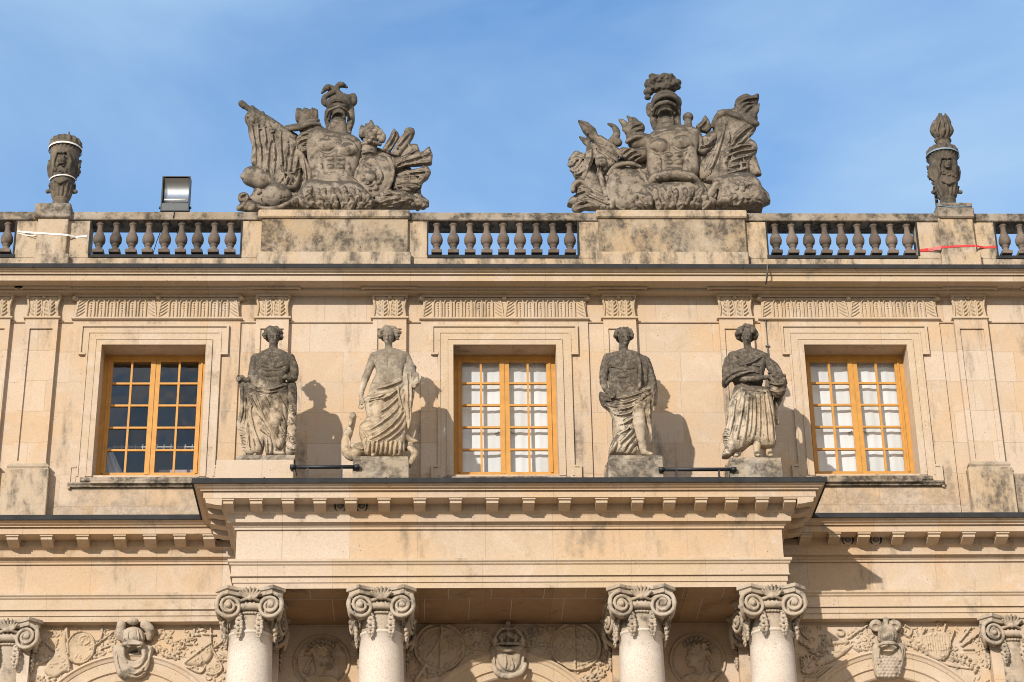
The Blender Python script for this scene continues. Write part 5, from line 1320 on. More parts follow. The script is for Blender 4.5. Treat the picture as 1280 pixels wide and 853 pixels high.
    K.limb([(80, 770, -.05), (120, 760, -.1), (170, 765, -.05), (190, 775, .0)], [16, 30, 30, 24], 6); K.bumps((130, 755), 50, 20, 10, 13, 8); K.mesh('weapons', MT, t)
    # right arm with flame like wreath
    R_ = new_at(v, (700, 290, 870, 580)); R_.limb([(740, 560, .05), (760, 490, .02), (775, 440, .0), (782, 400, 0)], [50, 50, 42, 40], 5)
    R_.limb([(728, 428, -.10), (780, 418, -.15), (832, 430, -.08)], [10, 12, 10], 2); R_.ball((782, 385, 0), (58, 52, 36), 4)
    for k, (x, y, h_) in enumerate(((738, 370, 330), (760, 350, 322), (785, 345, 302), (808, 355, 335), (832, 375, 350), (842, 395, 372))): R_.limb([(x, y + 10, -.05), (x + 6 * (k % 2), (y + h_) / 2, -.07), (x - 3, h_, -.05)], [20, 16, 6], 3)
    R_.bumps((785, 385), 55, 35, 26, 13, 4); R_.folds([[(725, 480), (760, 470), (800, 480)], [(720, 510), (760, 500), (790, 520)], [(735, 540), (760, 520), (780, 545)]], 8); R_.mesh('arm_piece', MT, t)
    # round shield with a carved mask
    D = new_at(v, (690, 470, 915, 760)); D.ball((800, 602, -.10), (104, 32, 140), 2, rot=-.42)
    P = [(800 + 96 * math.cos(a) * math.cos(-.42) - 132 * math.sin(a) * math.sin(.42) * -1 * -1, 602 + 96 * math.cos(a) * math.sin(.42) + 132 * math.sin(a) * math.cos(.42)) for a in np.linspace(0, 2 * math.pi, 26)]
    D.stroke(P, 9, 'add', 3, 0., 4); D.bumps((785, 610), 52, 66, 30, 14, 12); D.ball((780, 600, (D.front(780, 600) or -.1) + .01), (30, 20, 36), 4)
    D.folds([[(740, 540), (770, 560), (800, 545)], [(735, 640), (770, 660), (800, 640)], [(820, 540), (840, 580), (835, 620)]], 7); D.mesh('shield', MT, t)
    # quivers and blades fanned out at the right
    W = new_at(v, (820, 325, 1125, 720))
    for pts, d, t_ in (([(842, 462), (880, 395), (905, 346), (930, 372), (936, 390), (905, 440), (880, 480)], .0, .06), ([(890, 480), (935, 400), (970, 365), (990, 344), (1016, 352), (1010, 390), (985, 430), (930, 500)], -.02, .08),
                    ([(930, 500), (985, 430), (1030, 432), (1050, 480), (960, 520)], .03, .07), ([(880, 545), (905, 510), (990, 492), (1060, 474), (1095, 445), (1112, 490), (1108, 534), (1050, 540), (960, 545), (905, 570)], -.06, .10),
                    ([(915, 600), (960, 578), (1040, 562), (1085, 548), (1104, 578), (1088, 612), (1060, 630), (980, 606)], -.04, .09), ([(905, 610), (980, 606), (1060, 632), (1050, 662), (985, 690), (900, 680)], .0, .10)):
        W.puff(pts, t_, .07, k=4, edge=.35, d=d, smooth=False)
    W.ball((988, 368, -.05), (30, 28, 30), 4)
    W.folds([[(860, 455), (895, 400), (912, 362)], [(900, 478), (950, 405), (985, 372)], [(885, 548), (960, 515), (1070, 492), (1098, 465)], [(900, 560), (980, 535), (1090, 525)], [(930, 598), (1000, 580), (1080, 572)], [(945, 606), (1000, 596), (1080, 600)], [(920, 640), (980, 630), (1050, 650)], [(940, 505), (1000, 470), (1035, 455)], [(910, 660), (960, 650), (1000, 668)]], 7)
    W.scratch(840, 380, 1100, 690, 30, 5, 44, 6); W.mesh('weapons', MT, t)
    L_ = new_at(v, (780, 650, 1100, 790)); L_.limb([(800, 760, .0), (860, 735, -.05), (930, 720, -.08), (1000, 735, -.05), (1060, 755, .0)], [20, 42, 46, 36, 24], 6); L_.bumps((900, 720), 90, 34, 34, 18, 3); L_.bumps((1040, 755), 42, 22, 18, 15, 5)
    L_.scratch(800, 690, 1080, 775, 30, 6, 36, 5); L_.folds([[(850, 700), (900, 690), (950, 705)], [(830, 740), (880, 720), (940, 730)], [(920, 740), (980, 720), (1020, 735)], [(860, 765), (930, 755), (1000, 765)]], 8); L_.mesh('base_rock', MT, t)

def t2(t, v):
    Z = new_at(v, (100, 400, 1120, 790)); Z.puff([(200, 500), (330, 520), (420, 480), (500, 420), (640, 390), (780, 410), (860, 480), (1000, 520), (1080, 620), (1100, 770), (140, 772), (170, 660)], .14, .12, k=2, d=.16)
    Z.scratch(160, 450, 1080, 760, 60, 8, 60, 21); Z.mesh('backing_stone', MT, t)
    B = new_at(v, (470, 335, 810, 680))
    B.puff([(495, 430), (520, 390), (570, 362), (630, 350), (690, 345), (760, 360), (790, 400), (770, 480), (778, 540), (770, 610), (700, 660), (540, 655), (515, 600), (505, 540), (500, 480)], .23, .22, k=2, edge=.4)
    cuirass(B, 648, [(572, 440), (690, 420)], [505, 545, 585], (630, 390, 600), 60)
    B.stroke([(525, 395), (580, 372), (640, 362), (720, 362)], 9); B.stroke([(515, 425), (540, 400), (600, 385)], 5)
    B.limb([(520, 640, -.14), (560, 605, -.24), (650, 590, -.27), (740, 605, -.23), (785, 640, -.12)], [18, 28, 30, 28, 18], 6); B.ball((562, 605, -.33), (13, 10, 13), 2); B.ball((738, 605, -.33), (13, 10, 13), 2)
    B.mesh('cuirass', MT, t)
    S = new_at(v, (425, 620, 860, 785)); S.puff([(500, 655), (580, 640), (700, 640), (790, 645), (830, 700), (856, 772), (436, 772), (435, 730), (455, 695)], .22, .2, k=2, edge=.4, d=-.04)
    skirt(S, 505, 790, 664, 8, 46, 9, -.3); skirt(S, 475, 820, 700, 9, 50, 11, -.6); skirt(S, 460, 835, 742, 9, 34, 11, -.9); S.scratch(470, 660, 830, 770, 26, 5, 34, 3); S.limb([(440, 730, -.2), (450, 700, -.24), (475, 700, -.24)], [12, 16, 10], 3); S.mesh('skirt', MT, t)
    N = new_at(v, (480, 40, 705, 390))
    N.limb([(612, 385, .03), (608, 320, .02), (606, 270, .02)], [54, 46, 42], 4)
    N.ball((605, 210, .03), (78, 80, 66), 6); N.limb([(545, 250, .02), (540, 310, .03), (560, 365, .04)], [22, 18, 10], 6); N.limb([(668, 240, .02), (668, 300, .02), (680, 340, .03)], [20, 18, 10], 6)
    N.ball((606, 268, -.18), (50, 62, 44), 3, 'cut'); N.limb([(610, 380, .02), (606, 320, .02)], [48, 42], 3)
    N.limb([(540, 270, -.06), (556, 225, -.2), (606, 205, -.28), (652, 222, -.2), (668, 262, -.06)], [9, 11, 12, 11, 9], 4)
    N.limb([(540, 225, -.06), (560, 190, -.2), (606, 170, -.28), (650, 186, -.2), (668, 220, -.06)], [8, 10, 11, 10, 8], 4)
    for x, y in ((566, 208), (590, 196), (615, 192), (640, 202)): N.stroke([(x - 4, y), (x + 4, y)], 6, 'cut', 1)
    N.stroke([(550, 170), (600, 150), (655, 170)], 5, 'cut')
    for c, r_ in (((520, 110, .02), 30), ((545, 95, -.04), 36), ((515, 150, .03), 28), ((590, 90, -.06), 42), ((630, 105, -.04), 34), ((665, 100, .0), 26), ((668, 125, .02), 20), ((600, 68, .0), 26), ((510, 180, .04), 18), ((560, 128, -.02), 34), ((600, 128, -.03), 38), ((640, 130, .0), 30), ((548, 70, .0), 20), ((640, 78, .0), 22)): N.ball(c, (r_, r_ * .9, r_ * .8), 5)
    N.bumps((590, 95), 92, 42, 50, 12, 7); N.ball((672, 205, .0), (20, 24, 34), 4); N.ball((520, 245, .03), (20, 24, 44), 4); N.bumps((520, 245), 16, 40, 8, 9, 3)
    N.mesh('helmet', MT, t)
    A = new_at(v, (340, 265, 530, 560)); A.limb([(520, 430, .05), (470, 420, .02), (446, 400, .0), (440, 360, .0)], [55, 55, 50, 44], 5)
    A.limb([(400, 415, -.08), (448, 388, -.17), (500, 392, -.1)], [11, 14, 11], 2); A.ball((442, 345, 0), (54, 50, 42), 4)
    A.limb([(410, 370, 0), (385, 320, -.04), (362, 300, -.04)], [20, 18, 9], 4); A.limb([(430, 340, .0), (418, 300, -.04), (402, 280, -.03)], [20, 14, 6], 4); A.limb([(460, 330, .0), (440, 300, .0), (420, 292, .0)], [20, 14, 7], 4); A.limb([(400, 360, -.05), (378, 350, -.05)], [14, 7], 3)
    A.folds([[(410, 360), (430, 330), (470, 320)], [(420, 375), (450, 350), (485, 350)]], 6)
    A.limb([(520, 480, .04), (440, 490, -.1), (380, 470, -.12)], [36, 38, 26], 6); A.folds([[(370, 480), (395, 455), (430, 450)], [(390, 500), (415, 470), (450, 465)], [(415, 515), (435, 490), (470, 485)], [(440, 525), (460, 505), (475, 500)]], 7); A.mesh('arm_piece', MT, t)
    # oval shield in front
    D = new_at(v, (275, 515, 530, 785)); D.ball((405, 662, -.12), (122, 40, 128), 2, rot=-.25); f = D.front(405, 662) or -.2; D.ball((402, 668, f + .01), (88, 16, 96), 3, 'cut', rot=-.25)
    P = [(405 + 108 * math.cos(a), 662 + 116 * math.sin(a)) for a in np.linspace(0, 2 * math.pi, 26)]; D.stroke(P, 9, 'add', 3, 0, 3); D.limb([(300, 590, -.12), (340, 545, -.2), (410, 530, -.24), (470, 548, -.2)], [10, 14, 14, 9], 3); D.mesh('shield', MT, t)
    # weapons at the left
    W = new_at(v, (80, 290, 400, 640))
    for pts, d, t_ in (([(138, 303), (190, 318), (232, 352), (245, 385), (330, 440), (370, 480), (350, 505), (250, 440), (200, 400), (165, 360)], -.04, .09), ([(140, 385), (180, 398), (210, 415), (190, 445), (165, 420)], .05, .06),
                    ([(215, 430), (290, 460), (360, 520), (350, 545), (300, 570), (270, 600), (240, 560), (220, 500)], .0, .12)): W.puff(pts, t_, .08, k=5, edge=.35, d=d, smooth=False)
    W.limb([(300, 320, .0), (330, 335, .0), (345, 370, .0), (330, 405, .0), (310, 420, .0)], [7, 14, 20, 22, 20], 4); W.ball((352, 420, -.02), (24, 24, 24), 3); W.ball((205, 365, -.08), (26, 26, 26), 3)
    W.limb([(255, 400, -.08), (330, 450, -.1), (370, 490, -.1)], [20, 18, 14], 3); W.ball((262, 525, -.12), (32, 26, 32), 3); W.ball((262, 520, -.22), (12, 14, 12), 2, 'cut')
    W.folds([[(150, 310), (200, 345), (240, 380)], [(230, 450), (280, 480), (340, 530)], [(225, 480), (250, 550), (275, 590)], [(300, 480), (320, 520), (350, 530)]], 7)
    W.limb([(205, 440, -.02), (200, 500, -.1), (180, 560, -.12), (170, 610, -.1)], [22, 24, 20, 14], 4); W.folds([[(210, 440), (205, 510), (180, 580)]], 7); W.scratch(150, 320, 360, 590, 26, 5, 34, 10); W.mesh('weapons', MT, t)
    F = new_at(v, (80, 455, 260, 700)); F.ball((150, 530, .02), (52, 50, 62), 6); F.limb([(150, 560, .02), (200, 640, .03), (240, 690, .03)], [50, 56, 50], 8); F.bumps((140, 530), 50, 66, 44, 17, 14); F.folds([[(110, 560), (140, 540), (170, 480)], [(120, 590), (160, 580), (185, 530)]], 7); F.mesh('foliage', MT, t)
    L_ = new_at(v, (95, 600, 340, 790)); L_.limb([(130, 650, .0), (180, 690, .0), (230, 730, -.02), (300, 750, -.05)], [26, 44, 52, 36], 8); L_.limb([(135, 770, .0), (180, 740, -.02), (240, 755, .0)], [30, 40, 30], 6)
    L_.scratch(110, 640, 330, 775, 26, 6, 40, 7); L_.folds([[(112, 672), (130, 635), (180, 640), (230, 680), (290, 700)], [(130, 690), (180, 670), (240, 705), (300, 720)], [(125, 720), (180, 700), (230, 735), (300, 745)], [(120, 750), (170, 730), (230, 765)], [(135, 775), (190, 755), (240, 775)]], 9); L_.limb([(112, 680, -.05), (118, 645, -.08), (150, 625, -.1), (180, 645, -.08)], [12, 15, 15, 12], 3)
    L_.limb([(300, 690, -.1), (325, 730, -.14), (320, 765, -.14)], [12, 14, 12], 3); L_.limb([(250, 560, -.05), (265, 620, -.1), (290, 700, -.14)], [12, 13, 14], 3); L_.mesh('weapons', MT, t)
    # right shoulder piece, finial, wing and draped standard
    R_ = new_at(v, (690, 255, 900, 540)); R_.ball((748, 400, .0), (56, 60, 62), 8); R_.limb([(760, 420, .0), (800, 450, .0), (830, 420, .02), (860, 380, .03)], [50, 44, 40, 26], 8); R_.ball((725, 285, .03), (30, 30, 27), 2); R_.limb([(725, 310, .03), (727, 345, .03)], [20, 22], 2)
    R_.puff([(765, 335), (795, 310), (815, 276), (838, 305), (852, 345), (830, 370), (790, 360)], .07, .06, k=4, edge=.3, d=.02, smooth=False); R_.folds([[(730, 370), (745, 420), (738, 460)], [(752, 360), (770, 410), (760, 460)], [(780, 370), (800, 410), (790, 450)], [(815, 385), (835, 410), (825, 450)], [(775, 345), (805, 320), (820, 295)], [(790, 440), (830, 430), (860, 400)]], 8); R_.mesh('arm_piece', MT, t)
    C_ = new_at(v, (770, 155, 1130, 660))
    C_.puff([(855, 330), (880, 285), (920, 255), (965, 245), (980, 195), (1030, 170), (1060, 180), (1098, 168), (1100, 200), (1085, 250), (1095, 300), (1085, 350), (1050, 400), (1085, 430), (1092, 470), (1050, 520), (1040, 600), (960, 620), (860, 640), (785, 620), (780, 560), (820, 500), (860, 450), (880, 400)], .15, .16, k=4, edge=.3, d=.02)
    C_.limb([(858, 330, -.05), (890, 275, -.1), (930, 262, -.12), (990, 280, -.14), (1060, 310, -.12), (1092, 320, -.08)], [14, 20, 20, 17, 18, 15], 4)
    C_.puff([(1048, 245), (1108, 208), (1104, 250), (1080, 300)], .06, .06, k=3, d=-.08, smooth=False); C_.puff([(1045, 470), (1075, 455), (1118, 595), (1085, 600), (1030, 580)], .08, .08, k=3, d=.05, smooth=False)
    C_.folds([[(985, 250), (1000, 205), (1050, 185), (1095, 180)], [(1000, 245), (1020, 215), (1060, 205)], [(1020, 260), (1045, 230), (1075, 220)], [(880, 300), (930, 330), (950, 400), (925, 500), (930, 590)], [(925, 300), (910, 380), (880, 470), (850, 560), (800, 610)], [(1060, 330), (1000, 370), (950, 440), (920, 540)],
              [(1080, 360), (1020, 400), (970, 460)], [(940, 460), (990, 440), (1060, 430)], [(935, 490), (990, 470), (1070, 455)], [(940, 520), (990, 505), (1050, 490)], [(940, 550), (990, 540), (1040, 525)], [(945, 580), (990, 570), (1040, 555)], [(960, 600), (1000, 595), (1040, 585)]], 9)
    C_.scratch(820, 180, 1090, 600, 30, 6, 60, 9); C_.mesh('draped_standard', MT, t)
    K = new_at(v, (800, 590, 1135, 790)); K.puff([(850, 640), (900, 625), (980, 610), (1060, 612), (1105, 660), (1125, 720), (1122, 780), (870, 778), (880, 700)], .30, .16, k=4, edge=.5, d=.0, smooth=False); K.limb([(815, 735, -.15), (850, 690, -.2), (870, 650, -.2), (920, 630, -.24), (1000, 615, -.26), (1065, 625, -.22)], [12, 22, 22, 20, 20, 16], 5)
    Pp = [(970 + (46 - 3.6 * k) * math.cos(k * .62), 715 + (46 - 3.6 * k) * math.sin(k * .62)) for k in range(12)]; K.stroke(Pp, 11, 'add', 3, .2, 4); K.stroke([(900, 770), (890, 700), (910, 665)], 6, 'cut'); K.stroke([(1060, 650), (1080, 710), (1075, 775)], 10); K.bumps((1000, 650), 70, 22, 20, 13, 4); K.bumps((1045, 740), 20, 30, 8, 12, 5)
    K.scratch(880, 630, 1115, 770, 40, 7, 34, 8); K.mesh('cannon_mouth', MT, t)
T1o = trophy(VT1, 'carved stone trophy with a draped standard, globe and a two headed crest on its helmet', t1, zT1, 590)
T2o = trophy(VT2, 'carved stone trophy with a plumed helmet, oval shield and ram horn scroll', t2, zT2, 640)

# ---- urns
def urn(name, label, view, cx, base_y, pr, fn, zcap, yU):
    V0 = Vol(view, (0, 0, 10, 10), .05); b = V0.pt(cx, base_y, 0)
    t = empty(name, (b[0], yU, zcap)); tag(t, label, 'urn', 'stone urns on the balustrade'); fn(t, b); return t
YU = -.02
def urn_body(t, cx, z0, H, R, seed, broken):
    """H: height of the vase without flame, R: rim radius"""
    h = .0105; v = Vol.__new__(Vol); v.h = h; m = R * 1.35; v.lo = np.array([cx - m, YU - m, z0 - .005]); nz = int((H * 1.10) / h) + 6; n = int(2 * m / h) + 2
    v.ax = [v.lo[0] + h * np.arange(n), v.lo[1] + h * np.arange(n), v.lo[2] + h * np.arange(nz)]; v.n = np.array([n, n, nz]); v.D = np.full(v.n, 1., np.float32); v.u = 1
    X, Y, Z = v.ax[0][:, None, None] - cx, v.ax[1][None, :, None] - YU, (v.ax[2][None, None, :] - z0) / H
    rr = np.sqrt(X * X + Y * Y); th = np.arctan2(Y, X)
    prof_z = [0, .02, .05, .09, .12, .15, .20, .30, .42, .55, .68, .78, .82, .85, .88, .90, .94, .97, 1.0]
    prof_r = [.55, .56, .50, .46, .50, .46, .56, .68, .75, .80, .86, .88, .90, 1.0, 1.02, .97, .96, .86, .60]
    rad = np.interp(Z, prof_z, prof_r) * R
    rad = rad + .012 * np.cos(th * 14) * ((Z > .16) & (Z < .33)) + .014 * np.cos(th * 16) * ((Z > .885) & (Z < 1.0)) + .008 * np.cos(th * 22) * ((Z > .80) & (Z < .84))
    v.D = np.maximum((rr - rad) * .8, (Z - 1.0) * H).astype(np.float32)
    rs = random.Random(seed)
    # satyr mask and swags round the belly
    for q in range(3):
        a = -math.pi / 2 + q * 2.094; ca, sa = math.cos(a), math.sin(a); tx, ty = -sa, ca
        def W(u_, w_, o): rz = np.interp(w_, prof_z, prof_r) * R; aa = a + u_ / rz; return np.array([cx + (rz + o) * math.cos(aa), YU + (rz + o) * math.sin(aa), z0 + w_ * H])
        v.wball(W(0, .60, .01), .062, .02); v.wball(W(-.035, .65, .035), .022, .008); v.wball(W(.035, .65, .035), .022, .008); v.wball(W(0, .60, .06), (.016, .02, .03), .01)
        v.wchain([W(-.03, .555, .04), W(0, .545, .055), W(.03, .555, .04)], [.012] * 3, .006)
        for s_ in (-1, 1):
            v.wchain([W(s_ * .02, .70, .03), W(s_ * .07, .72, .03), W(s_ * .11, .66, .03)], [.02, .022, .012], .008)
            v.wchain([W(s_ * .09, .70, .02), W(s_ * .13, .60, .025), W(s_ * .12, .50, .02), W(s_ * .15, .44, .01)], [.024, .028, .024, .014], .008)
        for _ in range(16): u_, w_ = rs.uniform(-.10, .10), rs.uniform(.44, .56); v.wball(W(u_, w_, .012), rs.uniform(.012, .022), .005)
        v.wchain([W(-.10, .36, .02), W(0, .30, .03), W(.10, .36, .02)], [.016, .022, .016], .006)
    for s_ in (-1, 1): v.wchain([np.array([cx + s_ * R * .66, YU, z0 + .28 * H]), np.array([cx + s_ * R * .86, YU, z0 + .27 * H])], [.03, .034], .01)
    Vv, F = surface_nets(v.D, h, v.lo); return np_mesh('vase', Vv, F, M['urnst'], t)
def ring_mesh(cx, cy, z, r, hh, tilt=0.):
    mb = MB(); G = []
    for zz in (z, z + hh): G.append([(cx + r * math.cos(a), cy + r * math.sin(a), zz + tilt * math.cos(a)) for a in np.linspace(0, 2 * math.pi, 41)])
    mb.grid(G); return mb
# left urn, broken, a rod standing out of it
x = XL(77, 240, YU); z0 = zU1; zt_u = ZL(176, YU)
u1 = empty('urn', (x, YU, z0)); tag(u1, 'left stone urn with its lid broken off and a metal rod standing out', 'urn', 'stone urns on the balustrade')
urn_body(u1, x, z0, zt_u - z0, .262, 5, True)
mb = MB(); mb.tube([(x + .02, YU, zt_u - .1), (x + .035, YU, ZL(167, YU))], .014, 8); mb.build('rod', M['cable'], u1)
ring_mesh(x, YU, z0 + .83 * (zt_u - z0), .272, .03).build('strap', M['strap_w'], u1)
ring_mesh(x, YU, z0 + .40 * (zt_u - z0), .215, .022, .02).build('strap', M['strap_w'], u1)
# right urn with flame
x2 = XL(1183.5, 240, YU); zs2 = ZL(252, YU - .2)
u2 = empty('urn', (x2, YU, zU2)); tag(u2, 'right stone urn with a carved flame on its lid', 'urn', 'stone urns on the balustrade')
mb = MB(); mb.box(XL(1172, 255, YU - .2), XL(1215, 255, YU - .2), YU - .2, YU + .2, zU2 + .001, zs2, .01); mb.build('plinth', M['coping'], u2)
zt2 = ZL(184, YU); urn_body(u2, x2, zs2, zt2 - zs2, .262, 9, False)
ring_mesh(x2, YU, zs2 + .845 * (zt2 - zs2), .275, .028).build('strap', plain('blue_grey_strap', (.16, .24, .30), .6), u2)
ck = MB(); ck.tube([(XL(1171.5, 262, YU - .22), YU - .215, ZL(256.5, YU - .2)), (XL(1190, 262, YU - .22), YU - .215, ZL(258.5, YU - .2)), (XL(1215, 262, YU - .22), YU - .215, ZL(257.5, YU - .2))], .008, 6); ck.build('band', plain('blue_band', (.12, .22, .32), .6), u2)
fl = Vol((1100, 100, 3.7, YU), (190, 130, 320, 330), .0105, (-.3, .3))
X0 = (1178 - 1100) * 3.7
c_ = 290
fl = Vol((1100, 100, 3.7, YU), (220, 130, 350, 340), .0105, (-.3, .3)); xc = (1177 - 1100) * 3.7 + 5
fl.limb([(xc + 6, 335, 0), (xc + 5, 300, 0), (xc + 2, 280, 0)], [38, 32, 30], 2); fl.limb([(xc - 30, 282, 0), (xc, 284, -.0), (xc + 32, 282, 0)], [10, 16, 10], 3); fl.ball((xc + 2, 283, 0), (38, 38, 10), 3)
fl.ball((xc, 240, 0), (44, 44, 36), 5)
rs = random.Random(4)
for k in range(16):
    a = k / 16 * 6.283; rr = rs.uniform(.7, 1.05); dx, dd = math.cos(a) * 40 * rr, math.sin(a) * .14 * rr
    tp = 200 - rs.uniform(-10, 14)
    fl.limb([(xc + dx * .6, 268, dd * .6), (xc + dx * 1.15, 235, dd * 1.15), (xc + dx * 1.0, tp, dd)], [12, 15, 5], 3)
for k in range(9):
    a = k / 9 * 6.283 + .3; dx, dd = math.cos(a) * 20, math.sin(a) * .07
    fl.limb([(xc + dx, 250, dd), (xc + dx * 1.3, 200, dd), (xc + dx * .8 - 4, 156 + 12 * (k % 3), dd * .6)], [16, 14, 4], 3)
fl.folds([[(xc - 20, 260), (xc - 26, 220), (xc - 14, 185)], [(xc, 262), (xc + 4, 215), (xc - 2, 175)], [(xc + 20, 260), (xc + 26, 220), (xc + 18, 190)]], 6)
fl.mesh('flame', M['urnst'], u2)
mb = MB(); mb.box(XL(1169, 255, .2), XL(1172.5, 255, .2), .16, .2, z_ct, ZL(237, .2)); mb.build('support_post', M['cable'], u2)

# ---- floodlight standing behind the coping
xf0, xf1 = XL(202, 245, .05), XL(237.5, 245, .05); zf0, zf1 = ZL(266.5, .05), ZL(223.5, .05); cxf = (xf0 + xf1) / 2
fo = empty('floodlight', (cxf, .05, z_ct)); tag(fo, 'square black floodlight with a bright reflector on the balustrade coping', 'floodlight')
b = MB(); hs = .018; dpt = .16
b.box(xf0, xf0 + hs, .0, dpt, zf0, zf1); b.box(xf1 - hs, xf1, .0, dpt, zf0, zf1); b.box(xf0 + hs, xf1 - hs, .0, dpt, zf1 - hs, zf1); b.box(xf0 + hs, xf1 - hs, .0, dpt, zf0, zf0 + hs); b.box(xf0 + hs, xf1 - hs, dpt - .01, dpt, zf0 + hs, zf1 - hs); b.box(xf0 + .05, xf1 - .05, -.012, .0, zf1 - .02, zf1 - .005)
b.build('housing', M['dark_metal'], fo)
rf = MB(); G = []
for k in range(13):
    a = k / 12; zz = zf0 + .16 + (zf1 - zf0 - .19) * a; yy = .012 + .11 * math.sin(a * math.pi) ** .7
    G.append([(xf0 + hs + .015, yy, zz), (xf1 - hs - .015, yy, zz)])
rf.grid(G); rf.build('reflector', M['reflector'], fo)
lp = MB(); lp.tube([(xf0 + .05, .05, zf0 + .235), (xf1 - .06, .05, zf0 + .235)], .014, 8); lp.build('lamp_tube', M['strap_w'], fo)
bt = MB(); bt.box(xf0 + hs, xf1 - hs, .004, .03, zf0 + hs, zf0 + .145); bt.build('ballast_panel', M['grey_metal'], fo)
for s_, xx in ((-1, xf0), (1, xf1)):
    kn = MB(); kn.tube([(xx, .06, zf0 + .09), (xx + s_ * .03, .06, zf0 + .09)], .022, 10); kn.build('knob', M['dark_metal'], fo)
    st = MB(); st.box(xx + (s_ * .0 if s_ > 0 else -.0) - .008, xx + .008, .05, .07, z_ct, zf0 + .1); st.build('bracket', M['grey_metal'], fo)
cb = MB(); cb.tube([(cxf + .02, -.16, z_ct + .02), (cxf + .03, -.215, z_ct - .01), (cxf + .02, -.21, z_cb + .02)], .008, 6); cb.tube([(cxf + .03, .1, z_cb), (cxf + .04, .1, ZL(290, .1)), (cxf + .08, .1, ZL(297, .1))], .009, 6); cb.build('cord', M['iron'], fo)
cb = MB(); cb.tube([(XL(191, 318, .1), .1, ZL(319, .1)), (XL(196, 300, .1), .1, ZL(303, .1)), (XL(202, 286, .1), .1, z_cb)], .006, 6); tag(cb.build('cable', M['iron'], None), 'thin black cable slanting between the balusters under the floodlight', 'cable')

# ---- straps round the narrow piers
def strap(name, mat, pts, hh, label):
    mb = MB()
    P = [(XL(px, py, Y), Y - .006, ZL(py, Y)) for px, py, Y in pts]
    mb.grid([[(x, y, zz - hh / 2) for x, y, zz in P], [(x, y, zz + hh / 2) for x, y, zz in P], [(x, y + .004, zz + hh / 2) for x, y, zz in P], [(x, y + .004, zz - hh / 2) for x, y, zz in P]], False)
    return tag(mb.build(name, mat), label, 'strap')
Yq = YBF - .08
strap('strap', M['strap_w'], [(22, 290.5, YBF), (30, 291.5, YBF), (45.2, 292.5, Yq), (84.5, 295, Yq), (95, 297.5, YBF), (109, 296, YBF)], .03, 'white strap tied round the left urn pier')
strap('strap', M['strap_w'], [(22, 292.5, YBF), (32, 295.5, YBF), (45, 295.5, Yq - .004)], .014, 'loose white strap end lying across the left urn pier')
strap('strap', M['strap_r'], [(1149.5, 312.5, YBF), (1160, 311, YBF), (1176, 308.5, Yq), (1218, 306.5, Yq), (1230, 309, YBF), (1246, 308, YBF)], .036, 'red strap tied round the right urn pier')
strap('strap', M['strap_r'], [(1149.5, 313.5, YBF - .006), (1162, 313.5, YBF - .006), (1177, 309.5, Yq - .006)], .018, 'short loose end of the red strap on the pier')

# ---- linear lights on the portico deck
for (pa_, pb_, py_) in ((363, 449, 583.5), (824, 920, 587.5)):
    Yl = YS - .34; xa, xb = XL(pa_, py_, Yl), XL(pb_, py_, Yl); zz = ZL(py_, Yl)
    t = empty('linear_light', ((xa + xb) / 2, Yl, deck)); tag(t, 'long black tubular light between the two ' + ('left' if pa_ < 500 else 'right') + ' hand portico statues', 'light fitting', 'tubular lights on the portico')
    b = MB(); b.tube([(xa, Yl, zz), (xb, Yl, zz)], .028, 12); b.tube([(xa - .004, Yl, zz), (xa + .07, Yl, zz)], .038, 12); b.tube([(xb - .07, Yl, zz), (xb + .004, Yl, zz)], .038, 12); b.build('housing', M['iron'], t)
    for xx in (xa + .25, xb - .25): f_ = MB(); f_.box(xx - .012, xx + .012, Yl - .02, Yl + .02, deck, zz - .02); f_.build('leg', M['iron'], t)
# ---- round spotlights tucked between modillions
for k, (px, py, Y) in enumerate(((425.5, 632, YP - .20), (452, 632, YP - .20), (1060, 676, YW - .20), (1095, 676, YW - .20))):
    c = (XL(px, py, Y), Y, ZL(py, Y)); t = empty('spotlight', c)
    lb = ['dark round spotlight under the portico cornice, left of its twin', 'dark round spotlight under the portico cornice, right of its twin', 'dark round spotlight under the right wing cornice, nearer the portico', 'dark round spotlight under the right wing cornice, farther from the portico'][k]
    tag(t, lb, 'spotlight', 'spotlights tucked under the cornices')
    b = MB(); b.lathe([(.02, .10), (.065, .09), (.085, .0), (.088, -.02), (.078, -.02), (.06, .03), (.0, .04)], 0, 0, 20)
    R3 = Matrix.Rotation(math.radians(-62), 3, 'X'); b.v = [tuple(Vector(c) + R3 @ Vector(p)) for p in b.v]; b.build('housing', M['iron'], t)
    l_ = MB(); l_.lathe([(.0, -.018), (.03, -.016), (.045, -.005), (.05, .02)], 0, 0, 12); l_.v = [tuple(Vector(c) + R3 @ Vector(p)) for p in l_.v]; l_.build('lens', M['reflector'] if False else M['cable'], t)
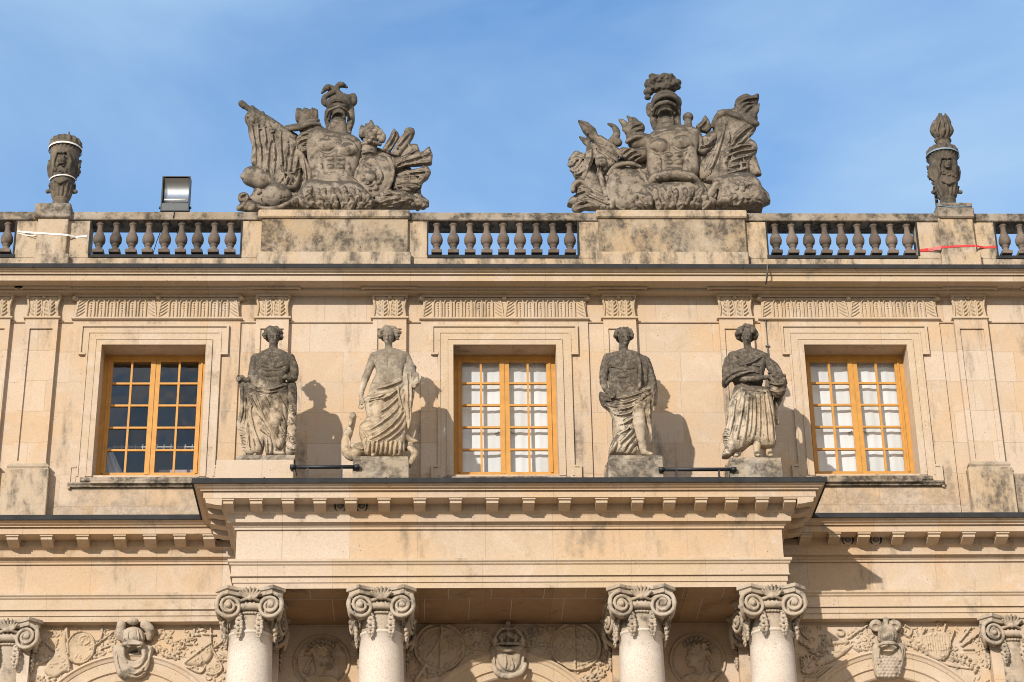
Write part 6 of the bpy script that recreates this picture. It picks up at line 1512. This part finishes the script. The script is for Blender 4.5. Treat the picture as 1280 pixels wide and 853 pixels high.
# ---- lightning conductor beside the right statue
t = empty('conductor', (XL(955, 400, -.02), -.02, ZL(460, 0))); tag(t, 'thin grey lightning conductor running down the wall by the basket statue', 'cable')
P = [(XL(959.5, 336, -.60), -.605, ZL(331, -.6)), (XL(959.5, 345, -.60), -.60, ZL(341, -.6)), (XL(958, 352, -.46), -.46, ZL(352, -.46)), (XL(956, 368, -.1), -.05, ZL(362, -.05)), (XL(956, 375, -.03), -.03, ZL(372, -.03)), (XL(956.5, 400, -.03), -.05, ZL(400, -.05)), (XL(960, 440, -.03), -.05, ZL(440, -.05)), (XL(963, 480, -.03), -.05, ZL(500, -.05))]
b = MB(); b.tube(P, .014, 7); b.build('rod', M['cable'], t)
for k in range(4): p = P[5]; q = P[7]; f_ = k / 3; b = MB(); b.box(p[0] + (q[0] - p[0]) * f_ - .03, p[0] + (q[0] - p[0]) * f_ + .03, -.07, -.036, p[2] + (q[2] - p[2]) * f_ - .012, p[2] + (q[2] - p[2]) * f_ + .012); b.build('clip', M['cable'], t)
# ================================================================== CARVED SPANDRELS, KEYSTONES, MEDALLIONS
def zx(ox, oy, sc, Y=YL): return lambda x, y: (XL(ox + x / sc, oy + y / sc, Y), ZL(oy + y / sc, Y))
def branch(R, g, pts, n, L_, w_, h, seed=0, both=True):
    P = [g(*p) for p in pts]; Q = smooth2(P, 8); R.line(P, .011, h * .8, .4); rs = random.Random(seed)
    for k in range(n):
        i = int((k + .5) / n * (len(Q) - 2)); d = Q[i + 1] - Q[i]; a = math.atan2(d[1], d[0])
        for s_ in ((-1, 1) if both else (1,)): R.leaf(tuple(Q[i]), a + s_ * rs.uniform(.5, .9), L_ * rs.uniform(.75, 1.1), w_, h)
def scrolls(R, x0, x1, z0, z1, n, h, seed, ok):
    rs = random.Random(seed)
    for _ in range(n):
        x, zz = rs.uniform(x0, x1), rs.uniform(z0, z1)
        if not ok(x, zz): continue
        t = rs.random()
        if t < .45: R.leaf((x, zz), rs.uniform(0, 6.28), rs.uniform(.06, .12), rs.uniform(.014, .022), h * rs.uniform(.5, 1))
        elif t < .75:
            a = rs.uniform(0, 6.28); r = rs.uniform(.03, .06); R.line([(x + r * (1 - .1 * k) * math.cos(a + k * .7), zz + r * (1 - .1 * k) * math.sin(a + k * .7)) for k in range(8)], .011, h * .8, .4)
        else:
            for q in range(3): R.ell((x + rs.uniform(-.03, .03), zz + rs.uniform(-.03, .03)), .018, .018, h * .7, mode='max')
def spandrel(arch, xl, xr, seed, draw, n=46):
    c, cz, ri, ro = arch; za = ZL(858, YL) - .1; zb_ = z_sof - .03
    R = Relief(xl, xr, za, zb_, .0085)
    ok = lambda x, zz: (x - c) ** 2 + (zz - cz) ** 2 > (ro + .07) ** 2 and xl + .03 < x < xr - .03
    draw(R); R2 = Relief(xl, xr, za, zb_, .0085)
    scrolls(R2, xl + .05, xr - .05, za, zb_ - .05, n * 3, .034, seed, ok)
    R.H = np.where(R.H < .006, R2.H, R.H * 1.1 + R2.H * .7); R.H = np.clip(R.H, 0, .11)
    R.mesh('carved_spandrel', YL - .0, M['carved'], pal, mask=lambda X, Z: (X - c) ** 2 + (Z - cz) ** 2 > (ro + .015) ** 2)
gA = zx(0, 760, 4.267); gB = zx(980, 760, 4.267); gC = zx(500, 700, 4.5714)
def dA1(R):
    g = gA; R.poly([g(345, 105), g(368, 92), g(356, 170), g(384, 300), g(385, 330), g(345, 335), g(290, 365), g(238, 330), g(262, 270), g(300, 215), g(330, 170)], .045, .04)
    R.line([g(348, 180), g(375, 310)], .02, .03, 0, 'add'); R.line([g(360, 100), g(372, 330)], .014, .06)
    c = g(432, 205); R.ell(c, .20, .24, .035, flat=.3, mode='max'); R.ell(c, .165, .205, .02, mode='cut'); R.line([(c[0] + .2 * math.cos(a), c[1] + .24 * math.sin(a)) for a in np.linspace(0, 6.28, 18)], .016, .055)
    R.line([g(430, 150), g(470, 145), g(480, 175), g(455, 190)], .014, .05, .3); R.line([g(485, 165), g(530, 165), g(548, 120), g(545, 95)], .016, .04, .3)
    branch(R, g, [(430, 300), (520, 235), (640, 120)], 8, .10, .022, .035, 1); R.line([g(480, 215), g(610, 120)], .015, .035)
    for k in range(5): R.line([g(225 + k * 10, 165 + k * 9), g(300 + k * 3, 215 + k * 5)], .012, .03, .4)
    R.line([g(180, 300), g(270, 265)], .018, .04); branch(R, g, [(170, 390), (230, 370), (300, 385)], 5, .09, .02, .035, 2)
def dA2(R):
    g = gA; branch(R, g, [(815, 195), (880, 235), (965, 250)], 6, .11, .024, .042, 3); branch(R, g, [(900, 260), (985, 190), (1080, 100)], 8, .12, .025, .045, 4); branch(R, g, [(840, 110), (900, 160), (960, 215)], 5, .09, .02, .03, 5)
    R.poly([g(985, 290), g(1040, 240), g(1120, 185), g(1140, 200), g(1135, 250), g(1100, 295), g(1040, 305)], .05, .055); R.line([g(990, 285), g(1125, 188)], .02, .03, 0, 'add')
    R.line([g(1125, 90), g(1130, 200), g(1165, 270), g(1185, 320), g(1150, 350), g(1105, 345)], .016, .04); R.poly([g(1100, 300), g(1160, 290), g(1180, 325), g(1145, 355), g(1105, 340)], .03, .045)
    R.line([g(1150, 205), g(1230, 145)], .02, .05); R.line([g(1000, 310), g(1070, 340), g(1100, 300)], .016, .04); R.line([g(1085, 135), g(1150, 140)], .018, .04); R.line([g(1175, 275), g(1225, 275)], .016, .035); R.line([g(1180, 240), g(1225, 260)], .03, .04)
def dB1(R):
    g = gB; R.line([g(40, 165), g(100, 200), g(150, 235)], .02, .045)
    for k in range(6): R.line([g(85 + k * 12, 110 + abs(k - 2) * 5), g(100 + k * 9, 150), g(125, 175)], .014, .04, .3)
    R.poly([g(170, 300), g(240, 240), g(330, 215), g(365, 215), g(320, 260), g(255, 300), g(190, 320)], .04, .05); c = g(125, 310)
    for k in range(7): a = 1.0 + k * .5; R.line([c, (c[0] + .14 * math.cos(a), c[1] + .14 * math.sin(a))], .022, .05, .2)
    R.line([(c[0] + .15 * math.cos(a), c[1] + .14 * math.sin(a)) for a in np.linspace(.6, 5.6, 14)], .016, .05); branch(R, g, [(130, 240), (200, 235), (235, 180)], 6, .09, .022, .04, 7); branch(R, g, [(370, 225), (420, 225), (470, 190)], 5, .09, .022, .04, 8)
    R.line([g(290, 125), g(315, 130), g(318, 155), g(295, 160), g(285, 145)], .014, .04); R.line([g(330, 180), g(450, 100)], .018, .035); R.line([g(250, 200), g(340, 190)], .03, .03)
    for k in range(4): R.line([g(110 + 22 * k, 380), g(190 + 22 * k, 320)], .012, .025)
def dB2(R):
    g = gB; R.line([g(815, 100), g(840, 85), g(858, 100), g(850, 140)], .02, .05); R.poly([g(690, 200), g(760, 150), g(850, 140), g(890, 180), g(880, 270), g(820, 300), g(760, 260)], .06, .045)
    for k in range(8): R.line([g(760 + k * 14, 170), g(775 + k * 13, 260)], .009, .012, 0, 'cut')
    R.line([g(905, 140), g(850, 290)], .018, .055); R.line([g(950, 215), g(1040, 150)], .022, .045); R.line([g(940, 190), g(995, 120)], .018, .04); R.line([g(960, 235), g(1010, 235)], .02, .04)
    R.line([g(645, 105), g(680, 130), g(665, 165), g(640, 150)], .016, .045); branch(R, g, [(640, 195), (700, 215), (770, 250)], 6, .09, .022, .04, 9); branch(R, g, [(880, 270), (960, 290), (1040, 350)], 7, .10, .024, .05, 10); R.line([g(720, 180), g(750, 125)], .022, .05)
    R.line([g(660, 165), g(760, 225), g(850, 310), g(1000, 340)], .014, .03); R.line([g(1080, 210), g(1085, 270)], .02, .03)
def shield_c(R, g, cx, cy, s_):
    c = g(cx, cy); R.ell(c, .36, .36, .03, flat=.25, mode='max'); R.line([(c[0] + .36 * math.cos(a), c[1] + .36 * math.sin(a)) for a in np.linspace(0, 6.28, 26)], .02, .06); R.line([(c[0] + .30 * math.cos(a), c[1] + .30 * math.sin(a)) for a in np.linspace(0, 6.28, 26)], .012, .045)
    R.line([g(cx + s_ * 10, cy - 140), g(cx + s_ * 5, cy + 130)], .022, .065)
    for k in range(4): R.line([(c[0] - .2 + .05 * k, c[1] - .2 + .04 * k), (c[0] - .05, c[1] + .02), (c[0] + .05 * k, c[1] + .15)], .02, .05, .3)
    for k in range(5): R.line([(c[0] + s_ * (.08 + .04 * k), c[1] + .16 - .05 * k), (c[0] + s_ * (.16 + .03 * k), c[1] + .08 - .05 * k)], .02, .06, .5)
def dC1(R):
    g = gC; shield_c(R, g, 225, 500, 1); branch(R, g, [(350, 540), (430, 500), (545, 470)], 8, .10, .022, .045, 11); branch(R, g, [(340, 420), (430, 410), (540, 450)], 7, .1, .022, .045, 12); branch(R, g, [(300, 590), (220, 640), (120, 650)], 7, .1, .024, .045, 13)
    R.line([g(150, 600), g(90, 690)], .03, .05); R.line([g(320, 440), g(360, 470), g(350, 520)], .025, .06)
def dC2(R):
    g = gC; shield_c(R, g, 1005, 500, -1); branch(R, g, [(880, 500), (800, 490), (700, 480)], 8, .10, .022, .045, 14); branch(R, g, [(900, 400), (800, 400), (700, 440)], 7, .1, .022, .045, 15); branch(R, g, [(1000, 620), (1080, 600), (1150, 590)], 6, .1, .024, .045, 16)
    R.ell(g(1110, 640), .09, .06, .06, rot=.8, mode='max'); R.ell(g(1110, 640), .06, .035, .05, rot=.8, mode='cut'); branch(R, g, [(1030, 680), (1100, 690), (1170, 640)], 6, .1, .022, .05, 17)
xw = [XL(37, 820, YL), XL(289, 820, YL), XL(1000, 820, YL), XL(1240, 820, YL), COLX[1] + .33, COLX[2] - .33]
a0, a1, a2 = ar
spandrel(a0, xw[0], a0[0] - .10, 1, dA1); spandrel(a0, a0[0] + .10, xw[1], 2, dA2)
spandrel(a2, xw[2], a2[0] - .10, 3, dB1); spandrel(a2, a2[0] + .10, xw[3], 4, dB2)
spandrel(a1, xw[4], a1[0] - .10, 5, dC1, 60); spandrel(a1, a1[0] + .10, xw[5], 6, dC2, 60)

# medallions with laurelled profile busts
def medallion(px, py, s_, label):
    c = (XL(px, py, YL), ZL(py, YL)); r = .40; R = Relief(c[0] - r - .05, c[0] + r + .05, c[1] - r - .05, c[1] + r + .05, .0075)
    R.line([(c[0] + r * math.cos(a), c[1] + r * math.sin(a)) for a in np.linspace(0, 2 * math.pi, 40)], .022, .035); R.line([(c[0] + (r - .045) * math.cos(a), c[1] + (r - .045) * math.sin(a)) for a in np.linspace(0, 2 * math.pi, 40)], .010, .018)
    q = lambda u_, v_: (c[0] + s_ * u_ * r, c[1] + v_ * r)
    # face in profile, looking towards +u
    R.poly([q(.02, .55), q(.22, .52), (q(.34, .38)), q(.36, .28), q(.42, .14), q(.47, .04), q(.40, .0), q(.42, -.06), q(.38, -.10), q(.40, -.17), q(.32, -.28), q(.18, -.28), q(.12, -.42), q(.22, -.55), q(-.25, -.6), q(-.22, -.30), q(-.30, .0), q(-.30, .3), q(-.2, .5)], .07, .06)
    R.line([q(.20, .22), q(.30, .22)], .012, .016, 0, 'cut'); R.line([q(.16, .28), q(.30, .29)], .014, .016, .2, 'add'); R.line([q(.30, -.08), q(.38, -.08)], .008, .014, 0, 'cut'); R.ell(q(-.02, .10), .025, .04, .018); R.ell(q(.16, .0), .06, .07, .02)
    rs = random.Random(int(px))
    for k in range(26):
        a = rs.uniform(.5, 3.6); rad = rs.uniform(.30, .62); R.ell(q(-.02 + rad * math.cos(a) * .72, .30 + rad * math.sin(a) * .6), .030, .036, .05, mode='add')
    for k in range(9):
        a = .45 + k * .30; R.leaf(q(.0 + .46 * math.cos(a), .30 + .42 * math.sin(a)), (a + 1.0) if s_ > 0 else math.pi - (a + 1.0), .10, .024, .085)
    for k in range(4): R.line([q(-.35 - .05 * k, .1 - .08 * k), q(-.50 - .04 * k, -.05 - .1 * k), q(-.42 - .02 * k, -.25 - .06 * k)], .022, .06, .4)
    R.poly([q(-.62, -.62), q(-.3, -.48), q(.1, -.55), q(.4, -.52), q(.62, -.72), q(.3, -.95), q(-.3, -.95)], .08, .05)
    for k in range(4): R.line([q(-.25 + .03 * k, -.5 - .02 * k), q(.0, -.66 - .07 * k), q(.3 + .05 * k, -.56 - .03 * k)], .014, .03, .3, 'add')
    for k in range(3): R.line([q(-.55 + .06 * k, -.62), q(-.4 + .08 * k, -.9)], .014, .025, .2, 'add')
    R.H = np.clip(R.H, 0, .12)
    o = R.mesh('medallion', YL - .0, M['carved'], pal, mask=lambda X, Z: (X - c[0]) ** 2 + (Z - c[1]) ** 2 < (r + .03) ** 2); o['label'] = label
medallion(402, 827, 1, 'round medallion with a laurelled head facing right'); medallion(872, 827, -1, 'round medallion with a curly head facing left')

# ---- keystones
def keystone(view, box, fn, label):
    V = Vol(view, box, .0095, (-.22, .22)); fn(V); o = V.mesh('keystone', M['caps'], pal); o['label'] = label
def kA(V):
    V.puff([(605, 215), (640, 200), (790, 205), (820, 220), (800, 300), (765, 372), (645, 376), (612, 300)], .10, .08, k=2, d=.03)
    V.limb([(648, 90, -.05), (640, 130, -.03), (642, 160, 0)], [26, 24, 18], 4); V.limb([(775, 90, -.05), (800, 120, -.03), (795, 160, 0)], [28, 26, 18], 4); V.ball((708, 72, -.08), (32, 28, 22), 4)
    for c, r_ in (((648, 95, -.09), 26), ((775, 92, -.09), 27), ((708, 70, -.1), 24)):
        for s_ in (-1, 0, 1): V.stroke([(c[0] + s_ * 9 - 4, c[1] - 16), (c[0] + s_ * 9 + 4, c[1] + 16)], 3.5, 'cut', 2)
    V.ball((710, 158, -.03), (64, 64, 56), 4); V.ball((710, 240, -.11), (46, 75, 42), 2, 'cut')
    V.limb([(652, 198, -.1), (668, 192, -.18), (710, 182, -.22), (752, 192, -.18), (768, 198, -.1)], [9, 11, 13, 11, 9], 3); V.limb([(657, 200, -.09), (655, 260, -.08), (675, 290, -.07)], [12, 12, 8], 3); V.limb([(762, 200, -.09), (768, 260, -.08), (745, 290, -.07)], [12, 12, 8], 3)
    V.stroke([(710, 105), (710, 180)], 6); V.folds([[(668, 120), (660, 150), (662, 180)], [(688, 110), (682, 145), (684, 180)], [(734, 110), (740, 145), (738, 180)], [(754, 122), (760, 150), (758, 180)]], 4)
    V.folds([[(615, 225), (640, 300), (690, 350), (740, 345), (790, 290), (806, 225)], [(632, 220), (650, 290), (705, 330), (760, 300), (785, 225)], [(620, 250), (632, 310), (660, 360)], [(800, 250), (790, 310), (760, 355)], [(640, 320), (700, 365), (770, 330)]], 7)
def kB(V):
    V.puff([(470, 210), (500, 190), (620, 190), (645, 215), (640, 300), (610, 375), (498, 378), (475, 300)], .09, .08, k=2, d=.03)
    for s_, cx in ((-1, 492), (1, 588)):
        V.ball((cx, 95, -.03), (38, 30, 34), 3); V.ball((cx + s_ * 2, 104, -.12), (26, 26, 22), 2, 'cut')
    V.limb([(540, 50, -.06), (542, 80, -.08), (542, 110, -.08)], [12, 16, 14], 3); V.ball((540, 50, -.06), (16, 10, 8), 2); V.ball((552, 62, -.06), (10, 10, 10), 2)
    V.ball((555, 150, -.02), (52, 58, 62), 4); V.limb([(512, 170, -.05), (520, 110, -.07), (542, 88, -.06)], [14, 16, 12], 3); V.ball((556, 228, -.10), (48, 50, 32), 2, 'cut')
    V.limb([(506, 205, -.1), (520, 193, -.18), (556, 184, -.22), (592, 193, -.18), (610, 208, -.1)], [8, 9, 10, 9, 8], 3)
    for s_ in (-1, 1): V.folds([[(556 + s_ * 12, 110), (556 + s_ * 30, 135), (556 + s_ * 26, 172)], [(556 + s_ * 30, 108), (556 + s_ * 46, 140), (556 + s_ * 42, 172)]], 4)
    V.limb([(505, 210, -.08), (500, 270, -.07), (515, 310, -.05)], [10, 11, 8], 3); V.limb([(612, 210, -.08), (620, 270, -.07), (602, 310, -.05)], [10, 11, 8], 3)
    V.folds([[(486, 215), (480, 280), (500, 350)], [(632, 215), (634, 280), (612, 350)]], 6)
    for j in range(7):
        for i in range(6):
            x, y = 502 + i * 21 + (j % 2) * 10, 262 + j * 17
            f = V.front(x, y)
            if f is not None and 495 < x < 620: V.ball((x, y, f + .003), (8, 6, 7), 1)
    V.stroke([(556, 250), (555, 372)], 5)
def kC(V):
    V.puff([(520, 520), (560, 505), (680, 505), (722, 520), (722, 590), (700, 650), (640, 678), (590, 676), (545, 640), (522, 580)], .10, .08, k=2, d=.03)
    V.puff([(560, 520), (680, 520), (690, 580), (655, 640), (600, 640), (558, 590)], .13, .10, k=4, d=-.01, edge=.6)
    V.folds([[(532, 530), (545, 590), (530, 620)], [(712, 530), (698, 590), (712, 620)]], 8)
    V.limb([(535, 610, -.08), (560, 650, -.11), (620, 668, -.12), (690, 645, -.11), (716, 600, -.08)], [14, 16, 17, 16, 14], 4)
    for k in range(9): V.stroke([(545 + k * 19, 640 - abs(k - 4) * -1), (549 + k * 18, 668 - abs(k - 4) * 4)], 3, 'cut', 1)
    V.limb([(552, 490, -.04), (560, 505, -.12), (620, 515, -.19), (685, 505, -.12), (695, 490, -.04)], [12, 14, 15, 14, 12], 3); V.ball((622, 516, -.1), (50, 34, 8), 1, 'cut')
    V.limb([(552, 488, .0), (570, 480, -.10), (622, 478, -.16), (678, 480, -.10), (692, 488, .0)], [9, 10, 10, 10, 9], 3)
    for x, h_ in ((545, 450), (583, 435), (620, 425), (660, 435), (700, 450)):
        V.limb([(x, 482, -.08), (x, h_ + 14, -.11)], [12, 10], 2); V.ball((x, h_, -.11), (11, 10, 14), 2)
        for s_ in (-1, 1): V.ball((x + s_ * 12, h_ + 12, -.1), (8, 8, 8), 2)
    V.limb([(545, 440, -.03), (575, 400, -.05), (618, 385, -.06), (665, 400, -.05), (700, 440, -.03)], [9, 11, 12, 11, 9], 3); V.ball((618, 446, -.01), (58, 40, 36), 4); V.folds([[(600, 540), (610, 580), (600, 620)], [(630, 550), (650, 590), (640, 630)]], 6)
    V.limb([(618, 395, -.08), (616, 350, -.08)], [12, 8], 2); V.limb([(600, 392, -.08), (580, 390, -.08), (572, 372, -.08)], [8, 9, 6], 2); V.limb([(634, 392, -.08), (655, 390, -.08), (664, 372, -.08)], [8, 9, 6], 2); V.ball((617, 362, -.09), (14, 10, 20), 2)
keystone((0, 760, 4.267, YL - .08), (585, 40, 840, 392), kA, 'carved keystone, open helmet over a folded cloth, left arch')
keystone((980, 760, 4.267, YL - .08), (440, 35, 670, 392), kB, 'carved keystone, plumed helmet over scale mail, right arch')
keystone((500, 700, 4.5714, YL - .08), (505, 335, 740, 690), kC, 'carved keystone, royal crown over a shield, middle arch')
